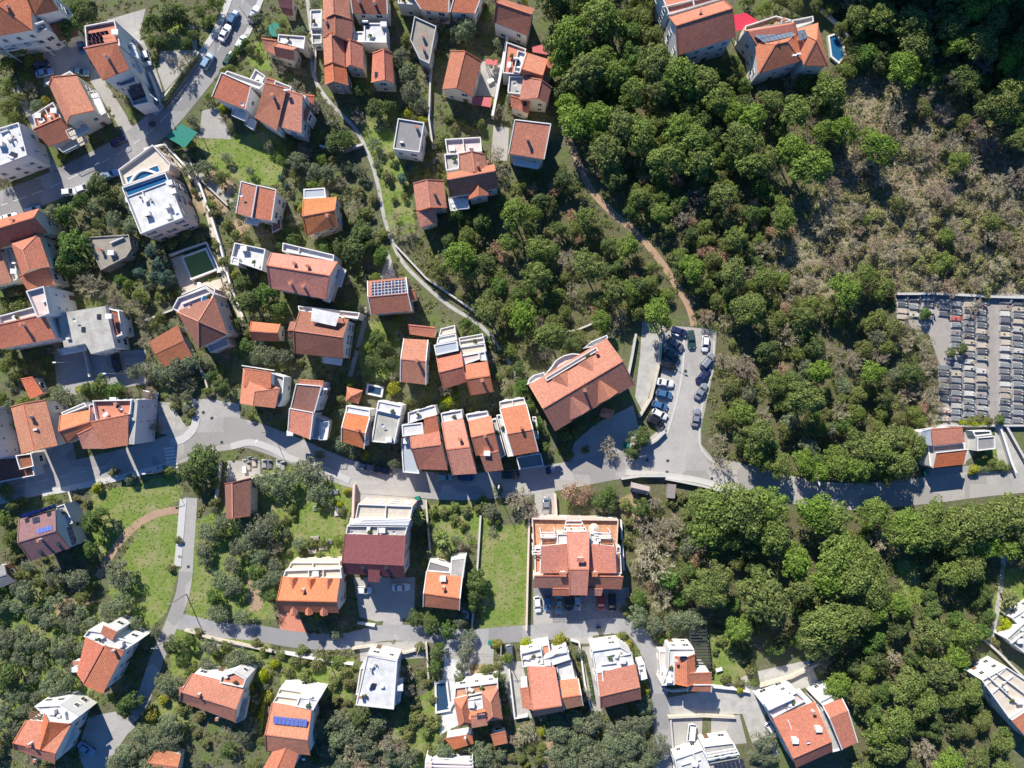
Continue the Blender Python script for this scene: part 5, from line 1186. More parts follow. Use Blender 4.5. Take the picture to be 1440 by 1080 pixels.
def species():
    P_ = []
    for k in range(4):
        nb, br_ = ((62, (.11,.25)), (44, (.12,.33)), (84, (.09,.20)), (54, (.08,.34)))[k]; C, N = crown_pts(nb, 4.0, 4.2, 10.0, 210, dome=.62, br=br_); P_.append((trunk_mesh(9.4, .28, 4, 6, k), quads_mesh('crown', C, N, rng.uniform(.10,.21,len(C)), 'pine', 1.0)))
    SP['pine'] = (P_, 4.0)
    D_ = []
    for k in range(4):
        C, N = crown_pts(38, 3.0, 1.4, 6.2, 170, dome=.8, br=(.14,.30)); D_.append((trunk_mesh(5.6, .2, 3, 5, 20+k), quads_mesh('crown', C, N, rng.uniform(.09,.18,len(C)), 'dense')))
    SP['dense'] = (D_, 3.0)
    E_ = []
    for k in range(4):
        C, N = crown_pts(30, 3.0, 1.3, 5.4, 175, dome=.7, br=(.15,.33)); E_.append((trunk_mesh(5, .18, 3, 5, 30+k), quads_mesh('crown', C, N, rng.uniform(.08,.18,len(C)), 'broad')))
    SP['broad'] = (E_, 3.0)
    O_ = []
    for k in range(4):
        C, N = crown_pts(40, 3.0, 1.3, 4.9, 160, dome=.65, br=(.13,.27)); O_.append((trunk_mesh(4.4, .24, 3, 5, 40+k), quads_mesh('crown', C, N, rng.uniform(.07,.145,len(C)), 'olive', 1.3)))
    SP['olive'] = (O_, 3.0)
    B_ = []
    for k in range(4): B_.append((trunk_mesh(5.5, .16, 3, 6, 60+k), bare_mesh(3.2, 5.5, 100+k, 9, 1.0, 'twig' if k < 3 else 'twig2', .055)))
    SP['bare'] = (B_, 3.2)
    R_ = []
    for k in range(2):
        m1 = bare_mesh(3.2, 5.5, 130+k, 8, .9, 'twig2', .05); R_.append((trunk_mesh(5.5, .2, 3, 6, 80+k), m1))
        C, N = crown_pts(26, 3.2, 2.2, 5.8, 42, shell=.6, dome=.6, br=(.2,.34)); SP.setdefault('rl', []).append(quads_mesh('dry_leaves', C, N, rng.uniform(.1,.18,len(C)), 'rustleaf'))
    SP['rust'] = (R_, 3.2)
    S_ = []
    for k in range(4):
        C, N = crown_pts(12, 1.5, .3, 2.0, 80, dome=.8, br=(.28,.45)); S_.append((trunk_mesh(1.6, .07, 1.3, 4, 90+k), quads_mesh('crown', C, N, rng.uniform(.08,.16,len(C)), 'scrub')))
    SP['shrub'] = (S_, 1.5)
    H_ = []
    for k in range(3):
        C, N = crown_pts(13, 1.5, .2, 1.7, 80, dome=.8, br=(.22,.42)); H_.append((trunk_mesh(1.4, .06, 1.2, 4, 110+k), quads_mesh('crown', C, N, rng.uniform(.07,.14,len(C)), 'dryleaf')))
    SP['bush'] = (H_, 1.5)
    Y_ = []
    for k in range(2):
        C, N = crown_pts(14, 1.6, .3, 2.4, 90, dome=.8, br=(.28,.45)); Y_.append((trunk_mesh(1.8, .07, 1.3, 4, 96+k), quads_mesh('crown', C, N, rng.uniform(.08,.16,len(C)), 'yel')))
    SP['yellow'] = (Y_, 1.6)
    T_ = []
    for k in range(2):
        C, N = crown_pts(34, 2.4, 1.0, 5.6, 160, dome=.9, br=(.16,.3)); T_.append((trunk_mesh(5, .16, 2.2, 4, 70+k), quads_mesh('crown', C, N, rng.uniform(.07,.15,len(C)), 'teal', 1.3)))
    SP['conifer'] = (T_, 2.4)
    pb = palm_mesh(); pm = pb.mesh('crown', M['palm'])
    for v in pm.vertices: v.co.z += 5.2
    tb = MB()
    for k in range(7): tb.tube((0,0,.75*k-.1), (0,0,.75*(k+1)), .26 if k % 2 else .22, .22 if k % 2 else .26, 8)
    SP['palm'] = ([(tb.mesh('trunk', M['trunk']), pm)], 2.5)
species()
PHRASE = {'pine': ('pine_tree', 'tree', 'broad bright green pine'), 'dense': ('evergreen_tree', 'tree', 'dense dark green evergreen tree'), 'broad': ('broadleaf_tree', 'tree', 'mid green broadleaf tree'), 'olive': ('olive_tree', 'tree', 'grey green olive tree'), 'bare': ('bare_tree', 'tree', 'leafless grey brown tree'),
          'rust': ('oak_tree', 'tree', 'oak with dry rust coloured leaves'), 'shrub': ('shrub', 'shrub', 'low green shrub'), 'bush': ('hillside_bush', 'bush', 'low dry olive green bush'), 'yellow': ('shrub', 'shrub', 'bright yellow green bush'), 'conifer': ('conifer_tree', 'tree', 'soft blue green conifer'), 'palm': ('palm_tree', 'tree', 'palm tree with spreading fronds')}
TREES = []
ROADPX = []
def _roads():
    for px, w in ((MAIN, 24), (MID, 22), (LOW, 12), (LOW2, 14), ((800,196, 832,268, 895,328, 925,362, 950,400, 976,458), 6), ((430,-20, 441,105, 500,182, 532,262, 542,312, 592,396, 672,455, 727,532), 6), ((187,48, 214,105, 228,165), 9), ((100,66, 136,112, 188,196), 10), ((20,120, 60,205, 92,262), 7), ((138,812, 168,762, 192,738, 256,716), 6)):
        ROADPX.extend((720+q.x/S, 540-q.y/S, w) for q in smooth_line(px))
_roads()
RP = np.array(ROADPX)
DP = np.array([(720+q.x/S, 540-q.y/S) for q in smooth_line((800,196, 812,224, 832,268, 862,300, 895,328, 925,362, 950,400, 968,430, 976,458))])
def free(px, py, r=0.0):
    if (np.hypot(RP[:, 0]-px, RP[:, 1]-py) < RP[:, 2]+r-2).any(): return False
    return not any(inside(px, py, q) for q in SHEETS)
def clear(x, y, m=0.0):
    for f in FOOT:
        if inside(x, y, f): return False
    return True
def tree(kind, px, py, rpx, label, group, zmid=None):
    sp, R0 = SP[kind]; tm, cm = random.choice(sp); s = rpx*S/R0
    hs = {'pine': 7.2, 'dense': 3.9, 'broad': 3.5, 'olive': 3.2, 'bare': 3, 'rust': 3.4, 'shrub': 1, 'bush': 1, 'yellow': 1.2, 'conifer': 4, 'palm': 5}[kind]*s
    p = P(px, py, min(hs, 14)); nm, cat, _ = PHRASE[kind]
    root = empty(nm, (p.x, p.y, 0), random.uniform(0, 2*PI)); sz = random.uniform(.9, 1.12) if s < 1.15 else random.uniform(.78, .95)
    ax = random.uniform(.84, 1.16); root.scale = (s*ax, s/ax, s*sz); root.rotation_euler = (random.uniform(-.07,.07), random.uniform(-.07,.07), root.rotation_euler.z); tag(root, label, cat, group)
    inst('trunk', tm, root); c = inst('crown', cm, root)
    if kind == 'rust': inst('dry_leaves', random.choice(SP['rl']), c)
    TREES.append((px, py, rpx)); return root
def dirword(dx, dy):
    a = math.degrees(math.atan2(-dy, dx)) % 360
    return ('right of', 'above and right of', 'above', 'above and left of', 'left of', 'below and left of', 'below', 'below and right of')[int((a+22.5)//45) % 8]
def beside(px, py):
    best = min(HOUSES, key=lambda h: (h[1]-px)**2+(h[2]-py)**2)
    return f'{dirword(px-best[1], py-best[2])} {best[0]}'
def garden(kind, lst, group):
    for i in range(0, len(lst), 3):
        px, py, r = lst[i:i+3]
        tree(kind, px, py, r, f'{PHRASE[kind][2]} {beside(px, py)}', group)
def scatter(poly, n, kinds, phrase, group, rmul=1.0, dist=.8, seed=1, avoid=()):
    rr = random.Random(seed); pts = [(poly[i], poly[i+1]) for i in range(0, len(poly), 2)]
    xs = [p[0] for p in pts]; ys = [p[1] for p in pts]; done = 0; tries = 0
    rad = {'pine': (17, 27), 'dense': (11, 19), 'broad': (10, 18), 'olive': (11, 17), 'bare': (12, 20), 'rust': (8, 13), 'shrub': (5, 9), 'bush': (5, 11), 'yellow': (6, 9), 'conifer': (8, 11), 'palm': (12, 14)}
    ks = [k for k, w in kinds for _ in range(w)]
    while done < n and tries < n*40:
        tries += 1; x = rr.uniform(min(xs), max(xs)); y = rr.uniform(min(ys), max(ys))
        if not inside(x, y, pts): continue
        k = rr.choice(ks); r = rr.uniform(*rad[k])*rmul
        if not free(x, y, 2+r*.4) or (np.hypot(DP[:, 0]-x, DP[:, 1]-y) < r*.85+4).any(): continue
        if any((x-a)**2+(y-b)**2 < (dist*(r+c)*.62)**2 for a, b, c in TREES): continue
        if any(abs(x-a)+abs(y-b) < c for a, b, c in avoid): continue
        w = P(x, y, 3)
        if not clear(w.x, w.y): continue
        tree(k, x, y, r, f'{PHRASE[k][2]} {phrase}', group); done += 1
# ------------------------------------------------------------------ single trees of the gardens
G = 'garden trees among the houses'
garden('dense', (98,40,18, 118,20,16, 215,30,14, 240,20,18, 262,60,10, 225,60,11, 100,348,26, 85,370,20, 112,375,16, 135,262,18, 150,280,14, 112,285,13, 90,300,16, 170,395,10, 140,545,16, 160,548,14, 122,548,10,
  507,125,13, 528,150,16, 548,150,14, 470,200,18, 485,195,13, 508,330,20, 498,352,22, 478,345,16, 520,345,16, 535,360,14, 455,345,14, 340,400,14, 352,425,18, 375,415,18, 390,435,14, 335,455,10, 345,488,13, 312,545,13, 298,530,10,
  408,335,13, 395,345,10, 540,490,13, 525,510,15, 550,510,12, 530,475,13, 655,455,10, 668,468,11, 735,545,14, 742,575,13, 752,600,13, 765,630,10, 728,520,12, 620,570,9, 640,555,7,
  345,695,10, 310,750,12, 285,650,26, 270,665,18, 125,775,15, 128,735,16, 140,725,15, 670,820,18, 660,850,14, 668,835,14, 605,880,15, 585,870,13, 630,885,13, 240,910,14, 262,905,10, 255,930,11, 610,940,12, 615,915,12, 645,955,10, 700,955,12,
  705,975,10, 180,985,17, 175,1000,12, 505,1010,14, 320,1055,12, 900,620,15, 905,610,12, 890,635,12, 845,705,14, 855,695,12, 860,712,12, 1300,440,10, 1337,497,8, 1352,490,9, 1405,590,8, 770,375,15), G)
garden('broad', (1196,60,13, 1182,38,11, 1050,2,13, 1075,12,12, 1092,2,14, 1118,8,13, 1146,6,12, 1168,12,12, 1200,82,14, 1192,100,14, 1176,98,10, 1150,108,13, 1030,88,12, 1040,100,10, 905,30,16, 925,50,13, 930,70,12, 912,8,14, 20,70,13, 30,60,11, 8,90,12, 40,82,9, 12,120,13, 25,138,12, 6,150,12, 35,110,10, 20,165,9, 215,60,9, 232,35,12, 250,15,14, 280,15,10, 295,30,10, 300,5,12, 272,50,9, 20,505,12, 35,512,11, 8,515,12, 62,520,11, 70,508,9, 20,530,8, 8,690,12, 20,710,10, 5,730,12, 12,755,12, 180,440,10, 195,415,12, 168,450,9, 180,400,10, 218,455,9, 225,445,8, 430,225,9, 450,225,10, 395,225,9, 415,245,9, 440,258,9, 350,470,9), G)
garden('olive', (190,290,16, 78,300,16, 60,305,12, 130,290,12, 185,320,14, 160,310,14, 265,240,12, 285,235,12, 318,222,9, 352,240,8, 420,225,16, 440,240,14, 460,240,14, 505,240,11, 380,205,10,
  575,130,16, 570,105,14, 562,80,14, 590,145,13, 655,45,18, 640,40,15, 700,60,9, 660,55,10, 250,520,18, 270,510,16, 225,525,16, 205,520,14, 188,525,12, 85,555,16, 80,585,12, 65,565,10, 400,500,14, 380,500,16, 370,485,15, 360,500,14, 410,480,10,
  480,625,14, 425,565,9, 440,530,9, 470,530,10, 450,640,8, 585,555,12, 555,650,12, 600,655,7, 370,680,18, 395,680,22, 430,665,24, 445,690,20, 365,745,24, 350,760,18, 385,730,14, 700,690,10, 690,720,13, 615,750,10, 640,760,9,
  455,880,12, 465,868,10, 470,890,12, 295,910,14, 330,930,18, 345,925,14, 290,935,14, 240,965,17, 225,960,13, 475,1010,18, 490,1030,18, 470,1040,16, 460,1055,16, 530,1015,14, 520,1025,12, 355,1020,14, 340,1035,12, 660,895,12, 655,915,14, 650,935,11, 675,1065,20, 690,1080,16, 655,1050,10, 625,1055,14,
  905,995,14, 910,1010,13, 925,1050,18, 915,1065,16, 1075,1045,18, 1080,1065,14, 1062,1060,12, 895,870,18, 920,880,16, 950,870,16, 975,870,18, 990,860,14, 130,1010,0.1) [:-3], G)
garden('bare', (45,125,12, 250,95,16, 262,85,12, 232,50,10, 415,125,16, 450,150,18, 470,165,14, 430,215,14, 430,135,10, 560,325,14, 575,320,12, 555,305,10, 620,30,14, 660,20,10, 690,230,14, 700,215,14, 705,240,12, 130,400,20, 115,395,16, 150,405,16, 165,425,14, 190,430,16, 200,450,12, 180,470,10,
  600,100,10, 500,290,12, 480,255,10, 325,485,10, 735,700,22, 745,720,16, 720,705,14, 690,715,10, 690,745,8, 650,765,10, 660,755,8, 855,625,16, 860,640,10, 1010,625,16, 1015,650,16, 570,950,13, 575,970,10, 740,1030,16, 725,1040,12, 545,1040,16, 560,1050,14, 300,985,0.1)[:-3], G)
for x, y, r in ((1285,470,14), (1300,490,15), (1312,510,13), (1300,520,15), (1318,540,13), (1305,560,15), (1320,572,12), (1310,592,13), (1275,455,12), (1372,432,12)): tree('bare', x, y, r, 'bare grey tree leaning over the left side of the cemetery', 'bare trees by the cemetery')
garden('rust', (800,690,16, 815,700,13, 825,690,11), G)
garden('yellow', (552,546,10, 375,980,10, 370,950,9, 210,1005,11, 625,565,10, 1370,660,8, 350,965,8, 700,905,8, 740,905,10, 785,900,10, 868,900,7, 882,910,8, 230,985,8, 1040,970,7, 1418,880,12, 770,330,0.1)[:-3], G)
garden('conifer', (212,355,14, 222,372,14, 230,390,14, 218,390,12, 195,385,10, 630,355,9, 1046,150,0.1, 565,250,9, 575,235,9, 548,90,0.1, 395,250,6, 403,262,6)[:18]+(565,250,9, 575,235,9, 395,250,6, 403,262,6), G)
garden('palm', (588,728,12, 622,755,14, 625,770,9, 1425,842,13, 330,590,0.1)[:12], G)
garden('shrub', (798,612,9, 808,606,8, 818,598,8, 794,628,8, 802,640,7, 838,592,6, 822,632,6, 790,600,9, 352,68,7, 362,78,6, 405,190,9, 300,300,8, 320,315,8, 330,330,7, 305,345,8, 345,335,8, 260,330,9, 240,345,9, 280,335,8, 20,430,9, 10,425,9, 30,425,8, 40,420,8, 22,412,9, 8,440,8,
  640,180,7, 650,170,7, 660,178,6, 630,165,7, 655,195,6, 615,235,7, 608,215,7, 600,240,7, 470,280,9, 505,270,9, 525,280,8, 545,250,8, 515,300,9, 540,330,8, 420,510,6, 500,550,6, 575,565,7, 640,565,6, 660,575,6, 680,480,6, 705,500,8, 715,520,7, 700,530,7,
  445,935,10, 430,950,10, 460,925,9, 415,930,8, 475,930,10, 485,945,10, 490,960,9, 405,945,9, 425,915,8, 470,960,9, 455,985,8, 470,985,8, 270,990,8, 255,1000,8, 280,1010,8, 310,925,7, 280,890,7, 265,895,7, 360,905,7, 370,915,7,
  590,910,8, 600,960,7, 580,990,9, 590,1010,9, 600,1030,9, 575,1020,10, 560,1000,9, 540,990,8, 610,1020,8, 620,1040,7, 690,1000,6, 700,935,6, 595,790,7, 592,760,7, 598,740,8, 640,730,8, 655,720,8, 625,720,8, 610,720,8, 650,740,7, 672,715,8, 680,705,8, 640,712,7,
  1015,900,9, 1030,910,9, 1045,925,9, 1055,945,9, 1060,960,8, 1040,960,8, 1020,955,8, 1000,940,6, 1005,915,6, 1380,640,8, 1395,650,8, 1410,655,8, 1375,590,8, 1388,592,8, 1360,592,7, 250,760,6, 240,800,6, 100,800,8, 70,830,8, 20,770,9, 15,745,8, 28,705,8, 160,665,7, 60,720,6,
  410,715,8, 480,720,6, 490,740,6, 400,760,7, 425,780,8, 440,795,7, 470,790,7, 450,780,6, 880,860,8, 888,845,8, 875,895,7, 1390,850,7, 1432,870,8, 1400,905,7, 905,700,8, 880,710,9, 885,735,9, 880,760,9, 945,705,8, 960,700,8), 'shrubs in the gardens')
# ------------------------------------------------------------------ woods
scatter((770,-20, 910,-20, 940,85, 1045,112, 1075,150, 1065,235, 960,235, 870,225, 815,190, 785,150), 100, (('pine', 6), ('dense', 3), ('broad', 3), ('bare', 1)), 'in the upper wood above the dirt path', 'trees of the upper wood', 1.12, .70, 11)
for i, (x, y, r) in enumerate(((1140,235,32), (1110,215,24), (1240,205,24), (1222,190,18), (1200,405,20), (1225,300,0), (1190,410,24), (1410,150,24), (1430,165,20), (1430,200,18), (1215,390,18))):
    if r: tree('pine', x, y, r, 'big round green pine rising out of the dry brown scrub', 'big pines in the dry scrub')
scatter((1065,120, 1190,105, 1200,180, 1110,250, 1060,240), 26, (('pine', 2), ('bare', 4), ('dense', 2)), 'in the upper wood right of the solar villa', 'trees of the upper wood', .95, .75, 12)
scatter((1190,-30, 1460,-30, 1470,190, 1400,170, 1330,112, 1240,102, 1200,90, 1205,60), 95, (('pine', 3), ('dense', 7), ('bare', 2)), 'in the deep shade of the top right corner', 'trees of the shaded top right wood', 1.05, .68, 13)
scatter((830,235, 1060,245, 1130,300, 1060,400, 1000,450, 980,440, 940,380, 900,320), 140, (('dense', 3), ('broad', 5), ('pine', 2), ('shrub', 6), ('rust', 2), ('bare', 1)), 'in the mid green wood right of the dirt path', 'trees of the wood right of the dirt path', .92, .64, 14)
scatter((595,345, 650,290, 700,262, 790,240, 830,270, 900,340, 945,400, 955,440, 860,462, 760,505, 700,470, 620,400), 98, (('pine', 4), ('dense', 4), ('broad', 4), ('shrub', 2), ('bare', 1), ('rust', 1)), 'in the central wood left of the dirt path', 'trees of the central wood', .92, .74, 15)
scatter((1100,390, 1140,310, 1200,180, 1330,120, 1440,200, 1470,410, 1265,412, 1190,430, 1120,420), 150, (('bare', 7), ('bush', 9), ('broad', 2)), 'in the dry scrub above the cemetery', 'trees of the dry scrub', 1.0, .62, 16)
scatter((1272,300, 1340,285, 1450,300, 1450,408, 1290,412), 60, (('bush', 6), ('broad', 1)), 'on the greener slope just above the cemetery', 'trees of the dry scrub', 1.1, .55, 27)
scatter((1045,400, 1100,380, 1130,420, 1180,440, 1100,450, 1020,440), 18, (('broad', 4), ('pine', 2), ('bare', 1)), 'in the mixed wood above the car park', 'trees of the mixed wood', .95, .7, 34)
scatter((1010,440, 1100,430, 1190,440, 1260,420, 1300,500, 1310,600, 1300,600, 1240,650, 1080,650, 1010,600), 95, (('pine', 4), ('dense', 2), ('broad', 4), ('olive', 2), ('bare', 4), ('rust', 1), ('shrub', 2)), 'in the mixed wood between car park and cemetery', 'trees of the mixed wood', .98, .74, 17)
for x, y, r in ((1240,640,28), (1270,650,24), (1210,655,24), (1285,625,20), (1180,655,20), (1250,620,24), (1100,655,18), (1130,650,18), (1155,664,17), (1205,668,16), (1075,648,15), (1245,668,14)): tree('pine', x, y, r, 'big bright pine lining the upper side of the middle road', 'pines above the middle road')
for x, y, r in ((1010,720,30), (1045,715,34), (1080,715,28), (1000,750,26), (1090,750,26), (1060,745,24), (985,705,20), (1150,720,26), (1170,735,28), (1235,720,22), (1280,740,26), (1300,750,28), (1340,745,28), (1370,735,30), (1400,740,28), (1430,730,30), (1460,740,28), (1310,725,22), (1390,765,24), (1350,770,20), (1420,770,20),
                (1085,850,36), (1075,830,26), (1000,835,26), (1010,810,22), (1170,880,34), (1150,900,26), (1120,790,24), (1180,790,30), (1200,810,30), (1230,830,26), (1170,820,26), (1220,790,24)): tree('pine', x, y, r*1.1, 'big bright pine in the wood below the middle road', 'pines of the lower right wood')
tree('bare', 920, 790, 34, 'very wide leafless grey tree right of the salmon apartment house', 'trees of the lower right wood'); tree('bare', 905, 760, 16, 'small leafless tree above the very wide bare tree', 'trees of the lower right wood')
scatter((890,700, 960,690, 1010,760, 1000,870, 900,870, 890,800), 26, (('dense', 4), ('bare', 3), ('olive', 2), ('rust', 1), ('shrub', 1)), 'in the thicket right of the salmon apartment house', 'trees of the lower right wood', .95, .75, 18)
scatter((1000,760, 1120,730, 1200,720, 1240,760, 1260,840, 1320,900, 1360,930, 1400,1000, 1430,1110, 1190,1110, 1205,1000, 1150,930, 1090,910, 1000,880), 74, (('pine', 6), ('dense', 3), ('broad', 4), ('bare', 1)), 'in the lower right wood', 'trees of the lower right wood', 1.02, .92, 19)
scatter((1290,790, 1400,790, 1390,900, 1340,900, 1290,860), 24, (('dense', 5), ('pine', 1), ('shrub', 2)), 'in the bushy hollow by the right footpath', 'trees of the lower right wood', .9, .7, 20)
# ------------------------------------------------------------------ olive groves
for x, y, r in ((165,812,23), (110,812,18), (75,808,16), (125,795,0), (170,850,17), (150,862,16)):
    if r: tree('olive', x, y, r, 'grey green olive tree below the plum roofed house', 'olive trees of the lower left grove')
scatter((-30,810, 60,830, 130,860, 190,860, 205,895, 120,890, 100,960, 20,1010, -30,1080), 52, (('olive', 9), ('dense', 1)), 'in the olive grove of the lower left corner', 'olive trees of the lower left grove', 1.0, .95, 21)
scatter((270,740, 340,700, 350,770, 390,790, 388,880, 262,872, 264,800), 18, (('olive', 8), ('dense', 2)), 'in the olive grove left of the six dormer house', 'olive trees beside the six dormer house', 1.0, .95, 22)
scatter((778,1012, 925,1005, 932,1090, 780,1090), 26, (('olive', 1),), 'in the olive grove at the bottom edge', 'olive trees at the bottom edge', 1.15, .8, 23)
scatter((150,1040, 225,1010, 260,1020, 225,1090, 150,1090), 10, (('olive', 1),), 'in the little grove by the bottom left driveway', 'olive trees at the bottom edge', 1.1, .75, 24)
scatter((440,1020, 560,1030, 590,1090, 440,1090), 14, (('olive', 3), ('bare', 1)), 'beside the blue panel house on the bottom edge', 'olive trees at the bottom edge', 1.0, .75, 25)
scatter((560,1000, 620,960, 625,1060, 560,1080), 10, (('shrub', 3), ('olive', 1)), 'in the weedy garden left of the navy pool', 'shrubs in the gardens', 1.0, .7, 26)
scatter((-80,-60, -12,-60, -12,1140, -80,1140), 26, (('olive', 3), ('broad', 2)), 'just beyond the left edge', 'trees beyond the frame', 1.0, .9, 28)
scatter((-10,1092, 1180,1092, 1180,1150, -10,1150), 30, (('olive', 3), ('broad', 2)), 'just beyond the bottom edge', 'trees beyond the frame', 1.0, .9, 29)
scatter((1450,210, 1520,210, 1520,400, 1450,400), 14, (('bush', 2), ('bare', 2)), 'just beyond the right edge', 'trees beyond the frame', 1.0, .8, 30)
scatter((1452,700, 1530,700, 1530,860, 1480,860), 8, (('pine', 2), ('broad', 1)), 'just beyond the right edge', 'trees beyond the frame', 1.0, .9, 31)
scatter((380,-70, 760,-70, 760,-30, 380,-30), 14, (('olive', 1), ('broad', 1)), 'just beyond the top edge', 'trees beyond the frame', 1.0, .9, 32)
def fill():
    rr = random.Random(77); ks = ['shrub']*3+['broad']*4+['olive']*4+['bare']*3+['yellow']; rad = {'shrub': (5,8), 'broad': (6,12), 'olive': (6,12), 'bare': (8,13), 'yellow': (5,8)}; n = 0; t = 0
    zones = ((0,0,745,690), (0,690,700,1080), (690,880,940,1080))
    while n < 285 and t < 20000:
        t += 1; z = rr.choice(zones[:1]*3+zones[1:2]*2+zones[2:]); x, y = rr.uniform(z[0], z[2]), rr.uniform(z[1], z[3]); k = rr.choice(ks); r = rr.uniform(*rad[k])
        if x > 560 and 300 < y < 470 and z is zones[0]: continue
        if not free(x, y, r*.6): continue
        if any((x-a)**2+(y-b)**2 < ((r+c)*.75)**2 for a, b, c in TREES): continue
        if any(inside(x, y, [(g[i], g[i+1]) for i in range(0, len(g), 2)]) for g in GRASS[:8]): continue
        w = P(x, y, 2)
        if not all(clear(w.x+dx, w.y+dy) for dx, dy in ((0,0), (1.2,0), (-1.2,0), (0,1.2), (0,-1.2))): continue
        tree(k, x, y, r, f'{PHRASE[k][2]} {beside(x, y)}', G if k not in ('shrub', 'yellow') else 'shrubs in the gardens'); n += 1
fill()
def shade_hill_trees():  # unseen trees added on that slope, breaking up its shadow edge
    for k in range(40):
        x = random.uniform(72, 190); y = random.uniform(99, 135); u = (y-96.5)/170
        hx = float(np.interp(x, [52, 66, 84, 107, 126, 150, 400], [0, 14, 36, 52, 70, 92, 110])); h = (hx*(1-math.exp(-((u*170)/5)**1.3))+u*60*min(1, (x-62)/30))*.86-.6
        if y*CAM_H/(CAM_H-h) < 103+4: continue
        r = tree('broad', 720, 540, random.uniform(14, 20), 'broadleaf tree on the added shade slope beyond the upper edge', 'trees of the added shade slope'); r.location = (x, y, h); TREES.pop()
shade_hill_trees()
def hedges():
    for lab, px, w, h, mat in (('long clipped hedge beside the curved stepped garden', (1000,880, 1030,890, 1050,912, 1058,940, 1062,960), 1.6, 1.5, 'dense'), ('clipped green hedge curling round the lane bend house', (866,896, 878,900, 886,910, 888,922), 1.0, 1.2, 'yel'), ('narrow hedge right of the lane between two white houses', (820,914, 828,950, 834,985), .8, 1.2, 'dense'),
        ('dark hedge along the road wall at the main road bend', (232,150, 258,112, 280,82), 1.3, 1.6, 'dense'), ('clipped hedge below the burial chapel patio', (1374,660, 1400,658, 1420,656), 1.2, 1.2, 'dense'), ('bright hedge along the lower edge of the cemetery', (1344,594, 1370,596, 1390,594), 1.4, 1.4, 'yel'), ('green hedge along the upper side of the bent lilac house', (112,550, 140,544, 172,552), 2.2, 1.8, 'yel'),
        ('rough hedge at the foot of the salmon house by the lawn', (322,90, 338,70, 350,58), 1.4, 1.6, 'dense'), ('low hedge in front of the salmon house with white terraces', (780,902, 798,898), 1.2, 1.0, 'yel'), ('hedge line between two gardens of the blue panel house', (372,965, 370,1000, 366,1030), 1.0, 1.1, 'yel'), ('hedge above the large top left garden', (84,22, 110,10, 132,8), 4.0, 2.0, 'dense')):
        pts = smooth_line(px); C = []; N = []; O = pts[0].copy(); ln = sum((pts[i+1]-pts[i]).length for i in range(len(pts)-1)); m = int(ln*w*120)
        for k in range(m):
            i = random.randrange(len(pts)-1); q = pts[i].lerp(pts[i+1], random.random()); a = random.uniform(0, PI); rr = 1-.25*random.random()**2
            e = (pts[i+1]-pts[i]).xy.normalized(); off = math.cos(a)*w/2*rr*random.uniform(.9,1.15); zz = h*(.35+.65*math.sin(a)**.6*rr)
            C.append((q.x-e.y*off-O.x, q.y+e.x*off-O.y, zz*random.uniform(.85,1.1))); N.append((-e.y*math.cos(a), e.x*math.cos(a), math.sin(a)+.2))
        C = np.array(C); N = np.array(N)+rng.normal(size=(m, 3))*.45
        root = empty('hedge', O); tag(root, lab, 'hedge'); link(bpy.data.objects.new('foliage', quads_mesh('foliage', C, N, rng.uniform(.08,.15,m), mat)), root)
        b = MB(); b.bar(Vector((0,0,h*.25)), pts[-1]-O+Vector((0,0,h*.25)), .1) if False else [b.tube(q-O-Vector((0,0,.1)), q-O+Vector((0,0,h*.5)), .05, .03, 5) for q in pts[::3]]; b.build('stem', M['trunk'], root)
hedges()
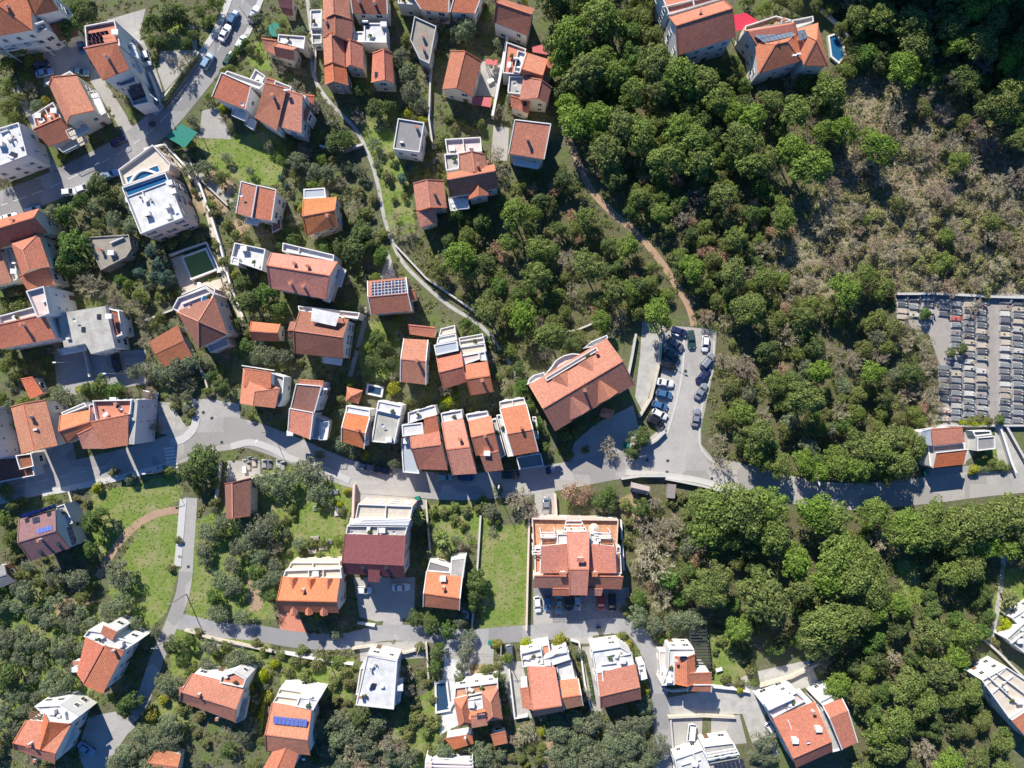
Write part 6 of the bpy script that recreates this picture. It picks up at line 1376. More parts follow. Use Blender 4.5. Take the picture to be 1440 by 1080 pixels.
def undergrowth():
    """weeds, brambles and low ground cover nobody could count"""
    def area(polys, n, rad, mats, seed, per=26, hgt=.5):
        r = np.random.default_rng(seed); out = []
        boxes = [[(p[i], p[i+1]) for i in range(0, len(p), 2)] for p in polys]; ar = []
        for b in boxes:
            xs = [q[0] for q in b]; ys = [q[1] for q in b]; ar.append((max(xs)-min(xs))*(max(ys)-min(ys)))
        C = []; N = []
        tot = sum(ar)
        for b, a in zip(boxes, ar):
            xs = [q[0] for q in b]; ys = [q[1] for q in b]
            for k in range(int(n*a/tot)):
                x = r.uniform(min(xs), max(xs)); y = r.uniform(min(ys), max(ys))
                if not inside(x, y, b) or (polys is GARD and any(inside(x, y, [(g[i], g[i+1]) for i in range(0, len(g), 2)]) for g in GRASS)): continue
                if hgt > .2 and any(abs(x-c)+abs(y-d) < 7 for c, d in PATHPX): continue
                w = P(x, y)
                if not clear(w.x, w.y) or not free(x, y, 0): continue
                rr = r.uniform(*rad); d = r.normal(size=(per, 3)); d[:, 2] = np.abs(d[:, 2]); d /= np.linalg.norm(d, axis=1, keepdims=True)
                C.append(np.array([w.x, w.y, 0])+d*rr*np.array([1, 1, hgt/.5*.7])*r.uniform(.6, 1, (per, 1))); N.append(d+r.normal(size=(per, 3))*.5+np.array([0, 0, 2.2 if hgt < .2 else .5]))
        return np.vstack(C), np.vstack(N)
    PATHPX = []; GARD = [(0,0,745,0,745,690,0,690), (0,690,700,690,700,1080,0,1080), (690,880,940,880,940,1080,690,1080)]
    for px in ((800,196, 832,268, 895,328, 925,362, 950,400, 976,458), (138,812, 168,762, 192,738, 256,716), (430,-20, 441,105, 500,182, 542,312, 592,396, 672,455, 727,532)):
        PATHPX += [(720+q.x/S, 540-q.y/S) for q in smooth_line(px)][::2]
    for nm, polys, n, rad, mat, seed, hg in (('undergrowth', WOOD, 7500, (.6, 1.6), 'broad', 1, .6), ('dry_brush', SCRUB, 4200, (.4, 1.2), 'scrub', 2, .5), ('grass', GRASS, 6500, (.10, .26), 'grassleaf', 3, .18), ('weeds', GARD, 10000, (.25, .9), 'scrub', 4, .35)):
        C, N = area(polys, n, rad, None, seed, 26, hg); o = bpy.data.objects.new(nm, quads_mesh(nm, C, N, rng.uniform(.09,.2,len(C)), mat)); link(o); tag(o, {'undergrowth': 'tangled green undergrowth on the woodland floor', 'dry_brush': 'sparse dry brush covering the brown slope', 'grass': 'tufts of bright grass growing in the lawns', 'weeds': 'low weeds and brambles growing over the garden soil'}[nm], nm.replace('_', ' '), None, 'stuff')
M['grassleaf'] = m_leaf('grass blades', (.14,.23,.04), (.26,.32,.08), .3, .02)
undergrowth()
def twigs():
    # brush of thin dead stems over the dry slope
    r = np.random.default_rng(9); A = []; b = [(SCRUB[0][i], SCRUB[0][i+1]) for i in range(0, len(SCRUB[0]), 2)]; n = 0; V = []
    while n < 26000:
        x, y = r.uniform(1050, 1520), r.uniform(100, 445)
        if not inside(x, y, b): n += 0; continue
        w = P(x, y); d = r.normal(size=3); d[2] = abs(d[2])*.6; d /= np.linalg.norm(d); a = np.array([w.x, w.y, r.uniform(.05,.5)]); e = a+d*r.uniform(.5,1.4); u = np.cross(d, r.normal(size=3)); u /= np.linalg.norm(u); u *= .035
        V += [a-u, a+u, e+u*.6, e-u*.6]; n += 1
    V = np.array(V, np.float32); me = bpy.data.meshes.new('brushwood'); me.vertices.add(len(V)); me.vertices.foreach_set('co', V.ravel()); me.loops.add(len(V)); me.loops.foreach_set('vertex_index', np.arange(len(V), dtype=np.int32)); me.polygons.add(len(V)//4); me.polygons.foreach_set('loop_start', np.arange(0, len(V), 4, dtype=np.int32)); me.update(calc_edges=True); me.materials.append(M['twig'])
    tag(link(bpy.data.objects.new('brushwood', me)), 'fine dead stems littering the dry brown slope', 'brushwood', None, 'stuff')
twigs()
# ------------------------------------------------------------------ cars
def car_paint(name, c, metal=.0): return m_simple(name, c, .28, metal, .5, .6)
PAINT = {'white': car_paint('white car paint', (.72,.73,.74)), 'silver': car_paint('silver car paint', (.42,.43,.45), .5), 'grey': car_paint('grey car paint', (.16,.17,.19), .3), 'black': car_paint('black car paint', (.018,.018,.02)),
         'navy': car_paint('navy car paint', (.02,.028,.09)), 'blue': car_paint('blue car paint', (.05,.14,.30)), 'lightblue': car_paint('light blue car paint', (.24,.36,.50), .3), 'green': car_paint('dark green car paint', (.03,.07,.06)), 'teal': car_paint('grey teal car paint', (.20,.31,.32), .2), 'red': car_paint('red car paint', (.42,.02,.03))}
M['tyre'] = m_simple('tyre rubber', (.02,.02,.02), .8); M['lamp'] = m_simple('headlamp lens', (.7,.72,.75), .1, 0, .6); M['tail'] = m_simple('tail lamp lens', (.35,.01,.01), .2, 0, .5)
def car_meshes(kind):
    # stations along x (nose at +x): half width and heights of the body shell
    Lh, wv = {'hatch': (2.0,.84), 'sedan': (2.25,.88), 'suv': (2.25,.92), 'van': (2.5,.95), 'pickup': (2.6,.92)}[kind]
    hood, belt, roof = {'hatch': (.88,.95,1.48), 'sedan': (.86,.93,1.42), 'suv': (1.02,1.1,1.7), 'van': (1.05,1.15,1.95), 'pickup': (1.05,1.12,1.75)}[kind]
    st = [(Lh, .62, .42, .62), (Lh-.1, .78, .30, .74), (Lh-.5, .97, .22, hood-.05), (Lh-.95, 1.0, .22, hood), (.0, 1.0, .22, belt), (-Lh+.8, 1.0, .22, belt), (-Lh+.25, .96, .26, belt-.02 if kind != 'sedan' else belt-.06), (-Lh+.05, .84, .34, belt-.18), (-Lh, .74, .42, .70)]
    if kind == 'pickup': st = st[:5]+[(-.35, 1.0, .22, belt), (-Lh+.25, .99, .26, .92), (-Lh+.05, .96, .34, .92), (-Lh, .93, .42, .88)]
    b = MB(); rings = []
    for x, k, lo, hi in st:
        w = wv*k; rings.append([Vector(v) for v in ((x,-w*.92,lo), (x,-w,lo+.16), (x,-w,hi-.16), (x,-w*.86,hi-.02), (x,-w*.45,hi+.025), (x,w*.45,hi+.025), (x,w*.86,hi-.02), (x,w,hi-.16), (x,w,lo+.16), (x,w*.92,lo))])
    n = 10
    for i in range(len(rings)-1):
        for j in range(n):
            k = (j+1) % n; b.poly([rings[i][j], rings[i][k], rings[i+1][k], rings[i+1][j]])
    b.poly(rings[0][::-1]); b.poly(rings[-1])
    for sx in (Lh-.75, -Lh+.72):       # wheel arches
        for sy in (-1, 1): b.tube((sx, sy*(wv-.03), .34), (sx, sy*(wv+.035), .34), .40, .40, 14)
    for sy in (-1, 1): b.box((Lh-1.35 if kind != 'van' else Lh-.9, sy*(wv+.1), belt+.06), (.12, .2, .13))
    xf0, xf1, xr1, xr0 = {'hatch': (.95,.25,-1.35,-1.85), 'sedan': (.9,.2,-.85,-1.5), 'suv': (1.0,.35,-1.75,-2.1), 'van': (1.75,1.1,-2.25,-2.42), 'pickup': (.9,.3,-.55,-.8)}[kind]
    g = MB(); wb, wt = wv*.9, wv*.74; zb, zt = belt+.0, roof
    lo = [Vector((xf0,-wb,zb)), Vector((xf0,wb,zb)), Vector((xr0,wb,zb)), Vector((xr0,-wb,zb))]; hi = [Vector((xf1,-wt,zt-.05)), Vector((xf1,wt,zt-.05)), Vector((xr1,wt,zt-.05)), Vector((xr1,-wt,zt-.05))]
    for i in range(4): j = (i+1) % 4; g.poly([lo[i], lo[j], hi[j], hi[i]])
    r = MB(); o = [Vector((xf1+.08,-wt*1.02,zt-.05)), Vector((xf1+.08,wt*1.02,zt-.05)), Vector((xr1-.08,wt*1.02,zt-.05)), Vector((xr1-.08,-wt*1.02,zt-.05))]; t_ = [Vector((p.x*.9+(xf1+xr1)*.05, p.y*.82, zt)) for p in o]
    for i in range(4): j = (i+1) % 4; r.poly([o[i], o[j], t_[j], t_[i]])
    r.poly(t_)
    for i in range(4): r.bar(lo[i], hi[i]+Vector((0,0,.0)), .09)
    for sy in (0, 3): pass
    mid = (xf1+xr1)/2
    for sy in (-1, 1): r.bar((mid, sy*wb, zb), (mid, sy*wt, zt-.05), .08)
    w = MB(); w.tube((0,-.1,0), (0,.1,0), .32, .32, 16); rim = MB(); rim.tube((0,-.115,0), (0,.115,0), .2, .2, 10); rim.tube((0,-.12,0), (0,.12,0), .06, .06, 6)
    hl = MB(); hl.box((0,0,0), (.14,.36,.14)); tl = MB(); tl.box((0,0,0), (.08,.28,.2))
    pl = MB(); pl.box((0,0,0), (.03,.5,.12))
    return dict(body=b.mesh('body', PAINT['white']), glass=g.mesh('window_glass', M['glass']), roof=r.mesh('car_roof', PAINT['white']), wheel=w.mesh('wheel', M['tyre']), rim=rim.mesh('rim', M['steel']), hl=hl.mesh('headlight', M['lamp']), tl=tl.mesh('tail_light', M['tail']), plate=pl.mesh('number_plate', M['frame']), L=Lh, w=wv, hood=hood, belt=belt)
CARM = {k: car_meshes(k) for k in ('hatch', 'sedan', 'suv', 'van', 'pickup')}
def car(px, py, ang, color, kind, label, group):
    m = CARM[kind]; p = P(px, py, .8); nm = {'van': 'van', 'pickup': 'pickup_truck'}.get(kind, 'car')
    r = empty(nm, (p.x, p.y, .05), R(-ang)); tag(r, label, nm.replace('_', ' ') if nm != 'pickup_truck' else 'truck', group)
    for k, n_ in (('body', 'body'), ('roof', 'car_roof')):
        o = inst(n_, m[k], r); o.material_slots[0].link = 'OBJECT'; o.material_slots[0].material = PAINT[color]
    inst('window_glass', m['glass'], r)
    for sx in (m['L']-.75, -m['L']+.72):
        for sy in (-1, 1):
            wo = inst('wheel', m['wheel'], r, (sx, sy*(m['w']-.06), .32)); inst('rim', m['rim'], wo)
    for sy in (-1, 1):
        inst('headlight', m['hl'], r, (m['L']-.12, sy*m['w']*.62, .66)); inst('tail_light', m['tl'], r, (-m['L']+.04, sy*m['w']*.66, .72))
    for sx in (m['L']-.0, -m['L']+.0): inst('number_plate', m['plate'], r, (sx, 0, .5))
    if kind == 'pickup':
        b = MB()
        for k in range(5): b.bar((-2.5, -.6+.3*k, 1.0), (-.85, -.6+.3*k, 1.0), .1)
        b.bar((-.85,-.85,1.25), (-.85,.85,1.25), .08); b.bar((-.85,-.85,.9), (-.85,-.85,1.25), .08); b.bar((-.85,.85,.9), (-.85,.85,1.25), .08); b.build('load_bed', M['dark'], r)
for a in (
 # car park: left column, then right column
 (955,466,20,'navy','hatch','navy car parked nearest the wood at the head of the car park'), (972,477,85,'green','sedan','dark green car parked lengthwise beside the navy car'), (950,484,35,'grey','suv','grey car with a silver roof third in the slanted car park row'), (945,501,35,'green','hatch','small dark green car between the grey and black cars in the slanted row'),
 (939,514,22,'black','suv','black car next above the white car in the slanted row'), (935,538,10,'white','sedan','white car in the middle of the slanted car park row'), (934,554,14,'blue','hatch','blue car just below the white car in the slanted row'), (928,570,18,'blue','hatch','small blue car directly above the lower white car in the slanted row'), (928,582,28,'white','hatch','white car with a black bonnet near the lower end of the slanted row'),
 (922,593,28,'black','suv','black car with a white bonnet scoop at the lowest end of the slanted row'), (992,483,95,'white','hatch','white car parked topmost on the right side of the car park'), (995,507,-52,'silver','suv','silver car parked second from the top on the right side'), (989,528,-52,'navy','sedan','navy car squeezed between two silver cars on the right side'), (986,550,-58,'silver','sedan','silver car just below the navy car on the right side'), (979,587,-80,'silver','sedan','silver car parked alone at the mouth of the car park')): car(*a, 'cars in the car park')
for a in (
 (756,850,86,'white','hatch','white car leftmost in the row under the salmon apartment house'), (770,848,90,'blue','hatch','dull blue car second from the left under the salmon apartment house'), (786,850,90,'teal','sedan','grey teal car half under the left eave of the salmon apartment house'), (800,848,90,'black','hatch','black car in the shade under the middle of the salmon apartment house'), (812,847,90,'silver','hatch','silver car in the middle of the row under the salmon apartment house'), (845,847,90,'red','hatch','red car in the shade under the salmon apartment house'), (861,848,90,'black','suv','black car rightmost in the row under the salmon apartment house')): car(*a, 'cars below the salmon apartment house')
for a in (
 (292,86,-60,'lightblue','suv','light blue car driving down the main road in the sun'), (316,46,-62,'white','sedan','white car driving on the main road'), (328,25,-64,'blue','hatch','blue grey car driving on the shaded top of the main road'), (357,20,-62,'silver','sedan','silver car parked at the kerb near the red edged pavement'), (339,60,-60,'white','hatch','white car parked at the main road kerb above a hedge'), (322,83,-62,'green','hatch','dark green car parked half hidden by a hedge at the kerb'),
 (154,246,-24,'lightblue','sedan','light blue car in the shade on the main road below the tall block'), (97,270,-5,'white','hatch','white car parked at the verge near the left lane mouth'), (117,265,-20,'white','hatch','white car partly under the olive at the verge'), (12,306,-15,'white','sedan','white car on the left end of the main road'), (46,296,-18,'silver','hatch','silver car parked beside the long hipped house'),
 (206,81,75,'white','hatch','white car in the pale drive right of the tall apartment block'), (62,102,-12,'lightblue','sedan','light blue car in the yard left of the orange gabled house'), (58,90,-12,'navy','hatch','navy car in the shade behind the light blue car'), (112,101,8,'teal','sedan','grey teal car in the sunny yard above the orange gabled house'), (115,66,70,'blue','hatch','blue car in the shade left of the tall apartment block'), (166,198,-28,'navy','hatch','navy car in deep shade right of the orange gabled house balconies')): car(*a, 'cars along the main road')
for a in (
 (163,511,78,'black','sedan','black car in the shaded yard below the bare concrete roof house'), (211,554,12,'grey','hatch','dark grey car at the corner of the house at the road bend'), (511,656,16,'grey','sedan','grey car parked first along the wall of the middle road'), (538,661,10,'black','sedan','black car parked second along the wall of the middle road'), (718,668,-2,'black','suv','black car parked below the fourth front row house'), (779,661,-8,'navy','hatch','navy car at the end of the front row by the low white wall'), (625,671,2,'teal','hatch','teal car in shade below the first front row house'), (655,671,2,'navy','hatch','navy car in shade below the second front row house'),
 (768,711,92,'silver','sedan','silver car on the pink edged drive above the salmon apartment house'), (511,830,2,'white','hatch','white car on the left of the blue shaded courtyard'), (564,826,-2,'white','sedan','white car on the right of the blue shaded courtyard'), (654,859,85,'lightblue','hatch','light blue car in the gap right of the curved concrete roof house'), (717,919,85,'grey','suv','dark grey car parked upright beside the salmon house with white terraces'), (121,1053,35,'lightblue','sedan','light blue car on the driveway of the bottom left corner house'),
 (972,1032,96,'white','van','white van parked upright in the yard below the pale wall'), (961,1057,172,'silver','pickup','open bed pickup truck parked crosswise below the white van'), (1085,1026,55,'white','hatch','small white car beside the wall of the trellis terrace house')): car(*a, 'cars parked by the houses')
# ------------------------------------------------------------------ lamps and poles
def lamp(px, py, ang, label, h=7.5, arm=1.8):
    p = P(px, py); r = empty('street_lamp', p, R(-ang)); tag(r, label, 'street lamp', 'street lamps')
    b = MB(); b.tube((0,0,-.1), (0,0,.5), .14, .12, 8); b.tube((0,0,.5), (0,0,h), .09, .05, 8); b.build('pole', M['steel'], r)
    a = MB(); a.bar((0,0,h-.05), (arm,0,h+.25), .07); a.build('arm', M['steel'], r)
    c = MB(); c.box((arm+.35,0,h+.27), (.8,.3,.12)); c.box((arm+.35,0,h+.2), (.6,.22,.04)); c.build('lamp_head', M['rail'], r)
for a in ((118,511,180,'street lamp reaching left over the shaded yard below the bare concrete roof'), (185,526,180,'street lamp reaching left above the green hedge'), (352,31,215,'street lamp leaning over the shaded top of the main road'), (238,660,178,'street lamp at the crosswalk of the middle road'), (383,606,120,'street lamp at the curved pavement of the plaza'), (233,150,40,'street lamp at the wall of the main road bend'), (700,690,-80,'street lamp above the bare tree on the middle road'), (1128,662,70,'street lamp among the pines on the middle road'), (930,470,20,'street lamp at the parapet of the car park')): lamp(*a)
def pole(px, py, label):
    p = P(px, py); r = empty('utility_pole', p); tag(r, label, 'utility pole', 'utility poles')
    b = MB(); b.tube((0,0,-.2), (0,0,8), .14, .1, 8); b.build('post', M['greywood'], r); c = MB(); c.bar((-.8,0,7.6), (.8,0,7.6), .1); c.build('crossbar', M['greywood'], r)
    for x in (-.7, 0, .7): i = MB(); i.tube((x,0,7.65), (x,0,7.85), .05, .04, 6); i.build('insulator', M['frame'], r)
for a in ((262,835,'utility pole at the left edge of the narrow lane'), (705,905,'utility pole at the lower lane beside the dark grey car'), (592,905,'utility pole at the stepped yard on the lower lane'), (240,895,'utility pole at the bend where the two lanes meet'), (452,905,'utility pole by the lower lane near the pale wall')): pole(*a)
# ------------------------------------------------------------------ cemetery
for nm, c in (('granite', (.115,.125,.14)), ('midgranite', (.20,.215,.23)), ('marble', (.46,.45,.43)), ('sand', (.46,.40,.33)), ('redgranite', (.40,.13,.11)), ('kerbstone', (.42,.41,.40))):
    t = NT('grave '+nm); n = t.noise(t.pos(), 3, 4); rn = t.node('ShaderNodeObjectInfo').outputs['Random']; t.b.inputs['Specular IOR Level'].default_value = .4
    M[nm] = t.out(t.hsv(t.mix(t.math('MULTIPLY', n, .5), c, sc3(c, .6)), .5, 1, t.math('ADD', t.math('MULTIPLY', rn, .5), .75)), .4)
def grave_meshes(mat):
    out = []
    for k in range(3):
        b = MB(); b.box((0,0,.12), (2.5,1.35,.3)); 
        s = MB(); s.box((0,0,.36), (2.2,1.1,.2)); s.box((0,0,.48), (2.0,.95,.06)) if k != 1 else [s.box((x,0,.49), (.7,.9,.06)) for x in (-.6,.35)]
        h = MB(); h.box((1.12,0,.7), (.16,.95 if k else 1.1,1.0)); 
        if k == 2: h.box((1.12,0,1.35), (.1,.12,.5)); h.box((1.12,0,1.4), (.1,.42,.1))
        else: h.box((1.12,0,1.24), (.2,.6,.1))
        v = MB(); v.tube((.8,.3,.4), (.8,.3,.75), .08,.12,8); v.tube((.8,-.3,.4), (.8,-.3,.75), .08,.12,8)
        out.append((b.mesh('grave', M['kerbstone']), s.mesh('slab', M[mat]), h.mesh('headstone', M[mat]), v.mesh('vase', M['frame'])))
    return out
GR = {m: grave_meshes(m) for m in ('granite', 'midgranite', 'marble', 'sand', 'redgranite')}
GL = {'granite': 'dark granite grave slab in the {}', 'midgranite': 'blue grey granite grave slab in the {}', 'marble': 'pale marble grave slab in the {}', 'sand': 'sand coloured grave slab in the {}', 'redgranite': 'red granite grave slab in the {}'}
FL = []
for nm, c in (('red', (.5,.03,.04)), ('yellow', (.6,.45,.05)), ('pink', (.6,.2,.3)), ('white', (.7,.7,.66)), ('green', (.08,.15,.03))):
    C, N = crown_pts(3, .22, .0, .25, 40, br=(.5,.7)); M['flower '+nm] = m_leaf(nm+' flowers', c, sc3(c, .7)); FL.append(quads_mesh('flowers', C, N, rng.uniform(.03,.07,len(C)), 'flower '+nm))
def graves():
    rr = random.Random(4)
    colsp = ((1268,1,420,448), (1284,1,420,452), (1303,1,420,452), (1326,2,424,594), (1343,1,428,594), (1361,1,420,594), (1379,1,420,594), (1412,1,424,594), (1430,1,418,594), (1448,1,420,594))
    names = ('far left corner of the cemetery', 'second short column of the cemetery', 'third short column of the cemetery', 'ragged left column beside the bare trees', 'second column from the bare trees', 'column left of the path column', 'column just left of the cemetery path', 'column just right of the cemetery path', 'second column right of the cemetery path', 'rightmost column cut off by the edge')
    for (x, _, y0, y1), nm in zip(colsp, names):
        y = y0
        while y < y1:
            if not (abs(x-1326) < 3 and (470 < y < 500 or rr.random() < .3)) and not (x == 1379 and 512 < y < 522):
                k = rr.choice(('granite',)*4+('midgranite',)*6+('marble',)*2+('sand',)*2)
                if x == 1343 and 442 < y < 452: k = 'redgranite'
                b, s, h, v = rr.choice(GR[k]); p = P(x+rr.uniform(-1,1), y)
                g = inst('grave', b, None, (p.x, p.y, .02), R(rr.uniform(-3,3))+R(-4), (.98, rr.uniform(.9,1.05), rr.uniform(.8,1.2)))
                tag(g, GL[k].format(nm), 'grave', 'graves in the cemetery'); inst('slab', s, g); ho = inst('headstone', h, g)
                if rr.random() < .6: inst('vase', v, g)
                if rr.random() < .5: inst('flowers', rr.choice(FL), g, (rr.uniform(-.8,.8), rr.uniform(-.3,.3), .5))
            y += rr.choice((8.4, 8.8, 9.2, 11.5))
    for x, y in ((392,652), (398,655), (372,652), (380,653), (470,692), (478,715), (447,715), (443,757), (455,770), (462,762), (440,775), (477,722), (425,650), (350,655), (358,650), (345,652), (352,648)):
        k = rr.choice(('midgranite', 'marble', 'sand')); b, s, h, v = rr.choice(GR[k]); p = P(x, y); g = inst('grave', b, None, (p.x, p.y, .01), R(90) if x < 400 else R(5), (.9,.9,.8)); tag(g, ('old weathered {} grave on the lawn beside the old brown church').format({'midgranite': 'grey', 'marble': 'white', 'sand': 'sand coloured'}[k]), 'grave', 'old graves by the church'); inst('slab', s, g); inst('headstone', h, g)
graves()
# ------------------------------------------------------------------ small outdoor things
def parasol(px, py, mat, label):
    r = empty('parasol', P(px, py)); tag(r, label, 'parasol', 'garden parasols'); b = parasol_mesh(); b.build('canopy', [M[mat], M['steel']], r)
def planks(px, py, ang, label):
    p = P(px, py); r = empty('timber_stack', p, R(-ang)); tag(r, label, 'timber')
    for k in range(6):
        b = MB(); b.box((0, -.7+.27*k, .12+.02*(k % 2)), (2.4,.2,.2)); b.build('plank', M['greywood'], r)
planks(700,770,0,'stack of grey planks in the garden left of the meadow') if False else None
def table(px, py, label):
    p = P(px, py); r = empty('garden_table', p, random.uniform(0, 3)); tag(r, label, 'table', 'garden tables'); t = MB(); t.box((0,0,.74), (1.6,.9,.06)); t.build('tabletop', M['frame'], r)
    for x in (-.7,.7):
        for y in (-.35,.35): l = MB(); l.box((x,y,.36), (.07,.07,.72)); l.build('leg', M['frame'], r)
for a in ((310,380,'white garden table on the deck right of the green pool'), (282,402,'white garden table below the green pool'), (634,990,'white garden table on the deck right of the navy pool'), (345,660,'white garden table in the paved yard above the church'), (690,115,'white garden table in the bare concrete yard'), (1010,940,'white garden table on the lawn right of the dark pergola')): table(*a)
def terrace_things():
    rr = random.Random(31); b = MB(); b.tube((0,0,0), (0,0,.45), .22, .3, 10); pot = b.mesh('pot', M['terra']); C, N = crown_pts(5, .45, .3, 1.1, 60, br=(.4,.6)); leaf = quads_mesh('leaves', C, N, rng.uniform(.05,.1,len(C)), 'dense')
    t = MB(); t.box((0,0,.72), (1.3,.8,.05)); tm = t.mesh('tabletop', M['frame']); l = MB(); l.box((0,0,.35), (.06,.06,.7)); lm = l.mesh('leg', M['frame'])
    c = MB(); c.box((0,0,.42), (.48,.48,.06)); cm = c.mesh('seat', M['greywood']); c = MB(); c.box((0,.24,.68), (.48,.05,.5)); cb = c.mesh('backrest', M['greywood'])
    pm = parasol_mesh(); cols = ('beige','trim'); nm = {'beige': 'cream', 'redtarp': 'crimson', 'greentarp': 'green', 'trim': 'white'}; pms = {k: pm.mesh('canopy', [M[k], M['steel']]) for k in cols}; seen = {}
    for nick, pts, h in TERR:
        cx = sum(p.x for p in pts)/len(pts); cy = sum(p.y for p in pts)/len(pts); ar = abs(sum(pts[i].x*pts[(i+1) % len(pts)].y-pts[(i+1) % len(pts)].x*pts[i].y for i in range(len(pts))))/2
        if ar < 9 or rr.random() < .15: continue
        inner = [(p.x, p.y) for p in shrink(pts, .8)]
        def spot():
            for _ in range(30):
                q = pts[rr.randrange(len(pts))]; k = rr.uniform(.2, .75); x, y = cx+(q.x-cx)*k, cy+(q.y-cy)*k
                if inside(x, y, inner) and all(not inside(x, y, f2) or h2 <= h+.4 for f2, h2 in OTHER): return x, y
        s = spot()
        if not s: continue
        k = seen.setdefault(nick, set())
        if 'p' not in k:
            k.add('p'); g = empty('potted_plant', (*s, h)); tag(g, f'potted plant on a terrace of {nick}', 'potted plant', 'potted plants on the terraces'); inst('pot', pot, g); inst('leaves', leaf, g)
        s = spot()
        if s and ar > 16 and 't' not in k:
            k.add('t'); g = empty('garden_table', (*s, h), rr.uniform(0, 3)); tag(g, f'white table on a terrace of {nick}', 'table', 'tables on the terraces'); inst('tabletop', tm, g)
            for x in (-.55,.55):
                for y in (-.32,.32): inst('leg', lm, g, (x,y,0))
            for j in range(2):
                a = rr.uniform(0, 6.28); x, y = s[0]+1.1*math.cos(a), s[1]+1.1*math.sin(a)
                if not inside(x, y, inner): continue
                ch = empty('garden_chair', (x, y, h), a-1.57); tag(ch, f'grey wooden chair at the terrace table of {nick}', 'chair', 'chairs on the terraces'); inst('seat', cm, ch); inst('backrest', cb, ch)
                for u in (-.2,.2):
                    for v in (-.2,.2): inst('leg', lm, ch, (u,v,0), 0, (.8,.8,.58))
        s = spot()
        if s and ar > 40 and 'u' not in k and rr.random() < .35:
            k.add('u'); m = rr.choice(cols); g = empty('parasol', (*s, h)); tag(g, f'{nm[m]} parasol on a terrace of {nick}', 'parasol', 'parasols on the terraces'); inst('canopy', pms[m], g)
terrace_things()
def bins():
    col_ = {'green': M['greentarp'], 'blue': M['bluetile'], 'grey': M['dark']}
    for px, py, c, where in ((276,650,'green','at the crosswalk corner of the middle road'), (281,652,'blue','at the crosswalk corner of the middle road'), (880,626,'green','by the curved wall at the car park mouth'), (216,176,'grey','below the tall apartment block'), (588,700,'green','at the wall above the maroon roofed building'), (842,884,'grey','on the lower lane below the salmon apartment house'), (690,902,'green','on the lower lane beside the orange paving'), (1300,664,'green','in the shade below the chapel')):
        r = empty('waste_bin', P(px, py), .2); tag(r, f'{c} wheeled waste bin {where}', 'bin', 'waste bins'); b = MB(); b.prism([(-.5,-.4),(.5,-.4),(.55,.45),(-.55,.45)], .12, 1.05); b.build('bin_body', col_[c], r); l = MB(); l.box((0,.02,1.1), (1.2,.95,.1)); l.build('lid', col_[c], r)
        for x in (-.4,.4): w_ = MB(); w_.tube((x-.05,.35,.1), (x+.05,.35,.1), .1, .1, 8); w_.build('wheel', M['tyre'], r)
bins()
def bays():
    b = MB()
    for i in range(10):
        x, y = 955-3.0*i, 472+13.2*i; a = P(x-8, y-3); c = P(x+14, y+4); b.bar((a.x,a.y,.03), (c.x,c.y,.03), .1, .02)
    tag(b.build('road_marking', M['paint']), kind='structure')
bays()
def cables():
    for i, (a, c) in enumerate((((262,835), (240,895)), ((592,905), (705,905)), ((452,905), (592,905)))):
        A, B = P(*a), P(*c)
        b = MB()
        for o in (-.7, .7):
            pr = None
            for k in range(13):
                u = k/12; q = A.lerp(B, u)+Vector((0, o*.3, 7.85-3.2*u*(1-u)))
                if pr is not None: b.bar(pr, q, .035)
                pr = q
        r = empty('power_cable', (0,0,0)); tag(r, ('sagging power cable between the poles on the narrow lane', 'sagging power cable along the lower lane by the stepped yard', 'sagging power cable along the lower lane below the six dormer house')[i], 'cable'); b.build('wire', M['dark'], r)
cables()
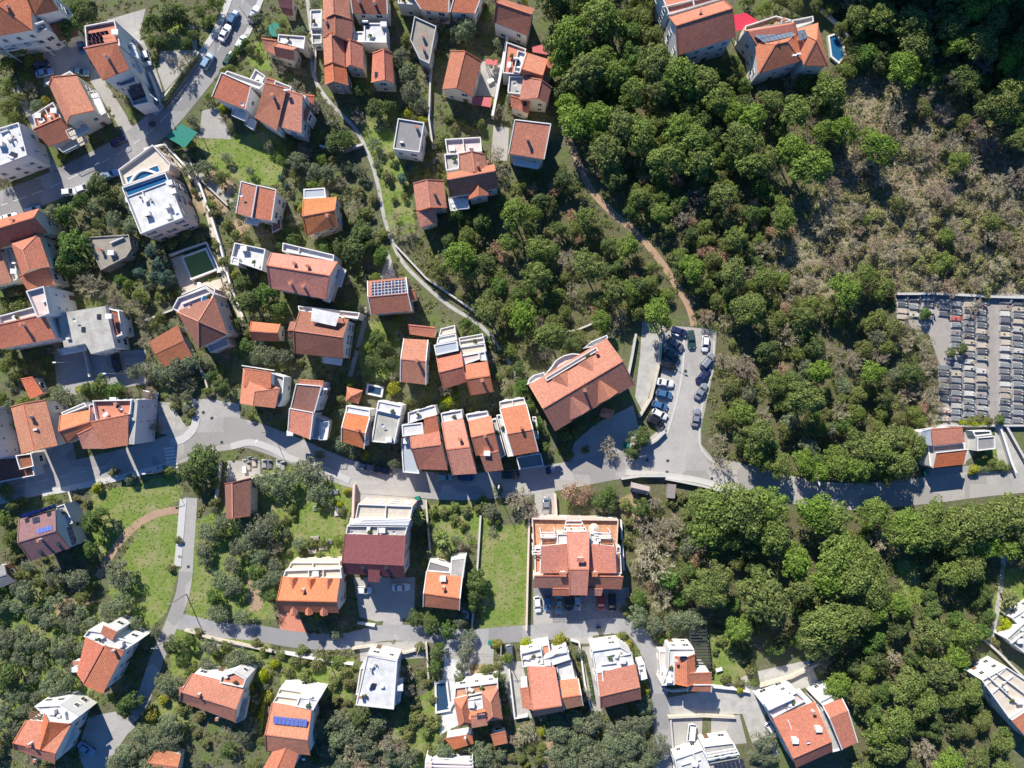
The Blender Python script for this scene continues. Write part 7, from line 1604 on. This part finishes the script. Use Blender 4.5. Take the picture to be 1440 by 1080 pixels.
def trampoline():
    p = P(388,44); r = empty('trampoline', p); tag(r, 'green covered play frame in the yard above the three piece cottage', 'play frame'); b = MB(); b.tube((0,0,.7), (0,0,.8), 1.7, 1.7, 18); b.build('mat', M['greentarp'], r); q = MB()
    for k in range(6): a = k*PI/3; q.bar((1.7*math.cos(a),1.7*math.sin(a),0), (1.7*math.cos(a),1.7*math.sin(a),2.1), .07)
    q.build('frame', M['dark'], r)
trampoline()
# ------------------------------------------------------------------ light and camera
shade_hill()
SUN_EL = 37.0; SX, SY = .40, -.915           # shadows run towards the lower right of the view
az = math.atan2(SX, SY)                      # heading of the shadows
w = bpy.data.worlds.new('World'); sc.world = w; w.use_nodes = True
nt = w.node_tree; bg = nt.nodes['Background']; sky = nt.nodes.new('ShaderNodeTexSky'); sky.sky_type = 'NISHITA'; sky.sun_disc = False
sky.sun_elevation = R(SUN_EL); sky.ozone_density = 4.0; sky.dust_density = .3
toward = Vector((-SX, -SY, 0)).normalized()  # from the scene to the sun
sky.sun_rotation = math.atan2(toward.x, toward.y)
tint = nt.nodes.new('ShaderNodeMix'); tint.data_type = 'RGBA'; tint.blend_type = 'MULTIPLY'; tint.inputs[0].default_value = 1.0; tint.inputs[7].default_value = (.38, .76, 1.18, 1)   # a deep clear blue sky
nt.links.new(sky.outputs[0], tint.inputs[6]); nt.links.new(tint.outputs[2], bg.inputs[0]); bg.inputs[1].default_value = .082
ld = bpy.data.lights.new('sun', 'SUN'); ld.energy = 4.9; ld.angle = R(.5); ld.color = (1, .93, .81)
sun = bpy.data.objects.new('sun', ld); link(sun)
d = Vector((toward.x*math.cos(R(SUN_EL)), toward.y*math.cos(R(SUN_EL)), math.sin(R(SUN_EL))))
sun.rotation_euler = d.to_track_quat('Z', 'Y').to_euler(); sun.location = d*200
cd = bpy.data.cameras.new('camera'); cam = bpy.data.objects.new('camera', cd); link(cam); sc.camera = cam
cam.location = (0, 0, CAM_H); cam.rotation_euler = (0, 0, 0); cd.sensor_fit = 'HORIZONTAL'; cd.sensor_width = 36.0
cd.lens = 18.0/math.tan(math.atan(720*S/CAM_H)); cd.clip_start = 1.0; cd.clip_end = 6000
sc.view_settings.view_transform = 'Standard'; sc.view_settings.look = 'None'; sc.view_settings.exposure = .66; sc.view_settings.gamma = 1.0; sc.view_settings.use_curve_mapping = False
